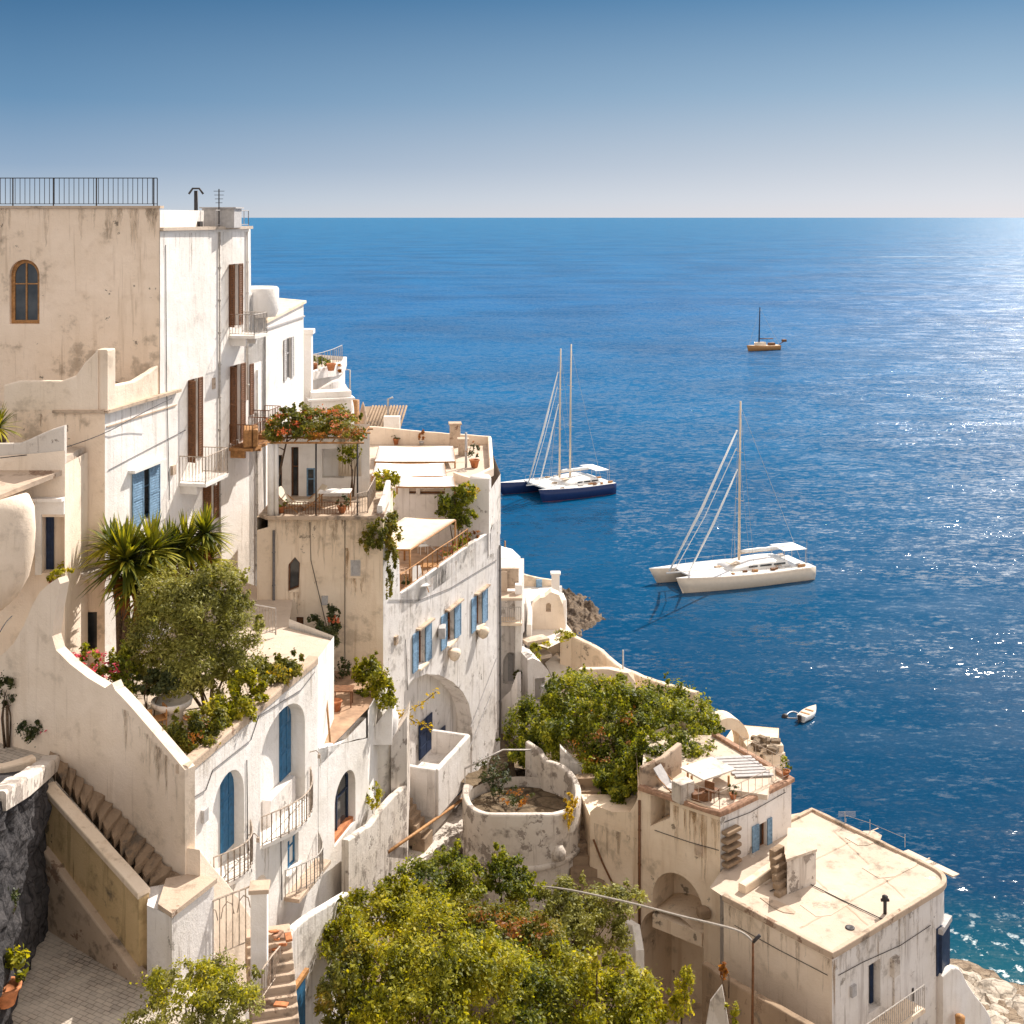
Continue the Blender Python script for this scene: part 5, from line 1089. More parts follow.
streaks(TH, f0, 1, f0.L-.1, 50.35, 46, .4, 2.6, seed=1, w=.3); streaks(TH, f1, .2, f1.L-.1, 42.45, 16, .3, 1.5, seed=2); streaks(TH, p1, .3, U(p1,158), 42.4, 16, .3, 1.8, seed=3); streaks(TH, p1, U(p1,162), U(p1,248), 49.3, 22, .4, 3.0, seed=4, w=.12)
for k in 'abcd':
    u0,u1,z0,z1 = hole_bb(sh[k]); streaks(TH, p1, u0-.1, u1+.1, z0-.15, 6, .4, 1.6, seed=ord(k), w=.12)
streaks(AH, p6, .3, p6.L-.2, 33.05, 60, .3, 1.8, seed=5, w=.16); streaks(AH, la, .3, la.L-.3, lambda u: 33.05+1.6*(1-u/la.L)-.05, 22, .3, 2.2, seed=6, w=.3)
streaks(AH, p6, hole_bb(a2)[0], hole_bb(a2)[1]+.3, hole_bb(a2)[2]-.15, 12, .4, 1.6, 'rust', seed=7); streaks(AH, p6, hole_bb(a1)[0], hole_bb(a1)[1]+.3, hole_bb(a1)[2]-.15, 9, .4, 1.5, 'rust', seed=8)
streaks(WH, p7, .1, U(p7,366), 29.35, 14, .4, 2.2, seed=9, w=.2); streaks(GH, p3, .6, p3.L-.1, p3.uz(300,519)[1], 34, .4, 2.8, seed=10, w=.26); streaks(GH, p3, U(p3,350), U(p3,362), p3.uz(355,577)[1], 6, .5, 1.6, 'rust', seed=11, w=.2); streaks(GH, p3, U(p3,346), U(p3,349), p3.uz(355,548)[1], 4, 1.5, 3.0, 'rust', seed=12, w=.22); streaks(GH, p3, U(p3,286), U(p3,300), p3.uz(290,592)[1], 6, .5, 1.3, 'rust', seed=13)
for i, lo in enumerate(W):
    u0,u1,z0,z1 = hole_bb(lo); streaks(MH, p4, u0-.5, u1+.5, z0-.12, 9, .5, 2.2, seed=20+i, w=.2)
streaks(MH, p4, .4, p4.L-.3, lambda u: 32.0, 46, .4, 3.0, seed=25, w=.22); streaks(DH, pL, .3, U(pL,640), 22.9, 12, .4, 2.0, seed=26, w=.25); streaks(DH, pL, U(pL,672), pL.L-.05, lambda u: 24.9, 22, .5, 3.6, 'rust', seed=27, w=.25); streaks(DH, pR, .2, pR.L-.1, 25.05, 14, .4, 1.6, seed=28)
streaks(FH, pG, .2, pG.L-.1, 22.65, 26, .4, 2.4, seed=29, w=.2); streaks(FH, pF, .2, pF.L-.1, 22.65, 34, .4, 2.8, seed=30, w=.2); streaks(FH, pF, u0*0+.05, .35, 22.6, 5, 1.5, 3.5, 'rust', seed=31)
# ================================================================= VEGETATION
bush('olive_tree', 'rounded grey-green olive tree on the garden terrace, in front of the tall house', 'tree', tuple(at(209,706,44.4)),
  [(190,610,44.8,48,34,1.6),(235,640,44.6,30,36,1.4),(150,640,45,30,34,1.4),(195,660,44.2,45,34,1.6),(225,590,45.2,30,26,1.2),(175,600,45.2,32,30,1.2),(165,675,44.6,30,24,1.1),(228,672,44.2,24,22,1)], 60000, .14, G['olive'], stems=5, seed=3, fill=.3, asp=.32)
def palm(name, label, base, heads, seed=0, group=None, dead=True):
    R.seed(seed); t = thing(name, label, 'palm', base, group); b = BM(); B = Vector(base)
    for (c, n, L, w) in heads: tube(b, [B, B.lerp(c,.5)+Vector((.1,0,0)), c], [.2,.15,.13], 8)
    obj('trunk', b, M['bark'], t); b = BM()
    for (c, n, L, w) in heads: rosette(b, c, n, L, w, up=.15)
    obj('crown', b, G['palm'], t)
    if dead:
        b = BM()
        for (c, n, L, w) in heads: rosette(b, c-Vector((0,0,.55)), int(n*.25), L*.55, w, up=-3.6, droop=.9)
        obj('dead_leaves', b, G['orange'], t)
    return t
palm('yucca_palm', 'big spiky sword-leaved palm on the garden terrace, leftmost with an orange dead skirt', at(122,690,47), [(at(126,562,46.8),260,1.9,.15),(at(152,552,47.3),200,1.6,.14),(at(112,545,47.4),120,1.3,.13),(at(140,585,46.8),160,1.5,.14)], 5, 'spiky palms on the garden terrace')
palm('yucca_palm', 'spiky sword-leaved palm on the garden terrace, right one under the lower balcony', at(190,680,48), [(at(186,548,48.6),200,1.5,.14),(at(205,534,48.8),160,1.25,.13),(at(170,552,48.2),160,1.4,.13),(at(208,560,48.8),110,1.2,.12)], 6, 'spiky palms on the garden terrace')
palm('dwarf_palm', 'small yellow-green palm cut by the left edge, on the low house roof', (xy(2,46.4)[0],46.4,41.2), [(at(-3,428,46.4),90,1.1,.1)], 8, dead=False)
T1 = 32.55
def tb(px, Y): return (xy(px,Y)[0], Y, T1)
bush('flowering_shrub', 'pink-flowering shrub in the left corner of the garden terrace', 'shrub', tb(95,43), [(88,672,43,24,20,.7),(112,682,42.6,22,22,.7),(125,670,43.4,14,26,.6)], 7000, .13, G['green'], stems=3, seed=4,
  extra=(('flower',[(88,660,42.6,18,12,.5),(104,668,42.4,14,10,.4),(125,688,42.2,7,8,.3)],260,.13,G['pink']),))
bush('terrace_hedge', 'russet and green shrub nearest the terrace corner, beside the planter table', 'shrub', tb(190,39.8), [(188,738,39.8,24,24,.5),(205,725,40.6,20,20,.5),(178,745,39.6,14,16,.4)], 7500, .13, G['vine'], seed=5, extra=(('blossom',[(190,728,39.6,20,12,.4)],160,.1,G['orange']),), group='shrubs along the terrace edge')
bush('terrace_hedge', 'bright yellow-green shrub in the middle of the terrace edge, right of the olive trunk', 'shrub', tb(235,42.2), [(232,708,42.0,26,18,.5),(248,690,43.2,20,18,.5),(215,718,41.2,18,14,.5)], 8000, .13, G['yellow'], seed=6, group='shrubs along the terrace edge')
bush('terrace_hedge', 'low orange-tinted shrub near the far end of the terrace edge', 'shrub', tb(275,45), [(272,672,45.2,24,14,.6),(290,665,46,14,12,.5),(258,680,44.2,14,12,.5)], 7500, .13, G['vine'], seed=7, extra=(('blossom',[(275,668,45,18,8,.4)],200,.1,G['gold']),), group='shrubs along the terrace edge')
bush('terrace_hedge', 'dark shrub at the foot of the left palm', 'shrub', tb(150,42.8), [(148,685,42.8,22,12,.5),(165,682,43,18,12,.5)], 3200, .13, G['darkg'], seed=8, group='shrubs along the terrace edge')
pot(58, 588, 45.4, .3, .25, 'yellow-green trailing plant below the dark blue window of the low house', 'yellow', 420, .14, .35)
bush('climbing_rose', 'dark climbing rose with a red bloom against the weathered loggia house', 'shrub', (xy(322,55.5)[0],55.5,29.3), [(318,638,55.6,20,20,.6),(330,622,55.8,10,16,.4),(308,655,55,16,12,.5)], 6000, .13, G['darkg'], seed=9, extra=(('flower',[(334,620,55.2,6,5,.2)],30,.16,G['red']),('blossom',[(303,648,54.8,6,12,.3)],80,.13,G['gold'])))
bush('patio_shrub', 'dark sparse shrub at the back of the brown-tiled terrace', 'shrub', (xy(340,56.2)[0],56.2,29.3), [(338,680,56,12,14,.4),(345,668,56,8,10,.3)], 700, .13, G['darkg'], seed=10)
bush('patio_bush', 'leafy light green bush on the right side of the brown-tiled terrace', 'bush', (xy(375,54.6)[0],54.6,29.3), [(374,688,54.4,22,20,.7),(366,672,54.6,14,16,.5),(385,695,54,12,16,.5)], 7500, .14, G['yellow'], seed=12)
table('patio_table', 'small brown table on the brown-tiled terrace', (xy(343,53.0)[0],53.0,29.3), .9,.7,.7,'brown','brown')
b = BM(); bellpot(b, (xy(336,52.4)[0],52.4,29.3), .25,.45); single('clay_pot', b, M['tile'], 'empty clay pot on the brown-tiled terrace beside its table', 'pot')
b = BM(); c = at(408,712,57.4); 
def sprig(name, label, pts, mat, n, ls, r=.02):
    P = [at(*p) for p in pts]; t = thing(name, label, 'branch', P[0]); b = BM(); tube(b, P, r, 5); obj('stem', b, M['bark'], t)
    leaves('foliage', [((p.x,p.y,p.z), (.22,.2,.2)) for p in densify(P,.25)], n, ls, mat, t, fill=.2); return t
sprig('flowering_branch', 'arching branch with yellow leaves in front of the big blind arch', [(385,712,56.5),(402,714,57),(420,705,57.6),(436,692,58.2)], G['gold'], 260, .13)
sprig('flowering_branch', 'drooping lower branch with yellow leaves in front of the big blind arch', [(402,714,57),(415,722,57.3),(430,726,57.6)], G['gold'], 160, .13)
bush('wall_plant', 'small green plant in the pocket below the round white turret', 'plant', at(374,812,52.6), [(376,798,52.6,10,12,.4)], 600, .12, G['yellow'], seed=13)
# bougainvillea on the loggia pergola
bush('bougainvillea', 'red and orange bougainvillea covering the pergola of the loggia', 'climber', (xy(269,57)[0],57,36.5), [(290,426,58,24,13,1.6),(318,424,58,26,14,1.7),(345,428,58,20,13,1.6),(275,430,57.4,10,12,1.),(300,414,58,14,8,1.),(335,416,59,16,8,1.2),(282,412,58.5,6,10,.4)], 15000, .15, G['vine'], stems=1, seed=14, fill=.35,
  extra=(('flower',[(292,422,57.4,22,12,1.5),(318,418,57.4,26,12,1.6),(345,424,57.4,18,12,1.4)],1000,.12,G['red']),('blossom',[(318,430,57.2,40,8,1.2)],900,.12,G['orange'])))
bush('hanging_vine', 'green bush inside the right end of the loggia, under the pergola', 'climber', (xy(352,59.5)[0],59.5,37), [(352,450,59,9,9,.5),(345,455,59,8,10,.4)], 900, .13, G['yellow'], seed=15)
bush('round_shrub', 'rounded bright green shrub at the left of the awnings, above the hanging vine', 'shrub', (xy(383,62.5)[0],62.5,33.5), [(384,482,62.5,13,12,.8),(383,498,62.2,12,12,.8)], 6000, .14, G['yellow'], seed=16)
bush('hanging_vine', 'long vine hanging down the corner between the loggia house and the long house', 'climber', (xy(384,58)[0],58,36), [(385,520,58.2,13,12,.6),(376,535,56.7,12,14,.45),(390,535,57.5,13,18,.5),(391,560,57.0,7,16,.3),(389,585,56.9,4,22,.2),(366,545,56.6,9,10,.3)], 11000, .12, G['vine'], seed=17, fill=.3, hang=.6)
bush('leafy_bush', 'dense dark green bush against the awning house, right end of the long terrace', 'bush', (xy(457,69)[0],69,31.6), [(455,502,69,18,14,.9),(462,515,68.8,16,14,.8),(448,512,69,12,12,.7),(466,496,69,10,12,.6)], 9000, .15, G['green'], seed=18, extra=(('blossom',[(470,488,68.8,8,8,.4)],120,.13,G['gold']),))
bush('terrace_shrub', 'dark green shrub on the top terrace of the stepped white house', 'shrub', (xy(316,79)[0],79,39.8), [(317,363,79,12,6,.7)], 900, .16, G['green'], seed=19); bush('terrace_shrub', 'orange-leaved shrub at the right end of the top terrace of the stepped house', 'shrub', (xy(334,80)[0],80.5,39.8), [(333,368,80.6,10,5,.7)], 700, .15, G['orange'], seed=20)
b = BM(); 
for i, x in enumerate((313,331)): bellpot(b, (*xy(x,78.2),zz(371,78)), .3,.45)
single('pots_pair', b, M['tile'], 'two clay pots on the top terrace of the stepped house', 'pots')
# big vine
bush('vine_canopy', 'sprawling green vine spilling over the garden between the long house and the roof terrace', 'vine', (xy(600,63)[0],63,19.3),
  [(540,728,64,34,26,2.2),(520,745,63,20,16,1.5),(575,705,65,34,24,2.4),(600,735,62,34,40,2.2),(615,770,60,30,26,1.8),(625,700,65,34,20,2.2),(660,710,64,34,24,2.4),(690,735,62.5,30,22,2),(715,752,60,13,26,1),(690,745,59,26,16,1.6),(655,755,58.5,24,18,1.6),(700,725,62,20,18,1.6),(628,785,57.6,16,16,1.),(668,768,57.5,20,12,1.),(640,760,58,20,18,1.2),(680,718,64,30,22,2),(560,735,62,26,22,1.6),(610,790,58.5,22,18,1.2),(570,690,67,20,14,1.4),(645,730,62,22,18,1.6)],
  92000, .165, G['green'], stems=7, seed=21, fill=.35, extra=(('young_leaves',[(575,700,64.5,36,22,2.2),(600,690,66,30,14,1.6),(560,715,63.2,30,16,1.4),(640,742,61.4,24,16,1.)],5000,.16,G['yellow']),('russet_leaves',[(605,735,60.8,34,26,1.4),(600,765,60,26,20,1),(625,712,63.4,16,8,.8)],600,.14,G['orange'])))
bush('garden_conifer', 'small pointed green shrub standing out of the vine in front of the curving sea wall', 'shrub', (xy(622,70)[0],70,19.3), [(622,690,70,9,12,.6),(584,678,72,9,9,.6)], 1500, .16, G['green'], seed=22)
bush('wall_weed', 'yellow-green weeds on the little terrace above the bright roof', 'plant', (xy(555,77)[0],77,22.3), [(562,636,77,14,5,.7),(540,645,77,10,4,.6),(535,655,75,5,14,.4)], 1500, .16, G['yellow'], stems=0, seed=23)
bush('sea_shrub', 'small dark shrub under the white parasol', 'shrub', (xy(513,85)[0],85,26), [(515,568,86,6,4,.5)], 300, .18, G['darkg'], stems=0, seed=24)
bush('trailing_plant', 'yellow trailing plant hanging over the right rim of the round terrace', 'plant', (xy(572,56)[0],56,23), [(571,800,56.3,7,8,.3),(569,816,55.5,5,12,.25)], 700, .13, G['gold'], stems=0, seed=25)
bush('dry_shrub', 'brown dry shrub growing on the round terrace floor', 'shrub', (xy(497,58.5)[0],58.5,22.6), [(497,782,59,16,12,1),(520,795,58,16,6,.8),(490,770,60,14,14,.8)], 1500, .13, G['darkg'], seed=26, extra=(('blossom',[(515,798,57.5,14,6,.8)],120,.14,G['orange']),))
bush('potted_creeper', 'thin dark creeper hanging on the pilaster of the narrow cliff house', 'plant', at(519,682,75), [(519,676,75,6,5,.3)], 250, .15, G['darkg'], seed=27)
# lower thicket: individual big bushes
LB = [
 ('yellow-green leafy tree filling the bottom centre, in front of all the other bushes', [(430,960,42,58,42,2.4),(380,985,41.5,44,40,2),(480,990,42,50,40,2.2),(420,1010,40,60,30,2)], 26000, 'yellow', (430,1060,41)),
 ('bright green bush at the foot of the peeling white wall', [(370,915,45.5,36,24,1.6),(350,935,44.5,30,26,1.4),(400,905,46.5,30,20,1.5)], 11000, 'yellow', (370,980,45)),
 ('green bush reaching up below the cliff stairs', [(440,880,50,34,22,1.6),(415,890,49,26,18,1.4),(470,885,50.5,26,18,1.4),(452,862,50.5,12,18,.8)], 9000, 'green', (440,930,50)),
 ('green shrub growing at the foot of the round terrace', [(505,878,51,24,18,1.1),(500,858,51.2,9,16,.5),(520,890,50.5,22,16,1.1),(535,882,51,12,6,.5)], 6000, 'green', (505,925,51)),
 ('orange-tinted bush below the round terrace', [(500,935,47,46,22,2),(545,950,46,34,22,1.8),(470,925,47.5,30,18,1.4)], 12000, 'vine', (505,985,47)),
 ('grey-green olive-like tree in front of the big dark arch', [(590,905,49,38,16,1.5),(560,915,48.5,24,20,1.4),(625,900,49,22,12,1.2),(600,930,48,30,24,1.5),(560,895,49.5,22,10,1)], 11000, 'olive', (590,990,48.5)),
 ('yellow-green bush at the bottom edge left of the spindly golden shrub', [(600,1000,43,44,30,2),(560,985,43.5,34,30,1.8),(640,1005,43.5,30,26,1.6),(620,980,45,20,18,1)], 14000, 'yellow', (600,1060,43)),
 ('dark bush in the shadow beside the green garage door', [(345,985,41,22,36,1.2),(330,1000,40.5,16,24,1),(360,960,42,18,20,1)], 5200, 'vine', (345,1050,41)),
 ('dense green bush between the orange-tinted one and the bottom edge', [(520,985,43.5,40,26,1.8),(540,1010,42.5,40,22,1.8),(480,960,44.5,30,20,1.5)], 10000, 'green', (520,1050,43)),
]
for i, (lab, bl, n, g, base) in enumerate(LB):
    ex = ()
    if i == 4: ex = (('russet_leaves', [(500,925,46,34,12,1.2),(530,935,45.5,22,12,1)], 450, .13, G['orange']),)
    bush('thicket_bush', lab, 'bush', tuple(at(*base)), bl, int(n*1.5), .14, G[g], group='bushes below the houses', stems=5, seed=30+i, extra=ex, fill=.35)
bush('golden_shrub', 'spindly shrub with golden leaves in front of the big dark arch', 'shrub', tuple(at(680,1050,43.5)), [(680,1000,43.6,12,26,.6),(688,975,43.8,8,14,.4),(668,1010,43.4,8,14,.4)], 2200, .12, G['yellow'], seed=50, fill=.1)
bush('golden_shrub', 'low golden-leaved sprig at the bottom edge, right of the spindly shrub', 'shrub', tuple(at(735,1050,43)), [(733,1012,43,8,10,.4)], 400, .12, G['yellow'], seed=51, fill=.1)
bush('dry_agave', 'small reddish dry shrub against the cream wall of the flat-roofed house', 'shrub', tuple(at(728,990,46.5)), [(724,970,46.8,6,10,.3)], 260, .14, G['orange'], seed=52, fill=.1)
bush('roadside_bush', 'yellow-flowering bush at the bottom left beside the paved lane', 'bush', tuple(at(195,1060,34)), [(185,1000,34,44,28,1.1),(225,990,34.4,34,26,1),(150,1018,33.6,30,14,.8),(200,980,34.6,20,16,.7),(240,1015,34,24,24,.9)], 13000, .10, G['olive'], stems=5, seed=53, extra=(('blossom',[(190,985,33.6,46,20,.8),(225,985,33.8,30,20,.7)],3600,.09,G['yellow']),), fill=.35)
pot(6, 1004, 33.6, .38, .5, 'terracotta pot with a yellow-green grass at the bottom left corner', 'yellow', 700, .16, .45)
bush('wall_shrub', 'dark shrub growing out of the shaded rock face at the left edge', 'shrub', tuple(at(2,925,34.8)), [(4,900,34.8,13,15,.5)], 900, .1, G['darkg'], seed=54)
bush('dark_rose', 'dark leafy shrub on the landing at the top of the stone stairs', 'shrub', (xy(36,42)[0],42.0,32.0), [(34,730,42,17,16,.5),(45,722,42,10,12,.4)], 1900, .12, G['darkg'], seed=55, extra=(('flower',[(40,722,41.7,12,12,.4)],30,.1,G['pink']),))
bush('small_tree', 'thin dark little tree at the left edge above the stairs', 'tree', (xy(8,42.2)[0],42.2,32), [(5,692,42.2,10,16,.4)], 800, .12, G['darkg'], seed=56)
b = BM(); tube(b, [at(8,760,42.2), at(7,705,42.2)], .05, 6)
single('support_stake', b, M['bark'], 'thin dark stake supporting the little tree at the left edge', 'stake')
# creeping plants on ledges

# ================================================================= THINGS ON THE GARDEN TERRACE
b = BM(); c = Vector((xy(172,43)[0],43,T1)); lathe(b, c, [(.25,0),(.32,.1),(.4,.5),(.66,.68),(.7,.85),(.6,.85),(.56,.7),(.01,.68)], 22); single('stone_basin', b, M['white2'], 'wide white stone basin on the garden terrace beneath the olive tree', 'basin')
chair('wooden slatted chair on the garden terrace, nearest the stair wall', (xy(146,41.8)[0],41.8,T1), .4, 'wood', 'wood', group='chairs on the garden terrace'); chair('wooden slatted chair on the garden terrace beside the basin', (xy(160,42.6)[0],42.4,T1), -1.0, 'wood', 'wood', group='chairs on the garden terrace')
b = BM(); c = Vector((xy(133,40.9)[0],41.0,T1)); bbox_(b, c+Vector((0,0,.55)), (.5,.4,1.1), .3, .05); single('tiled_pedestal', b, M['blue2'], 'blue and white tiled pedestal at the corner of the garden terrace', 'pedestal')
b = BM(); box(b, (-12.1,52.6,T1+.9), (.9,.6,1.8), .2); single('garden_cupboard', b, M['grey'], 'grey cupboard at the foot of the drainpipe of the loggia house', 'cupboard')
b = BM(); c0 = Vector((xy(252,51.5)[0],51.5,T1)); rail(b, [c0+Vector((0,0,.4)), c0+Vector((.9,.4,.1))], 1.1, .12, .015, .03); single('step_railing', b, M['whiteiron'], 'white metal railing on the garden terrace beside the loggia house drainpipe', 'railing')

# ================================================================= GATE, LANE, LOWER STEPS
GT = thing('iron_gate', 'light wrought iron gate between two white pillars at the foot of the arched house', 'gate', (*xy(218,37.9),27.6))
b = BM(); g0 = Vector((*xy(186,37.2),27.6)); g1_ = Vector((*xy(252,38.6),27.6)); rail(b, [g0, g1_], 1.75, .2, .018, .03)
for i in range(4):
    p = g0.lerp(g1_, .12+.25*i); d = (g1_-g0).normalized()*.22
    tube(b, [p-d+Vector((0,0,1.1)), p-d*.7+Vector((0,0,1.42)), p+Vector((0,0,1.55)), p+d*.7+Vector((0,0,1.42)), p+d+Vector((0,0,1.1))], .018, 5)
obj('gate_leaf', b, M['lightiron'], GT)
b = BM(); bbox_(b, (*xy(186,37.2),28.45), (.14,.14,1.9), 0, .02); obj('gate_post', b, M['iron'], GT)
GP = thing('gate_pillar', 'tall white pillar with a flat cap at the right end of the iron gate', 'pillar', (*xy(259,38.5),25)); b = BM(); c = xy(259.5,38.5); bbox_(b, (*c,27.15), (.5,.5,4.3), .1, .04); obj('shaft', b, M['white'], GP); b = BM(); bbox_(b, (*c,29.36), (.62,.62,.14), .1, .03); obj('cap', b, M['coping'], GP)
# curving parapet that runs down from the far balcony to the bottom
b = BM(); CP = [(352,905,46.5),(338,915,45),(318,912,44),(300,930,43),(285,945,41.5),(275,968,40.5),(277,1000,39.6),(282,1030,39)]
CPz = [(345,892,46.8),(332,900,45.6),(318,908,44.6),(304,917,43.6),(291,927,42.6),(284,942,41.7),(279,958,40.9),(276,980,40.2)]
strip(b, smoothline([(*xy(x,Y),18,zz(y,Y)) for x,y,Y in CPz]), .3, .02); CW = single('curved_parapet', b, M['white2'], 'curved white parapet sweeping down past the small balcony to the bottom steps', 'wall')
b = BM()
for i in range(12):
    Y = 38.2-.12*i+.0; z = 27.4-.2*i; c = xy(268+i*.9, 39.6-.22*i); bbox_(b, (c[0],c[1],z-.5), (1.4,.5,1.0), .25, .04)
single('lane_steps', b, M['coping'], 'rough terracotta and stone steps dropping away right of the gate pillar', 'steps')
THP = thing('tile_heap', 'heap of broken orange roof tiles beside the lower steps at the bottom', 'tiles', at(290,1022,37.2))
for i in range(9):
    b = BM(); c = at(*((270+R.uniform(0,22), 930+R.uniform(0,22), 39.2) if i < 8 else (262+R.uniform(0,48), 1003+R.uniform(0,26), 37.3+R.uniform(-.3,.3)))); bbox_(b, (c.x,c.y,c.z), (R.uniform(.2,.45),R.uniform(.15,.25),R.uniform(.05,.1)), R.uniform(0,3), .02)
    bmesh.ops.rotate(b, cent=c, matrix=Matrix.Rotation(R.uniform(-.5,.5),3,'X'), verts=b.verts); obj('tile', b, M['tile' if i%3 else 'tile2'], THP)
b = BM(); rail(b, [at(262,1000,37.5), at(272,985,38.2), at(280,975,39)], .9, .16, .015, .025); single('lower_handrail', b, M['lightiron'], 'curved light handrail beside the lower steps', 'handrail')
GD = thing('green_door', 'dark green door under the curving parapet, behind the thicket', 'door', (*xy(302,42),20)); pg = Pl(xy(288,41.6), xy(313,43.6)); b = BM(); pbox(b, pg, 0, 1.3, 20.4, 24.0, -.05, .05); obj('door_leaf', b, M['blue'], GD); b = BM(); pbox(b, pg, -.2, -.003, 20.4, 24.1, -.05, .1); pbox(b, pg, 0, 1.5, 24.01, 24.15, -.05, .1); obj('frame', b, M['wood'], GD)
# low wall top left of the lane and rock-faced retaining wall
def rocky(pl, w, z0, z1, nx, nz, amp, thick=.8, z1b=None):
    z1b = z1 if z1b is None else z1b
    b = BM(); g = {}
    for i in range(nx+1):
        for j in range(nz+1):
            u = w*i/nx; z = z0+(z1+(z1b-z1)*i/nx-z0)*j/nz; p = pl.pt(u, z, 0); q = p*1.1; d = amp*(noise.noise(q)+.5*noise.noise(q*2.3)+.3*noise.noise(q*5)+.6*abs(noise.noise(q*.7)))
            g[i,j] = b.verts.new(pl.pt(u, z, d))
    for i in range(nx):
        for j in range(nz): b.faces.new((g[i,j],g[i+1,j],g[i+1,j+1],g[i,j+1]))
    T = [g[i,nz] for i in range(nx+1)]; T2 = [b.verts.new(v.co+Vector((-pl.n.x*thick,-pl.n.y*thick,.02))) for v in T]
    for i in range(nx): b.faces.new((T[i],T[i+1],T2[i+1],T2[i]))
    return b
RW = Pl((-13.4,31.5), (-15.05,41.2)); b = rocky(RW, RW.L, 27.2, 35.0, 80, 70, .28, 3, z1b=32.0)
single('stone_retaining_wall', b, M['shaderock'], 'shaded rough stone retaining wall at the left edge beside the paved lane', 'rock wall')
b = BM(); strip(b, [(-13.75,33.2,34.2,34.75),(-14.2,36,33.3,33.9),(-14.8,39,32.4,32.9),(-15.2,41.2,31.8,32.2)], .6, .05, r=.08); single('retaining_wall_coping', b, M['worn'], 'pale worn ledge along the top of the shaded stone retaining wall', 'ledge')
b = BM(); poly(b, [(-20,38), (-14.9,38.5), (-15.2,41.3), (-16,43), (-20,43)], 32.1); struct('upper_path', b, M['pave'])
b = BM(); strip(b, [(-19,38.9,31,32.6),(-16,39.4,31,32.75),(-15.3,40.0,31,32.75)], .4, .03); single('low_path_wall', b, M['sand'], 'low wall with a pale flat top at the left edge beside the stair head', 'wall')
b = BM(); box(b, (*xy(2,33.0),27.6), (1.2,1.5,.8)); single('pot_plinth', b, M['sand'], 'low cream plinth under the corner pot at the bottom left', 'plinth')
b = BM(); poly(b, [(-16,28), (-5,28), (-8.0,36.5), (-9.2,38.3), (-10.0,38.1), (-10.9,37.1), (-15.0,40.2), (-15,34)], 27.6); struct('paved_lane', b, M['pave'])

# ================================================================= CABLES, LAMP, BEAM
b = BM(); tube(b, [at(388,852,53), at(420,830,56), at(455,805,60), at(480,785,64), at(493,765,66)], .07, 6); single('timber_beam', b, M['wood'], 'long slanting timber pole over the cliff below the projecting balcony', 'pole')
SL = thing('street_lamp', 'thin lamp pole with a short arm in front of the flat-roofed house wall', 'street lamp', at(753,1060,43.8))
b = BM(); tube(b, [at(752,1060,43.8), at(753,970,43.8), at(753,940,43.8)], [.05,.045,.04], 7); obj('pole', b, M['brown'], SL)
b = BM(); tube(b, [at(753,942,43.8), at(757,938,43.8), at(760,935,43.8)], .06, 7); obj('lamp_head', b, M['iron'], SL)
def cable(pts, r, lab, mat='rope', name='overhead_cable'):
    P = smoothline([at(*p) for p in pts], 2); b = BM(); tube(b, P, r, 5); return single(name, b, M[mat], lab, 'cable')
cable([(753,942,43.8),(748,936,43.9),(738,930,44),(715,924,44.3),(680,916,45),(640,905,46),(600,896,47),(560,888,49),(530,886,52)], .04, 'thick pale overhead cable running from the lamp pole past the big arch')
cable([(0,458,45),(52,452,46),(105,434,47.8),(140,414,50),(172,398,52)], .018, 'thin dark cable across the low house and the corner of the tall house', 'iron')
cable([(0,632,41),(6,622,42),(12,616,42.5)], .02, 'short cable stub at the left edge on the rounded turret', 'iron')
cable([(760,700,66),(800,790,66)], .008, 'unused', 'iron') if False else None
b = BM(); P_ = [atz(845,815,ZR+.5), atz(870,823,ZR+.45), atz(905,838,ZR+.4)]
tube(b, P_, .012, 4)
for p in P_[:]+[atz(846,822,ZR)]:
    tube(b, [(p.x,p.y,ZR),(p.x,p.y,p.z+.15)], .015, 4)
for k in range(5): p = P_[0]; tube(b, [(p.x-.3,p.y,p.z-.05+.05*k),(p.x+.5,p.y+.1,p.z-.1+.05*k)], .008, 4)
single('wire_antenna', b, M['grey'], 'thin wire antenna along the seaward edge of the bare flat roof', 'antenna')
b = BM(); tube(b, [at(911,980,49.3), at(911,992,49.3), at(913,1060,49.3)], .04, 6); box(b, at(912,994,49.3), (.12,.12,.5)); single('wall_pole', b, M['iron'], 'thin dark pole in front of the flat-roofed house, by its right windows', 'pole')
b = BM(); hexa(b, [at(700,1060,46), at(735,1060,45.2), at(735,1060,45), at(700,1060,45.8), at(710,1000,46), at(722,984,45.5), at(722,986,45.3), at(710,1002,45.8)]); single('leaning_board', b, M['white2'], 'pale pointed board leaning at the foot of the cream wall', 'board')
b = BM(); strip(b, [(*xy(705,48.8),8,zz(962,48.8)),(*xy(740,47),8,zz(985,47)),(*xy(790,45),8,zz(1012,45)),(*xy(820,44),8,zz(1030,44))], .3, .03); single('lane_edge_wall', b, M['step'], 'low brown wall slanting along the foot of the cream wall of the flat-roofed house', 'wall')
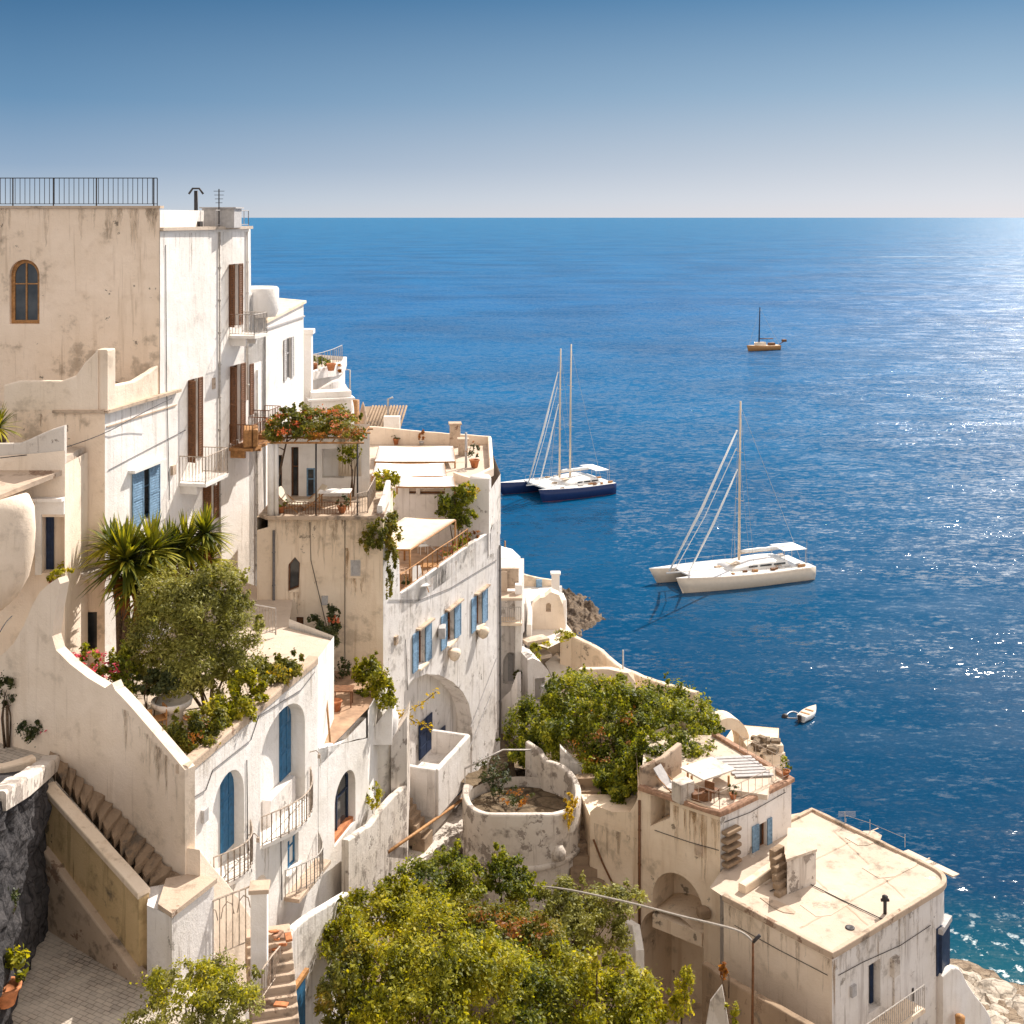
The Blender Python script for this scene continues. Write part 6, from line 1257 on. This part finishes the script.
# ================================================================= TERRAIN
TP = np.array([(-30,5,22),(0,5,20),(30,5,14),(-30,25,25),(0,22,18),(25,22,8),(-12,33,26.6),(-14,38,27.0),(-16,44,29),(-17,52,29),(-14,58,26),(-8,40,21),(-5,46,19),(-6,52,20),(-3.5,57,19.5),(-2,61,19.2),(0.5,66,18.6),(-1,54,15.5),(0,50,14),(4,50,12),(3,60,17),(6,58,15),(8,64,17),(4,72,18),(2,76,17.5),(8,72,17.5),(11,68,16),(13,62,12),(9,50,9),(12,44,8),(20,46,4),(20,54,5),(18,60,7),(24,60,3.2),(28,66,2.2),(26,74,1.6),(31,76,1.0),(34,74,1.2),(30,82,.6),(33,80,.2),(36,80,-1),(32,86,-2),(24,86,-1),(40,74,-1.5),(16,74,5),(12,80,7),(8,84,10),(3,90,13),(14,90,-1),(10,100,-2),(0,100,6),(-8,96,24),(-12,86,29),(-18,80,33),(-20,70,34),(-30,60,38),(-45,80,40),(-30,100,28),(-10,110,8),(2,112,-1),(-4,130,-1),(-30,130,10),(10,130,-5),(40,100,-6),(45,60,-5),(30,40,2),(45,30,-4)], dtype=float)
def hterr(x, y):
    d2 = (TP[:,0]-x)**2+(TP[:,1]-y)**2+.3; w = d2**-1.6
    return float((w*TP[:,2]).sum()/w.sum())
b = BM(); g = {}; nx_, ny_ = 150, 170
for i in range(nx_+1):
    for j in range(ny_+1):
        x = -55+105*i/nx_; y = 2+133*j/ny_; z = hterr(x,y); v = Vector((x,y,z))
        px_ = 512+x/max(y,1)*F; ysh = float(np.interp(px_, [440,480,560,600,700,780,800,870,950,1100,1300], [600,640,645,700,740,830,900,975,968,1055,1160])); Ysh = 62500/(ysh-217)
        if y > Ysh-5 and px_ > 470: z = min(z, .6-(y-Ysh)*.28)
        z += .5*noise.noise(v*.35)+.35*noise.noise(v*.9)+.18*abs(noise.noise(v*2.2))
        g[i,j] = b.verts.new((x,y,z))
for i in range(nx_):
    for j in range(ny_): b.faces.new((g[i,j],g[i+1,j],g[i+1,j+1],g[i,j+1]))
struct('hillside', b, M['rock'], smooth=False)

# rocks
def boulder(seed, s, flat=.6):
    b = BM(); bmesh.ops.create_icosphere(b, subdivisions=3, radius=1)
    o = Vector((seed*3.1, seed*1.7, 0))
    for v in b.verts:
        n_ = v.co.normalized(); d = 1+.35*noise.noise(n_*1.3+o)+.16*noise.noise(n_*3+o); 
        for k in range(4):
            a = Vector((math.sin(seed*2.1+k*1.9), math.cos(seed*1.3+k*2.4), .3*math.sin(k+seed))).normalized(); dd = n_.dot(a)
            if dd > .72: d *= .72/dd
        v.co = n_*d; v.co.z *= flat; v.co *= s
    return b
protos = []
for k in range(6):
    b = boulder(k, 1.0); o = obj('boulder', b, M['boulder'], None); protos.append(o)
spots = []
R.seed(21)
for i in range(62):
    for _ in range(30):
        px = R.uniform(944,1075); py = R.uniform(972,1060); line = 968+(px-950)*.58
        if py < line+3: continue
        p = atz(px, py, .5)
        if all((p-q).length > r0*.8 for q, r0 in spots): break
    s = R.uniform(.45,1.15)*(1 if R.random() < .8 else 1.6); spots.append((p, s))
adj = ['pale angular','flat tan','rounded grey','broad creamy','small jagged','low brown-streaked']
for i, (p, s) in enumerate(spots):
    o = protos[i] if i < 6 else protos[i%6].copy()
    if i >= 6: col.objects.link(o)
    o.location = (p.x, p.y, hterr(p.x,p.y)*.5+.25); o.scale = (s, s*R.uniform(.7,1.1), s*R.uniform(.6,1)); o.rotation_euler = (R.uniform(-.3,.3), R.uniform(-.3,.3), R.uniform(0,6.28))
    tag(o, 'pale boulder among the loose shore rocks at the bottom right', 'boulder', 'boulders along the shore')
# rocky outcrop far out
b = BM(); g = {}; nx_, ny_ = 90, 40
c0 = atz(583, 615, 0)
for i in range(nx_+1):
    for j in range(ny_+1):
        u = i/nx_; v = j/ny_; x = c0.x-3.4+6.4*u; y = c0.y-10+22*v
        e = 1-((u-.35)/.62)**2-((v-.5)/.5)**2*(.6+1.8*u)+.55*noise.noise(Vector((x*.8,y*.3,7)))+.3*noise.noise(Vector((x*2.1,y*.8,3)))
        q = Vector((x*.5, y*.22, 0)); z = 1.7*e*(.6+.5*noise.noise(q*1.1))+1.2*abs(noise.noise(Vector((x*.9+y*.35,y*.16,5))))*max(e,0)+.35*noise.noise(Vector((x*1.6,y*.5,2)))*max(e,.05)-.4
        g[i,j] = b.verts.new((x,y,max(z,-1.5)))
for i in range(nx_):
    for j in range(ny_): b.faces.new((g[i,j],g[i+1,j],g[i+1,j+1],g[i,j+1]))
single('rock_outcrop', b, M['searock'], 'jagged brown rocks running out into the sea behind the small cliff houses', 'rocks')
# cliff face below the stairs
pz = Pl((-5.4,53.6), (-.9,60.5)); b = rocky(pz, pz.L, 13, 21.3, 60, 60, .35, 2.5); single('cliff', b, M['worn'], 'peeling stained cliff wall under the projecting balcony, behind the thicket', 'cliff')
pz2 = Pl((-1.9,60.2), (.2,63.2)); b = rocky(pz2, pz2.L, 15, 22.6, 30, 50, .3, 1.); single('dry_bank', b, M['earth'], 'dry brown bank between the long house and the round terrace', 'bank')

# ================================================================= SEA
def seamat():
    m, nt, out = newmat('sea_water'); g = N(nt, 'NewGeometry'); pos = g.outputs['Position']
    def nz(scale, sx, sy, det, rot=.12):
        mp = N(nt, 'Mapping'); mp.inputs['Scale'].default_value = (sx, sy, 1); mp.inputs['Rotation'].default_value = (0,0,rot); Lk(nt, pos, mp.inputs['Vector'])
        n = N(nt, 'TexNoise'); n.inputs['Scale'].default_value = scale; n.inputs['Detail'].default_value = det; n.inputs['Roughness'].default_value = .62; Lk(nt, mp.outputs[0], n.inputs['Vector']); return n
    n1 = nz(1.15, .55, 1.15, 3, .2); n2 = nz(.16, .5, 1.0, 3, -.15); n3 = nz(4.2, .6, 1.1, 2, .3)
    l0 = N(nt, 'VectorMath', operation='LENGTH'); Lk(nt, pos, l0.inputs[0]); l1 = N(nt, 'Math', operation='ADD'); Lk(nt, l0.outputs['Value'], l1.inputs[0]); l1.inputs[1].default_value = 400.
    l2 = N(nt, 'Math', operation='DIVIDE'); Lk(nt, l0.outputs['Value'], l2.inputs[0]); Lk(nt, l1.outputs[0], l2.inputs[1]); lw_ = l2.outputs[0]
    def vm(op, a, b_):
        v = N(nt, 'VectorMath', operation=op)
        for s, x in ((0,a),(1,b_)):
            if hasattr(x,'node'): Lk(nt, x, v.inputs[s])
            else: v.inputs[s].default_value = x
        return v.outputs[0]
    lane0 = ramp(nt, nz(.02, .35, 1.4, 3, .25).outputs['Fac'], [(.35,.55),(.65,1.25)]); lf = ramp(nt, lw_, [(.12,.5),(.28,.62),(.42,.85),(.6,1.),(1.,1.)]); lane = vm('MULTIPLY', lane0, lf)
    s1 = vm('MULTIPLY', vm('SUBTRACT', n1.outputs['Color'], (.5,.5,.5)), (SEA[0],SEA[0]*1.3,0)); s2 = vm('MULTIPLY', vm('SUBTRACT', n2.outputs['Color'], (.5,.5,.5)), (SEA[1],SEA[1]*1.3,0)); s3 = vm('MULTIPLY', vm('SUBTRACT', n3.outputs['Color'], (.5,.5,.5)), (SEA[2],SEA[2],0))
    nrm = vm('NORMALIZE', vm('ADD', vm('MULTIPLY', vm('ADD', vm('ADD', s1, s2), s3), lane), (0,0,1)), (0,0,0))
    big = noise_(nt, pos, .012, 4, .6); sw = N(nt, 'TexNoise'); 
    mp = N(nt, 'Mapping'); mp.inputs['Scale'].default_value = (.004,.0012,1); Lk(nt, pos, mp.inputs['Vector']); n4 = noise_(nt, mp.outputs[0], 1., 4, .6)
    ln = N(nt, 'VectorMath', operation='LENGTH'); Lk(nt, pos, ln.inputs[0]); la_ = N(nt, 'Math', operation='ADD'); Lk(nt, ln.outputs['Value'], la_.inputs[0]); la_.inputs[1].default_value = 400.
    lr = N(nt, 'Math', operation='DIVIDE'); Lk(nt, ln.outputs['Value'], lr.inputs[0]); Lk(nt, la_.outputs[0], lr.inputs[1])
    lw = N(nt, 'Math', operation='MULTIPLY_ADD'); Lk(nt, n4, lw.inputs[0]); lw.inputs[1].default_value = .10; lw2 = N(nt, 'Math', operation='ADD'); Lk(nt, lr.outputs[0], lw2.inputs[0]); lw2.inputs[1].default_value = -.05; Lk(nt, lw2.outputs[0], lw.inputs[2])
    c = ramp(nt, lw.outputs[0], SEAC); c = mixc(nt, ramp(nt, big, [(.4,0.),(.65,.35)]), c, (.001,.02,.07))  # brighter with distance: far sky reflection painted into the diffuse colour
    # shallow turquoise near the shore: distance from shore point
    d = N(nt, 'VectorMath', operation='DISTANCE'); Lk(nt, pos, d.inputs[0]); d.inputs[1].default_value = (31.,76.,0)
    sh_ = ramp(nt, N_div(nt, d.outputs['Value'], 60.), [(.0, 1.), (.12, .7), (.30, 0.)])
    c = mixc(nt, sh_, c, (.006,.085,.11))
    # foam flecks close to the boulders
    fm = noise_(nt, pos, .9, 6, .7); ff = ramp(nt, N_div(nt, d.outputs['Value'], 60.), [(.0,1.),(.14,.9),(.26,0.)]); f2 = N(nt,'Math',operation='MULTIPLY'); Lk(nt, ramp(nt, fm, [(.56,0.),(.62,1.)]), f2.inputs[0]); Lk(nt, ff, f2.inputs[1])
    c = mixc(nt, f2.outputs[0], c, (.65,.72,.72))
    n_soft = vm('NORMALIZE', vm('ADD', vm('MULTIPLY', s2, (.6,.6,0)), (0,0,1)), (0,0,0))
    df = N(nt, 'BsdfDiffuse'); Lk(nt, c, df.inputs['Color'])
    g1 = N(nt, 'BsdfAnisotropic', distribution='GGX'); g1.inputs['Roughness'].default_value = SEAR[0]; Lk(nt, nrm, g1.inputs['Normal'])
    g2 = N(nt, 'BsdfAnisotropic', distribution='BECKMANN'); g2.inputs['Roughness'].default_value = SEAR[1]; Lk(nt, n_soft, g2.inputs['Normal'])
    for g_ in (g1, g2): g_.inputs['Color'].default_value = (1,1,1,1)
    gm = N(nt, 'MixShader'); Lk(nt, ramp(nt, lw_, [(.2,.03),(.4,.22),(.65,.5),(1.,.5)]), gm.inputs[0]); Lk(nt, g1.outputs[0], gm.inputs[1]); Lk(nt, g2.outputs[0], gm.inputs[2])
    fr = N(nt, 'Fresnel'); fr.inputs['IOR'].default_value = 1.33; Lk(nt, nrm, fr.inputs['Normal']); fm_ = N(nt, 'Math', operation='MULTIPLY'); Lk(nt, fr.outputs[0], fm_.inputs[0]); fm_.inputs[1].default_value = SEAF
    ms = N(nt, 'MixShader'); Lk(nt, fm_.outputs[0], ms.inputs[0]); Lk(nt, df.outputs[0], ms.inputs[1]); Lk(nt, gm.outputs[0], ms.inputs[2])
    Lk(nt, ms.outputs[0], out.inputs[0]); return m
def N_div(nt, a, v):
    n = N(nt, 'Math', operation='DIVIDE'); Lk(nt, a, n.inputs[0]); n.inputs[1].default_value = v; return n.outputs[0]
SEA = (1.5, .7, .95); SEAR = (.10, .49); SEAMIX = .34; SEAF = .55; SEAC = [(.12,(.0001,.023,.052)),(.27,(.0001,.052,.125)),(.46,(.0001,.100,.245)),(.65,(.0002,.108,.28)),(.83,(.001,.125,.29)),(1.,(.015,.16,.32))]
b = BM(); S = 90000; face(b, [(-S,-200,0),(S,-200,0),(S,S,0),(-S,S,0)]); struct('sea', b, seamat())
b = BM(); A_ = atz(876,257,.03); B_ = atz(1010,256,.03); pts = [A_.lerp(B_, t) for t in [i/20 for i in range(21)]]; prev = None
for i, p in enumerate(pts):
    w_ = (2+1.5*abs(math.sin(i*1.7)))*(1-.7*i/20); cur = (b.verts.new((p.x,p.y-w_,.05)), b.verts.new((p.x,p.y+w_*1.5,.05)))
    if prev: b.faces.new((prev[0],cur[0],cur[1],prev[1]))
    prev = cur
struct('wake', b, plain('foam', (.42,.56,.66), .7, 0, .3, .05))

# ================================================================= BOATS
def loft(b, L, W, fb, mi=0, y0=0, x0=0, draft=.5, n=18, sheer=.35, stern=.75, rake=.06):
    rings = []
    for i in range(n+1):
        t = i/n; w = W*(stern+(1-stern)*min(1,t*2.4))*(1-max(0,(t-.45)/.55)**2.2); w = max(w, .03); top = fb+sheer*(t*t)+.08*(1-t)**3; x = L*t; xr = L*rake*max(0,(t-.5)*2)
        pr = [(-w,top),(-w*.96,top*.45),(-w*.78,0.05),(-w*.3,-draft),(w*.3,-draft),(w*.78,.05),(w*.96,top*.45),(w,top)]
        rings.append([b.verts.new((x0+x+xr*(z/(fb+sheer)) if z>0 else x-.02*L*t*0, y0+yy, z)) for yy,z in pr])
    for i in range(n):
        for k in range(7):
            f = b.faces.new((rings[i][k],rings[i+1][k],rings[i+1][k+1],rings[i][k+1])); f.material_index = mi if k not in (2,3,4) else mi+1; f.smooth = True
        f = b.faces.new((rings[i][7],rings[i+1][7],rings[i+1][0],rings[i][0])); f.material_index = mi+2
    b.faces.new(rings[0]).material_index = mi; b.faces.new(rings[-1][::-1]).material_index = mi
def place(t, bow, stern):
    d = (Vector(bow)-Vector(stern)); t.location = (stern[0], stern[1], 0); t.rotation_euler.z = math.atan2(d.y, d.x)
def catamaran(label, bow, stern, side, W, beam, hull, stripe, masts, fb=1.3, group=None, shift=2.):
    L = (Vector(bow)-Vector(stern)).length; t = thing('sailing_catamaran', label, 'sailboat', (0,0,0), group); Lo = dict(local=True)
    def O(nm, b, m_, par=t, sm=False): return obj(nm, b, m_, par, sm, local=True)
    s = side
    for k, y in enumerate((0, s*beam)):
        b = BM(); loft(b, L, W, fb, 0, y, shift*k); O('hull', b, [M[hull], M[stripe], M['gel']])
    y0, y1 = sorted((0, s*beam)); ym = (y0+y1)/2
    b = BM(); zdk = fb+.12; hexa(b, [(L*.02,y0,fb-.45),(L*.62,y0,fb-.45),(L*.62,y1,fb-.45),(L*.02,y1,fb-.45),(L*.02,y0,zdk),(L*.62,y0,zdk),(L*.62,y1,zdk),(L*.02,y1,zdk)]); O('deck', b, M['gel'])
    b = BM(); tube(b, [(L*.93,y0,fb+.2),(L*.95,ym,fb+.25),(L*.93,y1,fb+.2)], .14, 8); tube(b, [(L*.62,ym,fb+.1),(L*1.06,ym,fb+.3)], .12, 8); O('crossbeam', b, M['gel'])
    b = BM(); face(b, [(L*.62,y0+.1,fb+.06),(L*.62,y1-.1,fb+.06),(L*.93,y1-.1,fb+.22),(L*.93,y0+.1,fb+.22)]); hexa(b, [(L*.6,y0,fb-.3),(L*.93,y0,fb-.05),(L*.93,y1,fb-.05),(L*.6,y1,fb-.3),(L*.6,y0,fb+.04),(L*.93,y0,fb+.2),(L*.93,y1,fb+.2),(L*.6,y1,fb+.04)]); O('foredeck', b, M['gel'])
    # cabin
    b = BM(); cw = (y1-y0)*.42; prof = [(L*.16,.1),(L*.18,.8),(L*.30,.95),(L*.44,.85),(L*.55,.5),(L*.62,.1)]; rings = []
    for x, h in prof:
        rings.append([b.verts.new((x, ym+yy*cw*(1-.12*(x/L)), zdk+zz_*h)) for yy, zz_ in ((-1,0),(-.96,.7),(-.8,.95),(0,1.05),(.8,.95),(.96,.7),(1,0))])
    for i in range(len(rings)-1):
        for k in range(6): f = b.faces.new((rings[i][k],rings[i+1][k],rings[i+1][k+1],rings[i][k+1])); f.smooth = True
    b.faces.new(rings[0]); b.faces.new(rings[-1][::-1]); cb = O('cabin', b, M['gel'])
    for sg in (-1,1):
        for (xa,xb) in ((.2,.29),(.31,.40),(.42,.49)):
            b = BM(); yy = ym+sg*(cw*.985+.02); hexa(b, [(L*xa,yy-.02,zdk+.35),(L*xb,yy-.02,zdk+.35),(L*xb,yy+.02,zdk+.35),(L*xa,yy+.02,zdk+.35),(L*xa,yy-.02,zdk+.6),(L*xb,yy-.02,zdk+.6),(L*xb,yy+.02,zdk+.6),(L*xa,yy+.02,zdk+.6)]); obj('cabin_window', b, M['glass'], cb, local=True)
    b = BM(); hexa(b, [(L*.01,ym-cw*.8,zdk+1.9),(L*.2,ym-cw*.8,zdk+2.0),(L*.2,ym+cw*.8,zdk+2.0),(L*.01,ym+cw*.8,zdk+1.9),(L*.01,ym-cw*.8,zdk+1.98),(L*.2,ym-cw*.7,zdk+2.12),(L*.2,ym+cw*.7,zdk+2.12),(L*.01,ym+cw*.8,zdk+1.98)]); bi = O('bimini', b, M['canvas'])
    b = BM()
    for x in (.02,.19):
        for sg in (-1,1): tube(b, [(L*x,ym+sg*cw*.75,zdk),(L*x,ym+sg*cw*.75,zdk+1.92)], .04, 5)
    obj('bimini_frame', b, M['grey'], bi, local=True)
    b = BM()
    for y in (y0-W*.85, y1+W*.85):
        P = [(L*q, y+(W*.9*max(0,(q-.6)/.4)**2)*(1 if y<ym else -1), fb+.35*q*q+.0) for q in (.03,.2,.4,.6,.75,.9)]; rail(b, P, .65, 1.5, .018, .018)
    O('guard_rail', b, M['grey'])
    for i, (mx, mh, bl_) in enumerate(masts):
        b = BM(); tube(b, [(L*mx,ym,zdk+.9),(L*mx-.1,ym,mh*.6),(L*mx-.25,ym,mh)], [.20,.17,.12], 8)
        for q in (.45,.72): tube(b, [(L*mx,ym-1.1,mh*q),(L*mx,ym+1.1,mh*q)], .04, 5)
        mo = O('mast', b, M['mast']); b = BM(); tube(b, [(L*mx,ym,zdk+1.75),(L*mx-bl_,ym,zdk+1.9)], [.12,.1], 7); obj('boom', b, M['mast'], mo, local=True)
        b = BM(); n_ = 8; P = [(L*mx-.3-(bl_-.5)*k/n_, ym+.05*math.sin(k*2), zdk+2.05+.06*math.sin(k*3)) for k in range(n_+1)]; tube(b, P, [.18]+[.26]*(n_-1)+[.14], 8); obj('furled_sail', b, M['canvas'], mo, local=True)
    mx, mh = masts[0][0], masts[0][1]; mxb, mhb = masts[-1][0], masts[-1][1]
    b = BM(); tube(b, [(L*1.04,ym,fb+.5),((L*1.04+L*mx)/2+.25,ym,mh*.43),(L*mx+.3,ym,mh*.84)], [.12,.2,.09], 6); O('furled_jib', b, M['canvas'])
    b = BM(); tube(b, [(L*1.0,ym,fb+.5),((L*1.0+L*mx)/2+.4,ym,mh*.37),(L*mx+.4,ym,mh*.74)], .06, 5); O('forestay', b, M['canvas'])
    b = BM(); tube(b, [(L*.88,ym,fb+.4),((L*.88+L*mx)/2+.2,ym,mh*.33),(L*mx+.2,ym,mh*.62)], [.10,.17,.08], 6); O('furled_staysail', b, M['canvas'])
    b = BM()
    for sg in (y0,y1): tube(b, [(L*mx-.8,sg,fb+.1),(L*mx-.1,ym+(sg-ym)*.1,mh*.95)], .025, 4); tube(b, [(L*mx-.3,sg,fb+.1),(L*mx,ym,mh*.7)], .02, 4)
    tube(b, [(0.1,ym,fb+.2),(L*mxb-.2,ym,mhb*.98)], .025, 4); O('rigging', b, M['grey'])
    b = BM(); tube(b, [(L*.02,ym+cw*.9,fb),(L*.02,ym+cw*.9,fb+3.4)], .03, 5); tube(b, [(L*.45,y0,fb),(L*.45,y0,fb+2.6)], .02, 4); O('antenna', b, M['grey'])
    for k in range(16):
        b = BM(); x = L*R.uniform(.04,.78); y = R.choice([y0,y1,y0,y1,ym])+R.uniform(-.5,.5); bbox_(b, (x,y,fb+.22+(.9 if y==ym else 0)), (R.uniform(.3,1.2),R.uniform(.2,.5),R.uniform(.15,.4)), R.uniform(-.3,.3), .05)
        O('deck_gear', b, M[['coping','wood','grey','brown'][k%4]])
    b = BM(); bbox_(b, (L*.56,ym+cw*.2,zdk+.75), (1.6,1.2,.1), .2, .04); O('hatch', b, M['sand'])
    b = BM()
    for x in (.82,.9): tube(b, [(L*x,y0-W*.3,fb*.75),(L*x+.5,y0-W*.28,fb*.75)], .12, 6)
    for q in (.12,.2,.27): lathe(b, (L*q, (0 if s>0 else 0)-W*1.0*(1 if True else 0), fb*.62), [(.01,-.1),(.12,0),(.01,.1)], 8)
    O('porthole', b, M['dark'])
    place(t, bow, stern); return t
def seaP(px, py): p = atz(px, py, 0); return (p.x, p.y)
# near side must face the camera: bow points left, so the far hull lies to the right of the heading (negative local y)
catamaran('large white and beige single-masted catamaran at anchor, the nearest big boat', seaP(684,593), seaP(812,578), -1, 1.3, 5.4, 'beigehull', 'beigehull', [(.50,24.6,8.2)], fb=1.75, shift=1.3)
catamaran('blue-hulled two-masted sailing catamaran with a red waterline, left of the other boats', seaP(543,502), seaP(614,493), -1, 1.1, 8.6, 'bluehull', 'redhull', [(.60,26.2,3.6),(.45,26.9,6.0)], fb=1.9, shift=3.6)
SB = thing('sailing_boat', 'small distant brown sailboat with a bare dark mast', 'sailboat', (0,0,0)); b = BM(); bw_, st_ = seaP(748.5,351), seaP(779,349.5); Ls = (Vector(bw_)-Vector(st_)).length
loft(b, Ls, 1.9, 1.7, 0, 0, sheer=.5); obj('hull', b, [M['wood'], M['bluehull'], M['sand']], SB, local=True)
b = BM(); bbox_(b, (Ls*.62,0,2.4), (4.2,2.0,1.4), 0, .3); obj('cabin', b, M['sand'], SB, local=True); b = BM(); bbox_(b, (Ls*.25,0,2.2), (2.6,1.6,1.1), 0, .3); obj('cockpit_cover', b, M['brown'], SB, local=True)
b = BM(); tube(b, [(Ls*.66,0,2),(Ls*.63,0,16.2)], [.28,.2], 8); obj('mast', b, M['navy'], SB, local=True); b = BM(); tube(b, [(Ls*.66,0,4.4),(Ls*.2,0,4.2)], .2, 6); obj('boom', b, M['brown'], SB, local=True)
b = BM(); tube(b, [(0,0,1.9),(-2.2,0,3.0)], .15, 6); bbox_(b, (-2.3,0,3.3), (1.8,1.2,1.0), 0, .3); obj('stern_davit', b, M['brown'], SB, local=True)
b = BM(); tube(b, [(Ls*.98,0,2.2),(Ls*.63,0,15.8)], .05, 4); tube(b, [(0,0,2.2),(Ls*.63,0,15.8)], .05, 4); obj('rigging', b, M['grey'], SB, local=True); place(SB, bw_, st_)
DB = thing('dinghy', 'small white motor dinghy drifting on the open water below the big catamaran', 'dinghy', (0,0,0)); bw_, st_ = seaP(815,713), seaP(801,722); b = BM(); Ls = (Vector(bw_)-Vector(st_)).length
loft(b, Ls, .62, .55, 0, 0, draft=.15, sheer=.25); obj('hull', b, [M['gel'],M['gel'],M['beigehull']], DB, local=True); b = BM(); bbox_(b, (-.3,0,.45), (.35,.3,.7), 0, .08); tube(b, [(-.3,0,.5),(-.8,-.1,.2)], .05, 5); obj('outboard_motor', b, M['iron'], DB, local=True)
b = BM(); bbox_(b, (Ls*.3,0,.62), (.25,1.0,.06), 0, .02); bbox_(b, (Ls*.6,0,.66), (.25,.9,.06), 0, .02); obj('thwart', b, M['wood'], DB, local=True); place(DB, bw_, st_)
b = BM(); P = [atz(x,y,.06) for x,y in ((798,713),(793,711),(788,713),(785,717),(790,718),(798,718))]; tube(b, smoothline(P), .05, 5); single('floating_rope', b, M['ball'], 'thin white rope loop floating beside the dinghy', 'rope')
for x,y,l in ((509,490.5,'white mooring buoy floating left of the blue catamaran bow'),(785,717,'dark mooring buoy at the end of the rope loop')):
    b = BM(); p = atz(x,y,0); bmesh.ops.create_icosphere(b, subdivisions=2, radius=.35); bmesh.ops.translate(b, verts=b.verts, vec=p); single('mooring_buoy', b, M['ball'] if x==509 else M['iron'], l, 'buoy', smooth=True)

# ================================================================= LIGHT, SKY, CAMERA
AZ, EL = math.radians(SUN[0]), math.radians(SUN[1])
sd = Vector((math.sin(AZ)*math.cos(EL), math.cos(AZ)*math.cos(EL), math.sin(EL)))
sl = bpy.data.lights.new('sun', 'SUN'); sl.energy = SUN[2]; sl.angle = math.radians(.53); sl.color = (1,.94,.86)
so = bpy.data.objects.new('sun', sl); col.objects.link(so); so.rotation_euler = (-sd).to_track_quat('-Z', 'Y').to_euler(); so.location = (0,0,120)
w = bpy.data.worlds.new('World'); sc.world = w; w.use_nodes = True; nt = w.node_tree; nt.nodes.clear()
out = N(nt, 'OutputWorld'); bg = N(nt, 'Background'); sky = N(nt, 'TexSky', sky_type='NISHITA'); sky.sun_disc = False; sky.sun_elevation = EL; sky.sun_rotation = AZ; sky.altitude = 50
sky.air_density = 1.3; sky.dust_density = 1.2; sky.ozone_density = 2.5
tc = N(nt, 'TexCoord'); vn = N(nt, 'VectorMath', operation='NORMALIZE'); Lk(nt, tc.outputs['Generated'], vn.inputs[0]); sx = N(nt, 'SeparateXYZ'); Lk(nt, vn.outputs[0], sx.inputs[0])
def lin(c): return tuple((((v/255+.055)/1.055)**2.4)/SKYS/2**EXPO for v in c)
def vramp(stops):   # piecewise-linear colour over elevation, values above 1 allowed
    prev = None
    for (z0, c0), (z1, c1) in zip(stops, stops[1:]):
        mr = N(nt, 'MapRange'); mr.inputs[1].default_value = z0; mr.inputs[2].default_value = z1; Lk(nt, sx.outputs[2], mr.inputs[0])
        prev = mixc(nt, mr.outputs[0], prev if prev is not None else lin(c0), lin(c1))
    return prev
left = vramp([(0,(196,204,214)),(.012,(184,198,213)),(.04,(150,174,200)),(.09,(108,148,184)),(.17,(68,114,156)),(.35,(24,92,165))])
right = vramp([(0,(232,228,230)),(.015,(224,226,232)),(.05,(200,210,222)),(.10,(160,187,211)),(.17,(104,148,187)),(.35,(40,104,170))])
mr = N(nt, 'MapRange'); mr.inputs[1].default_value = -.36; mr.inputs[2].default_value = .36; Lk(nt, sx.outputs[0], mr.inputs[0])
low = mixc(nt, mr.outputs[0], left, right)
hs = N(nt, 'HueSaturation'); hs.inputs['Saturation'].default_value = FILLSAT; hs.inputs['Value'].default_value = FILLV; Lk(nt, sky.outputs[0], hs.inputs['Color'])
warm = mixc(nt, 1.0, hs.outputs[0], FILLT, 'MULTIPLY')
up = N(nt, 'MapRange', interpolation_type='SMOOTHSTEP'); up.inputs[1].default_value = .42; up.inputs[2].default_value = .80; Lk(nt, sx.outputs[2], up.inputs[0])
bk1 = N(nt, 'MapRange', interpolation_type='SMOOTHSTEP'); bk1.inputs[1].default_value = .25; bk1.inputs[2].default_value = -.35; Lk(nt, sx.outputs[1], bk1.inputs[0])  # warm fill added to the unseen sky behind the camera, lifts shaded walls
bk2 = N(nt, 'MapRange', interpolation_type='SMOOTHSTEP'); bk2.inputs[1].default_value = 0.; bk2.inputs[2].default_value = .2; Lk(nt, sx.outputs[2], bk2.inputs[0])
bm_ = N(nt, 'Math', operation='MULTIPLY'); Lk(nt, bk1.outputs[0], bm_.inputs[0]); Lk(nt, bk2.outputs[0], bm_.inputs[1]); mx = N(nt, 'Math', operation='MAXIMUM'); Lk(nt, up.outputs[0], mx.inputs[0]); Lk(nt, bm_.outputs[0], mx.inputs[1])
skyc = mixc(nt, mx.outputs[0], low, warm)
Lk(nt, skyc, bg.inputs['Color']); bg.inputs['Strength'].default_value = SKYS; Lk(nt, bg.outputs[0], out.inputs[0])
cam = bpy.data.cameras.new('camera'); co = bpy.data.objects.new('camera', cam); col.objects.link(co); co.location = (0,0,CH); co.rotation_euler = (PI/2,0,0)
cam.sensor_width = 36; cam.lens = 36*F/1024; cam.shift_y = -(512-HZ)/1024; cam.clip_end = 200000; cam.clip_start = .5; sc.camera = co
sc.view_settings.view_transform = 'Standard'; sc.view_settings.look = 'None'; sc.view_settings.exposure = EXPO; sc.view_settings.gamma = 1
sc.render.resolution_x = sc.render.resolution_y = 1024
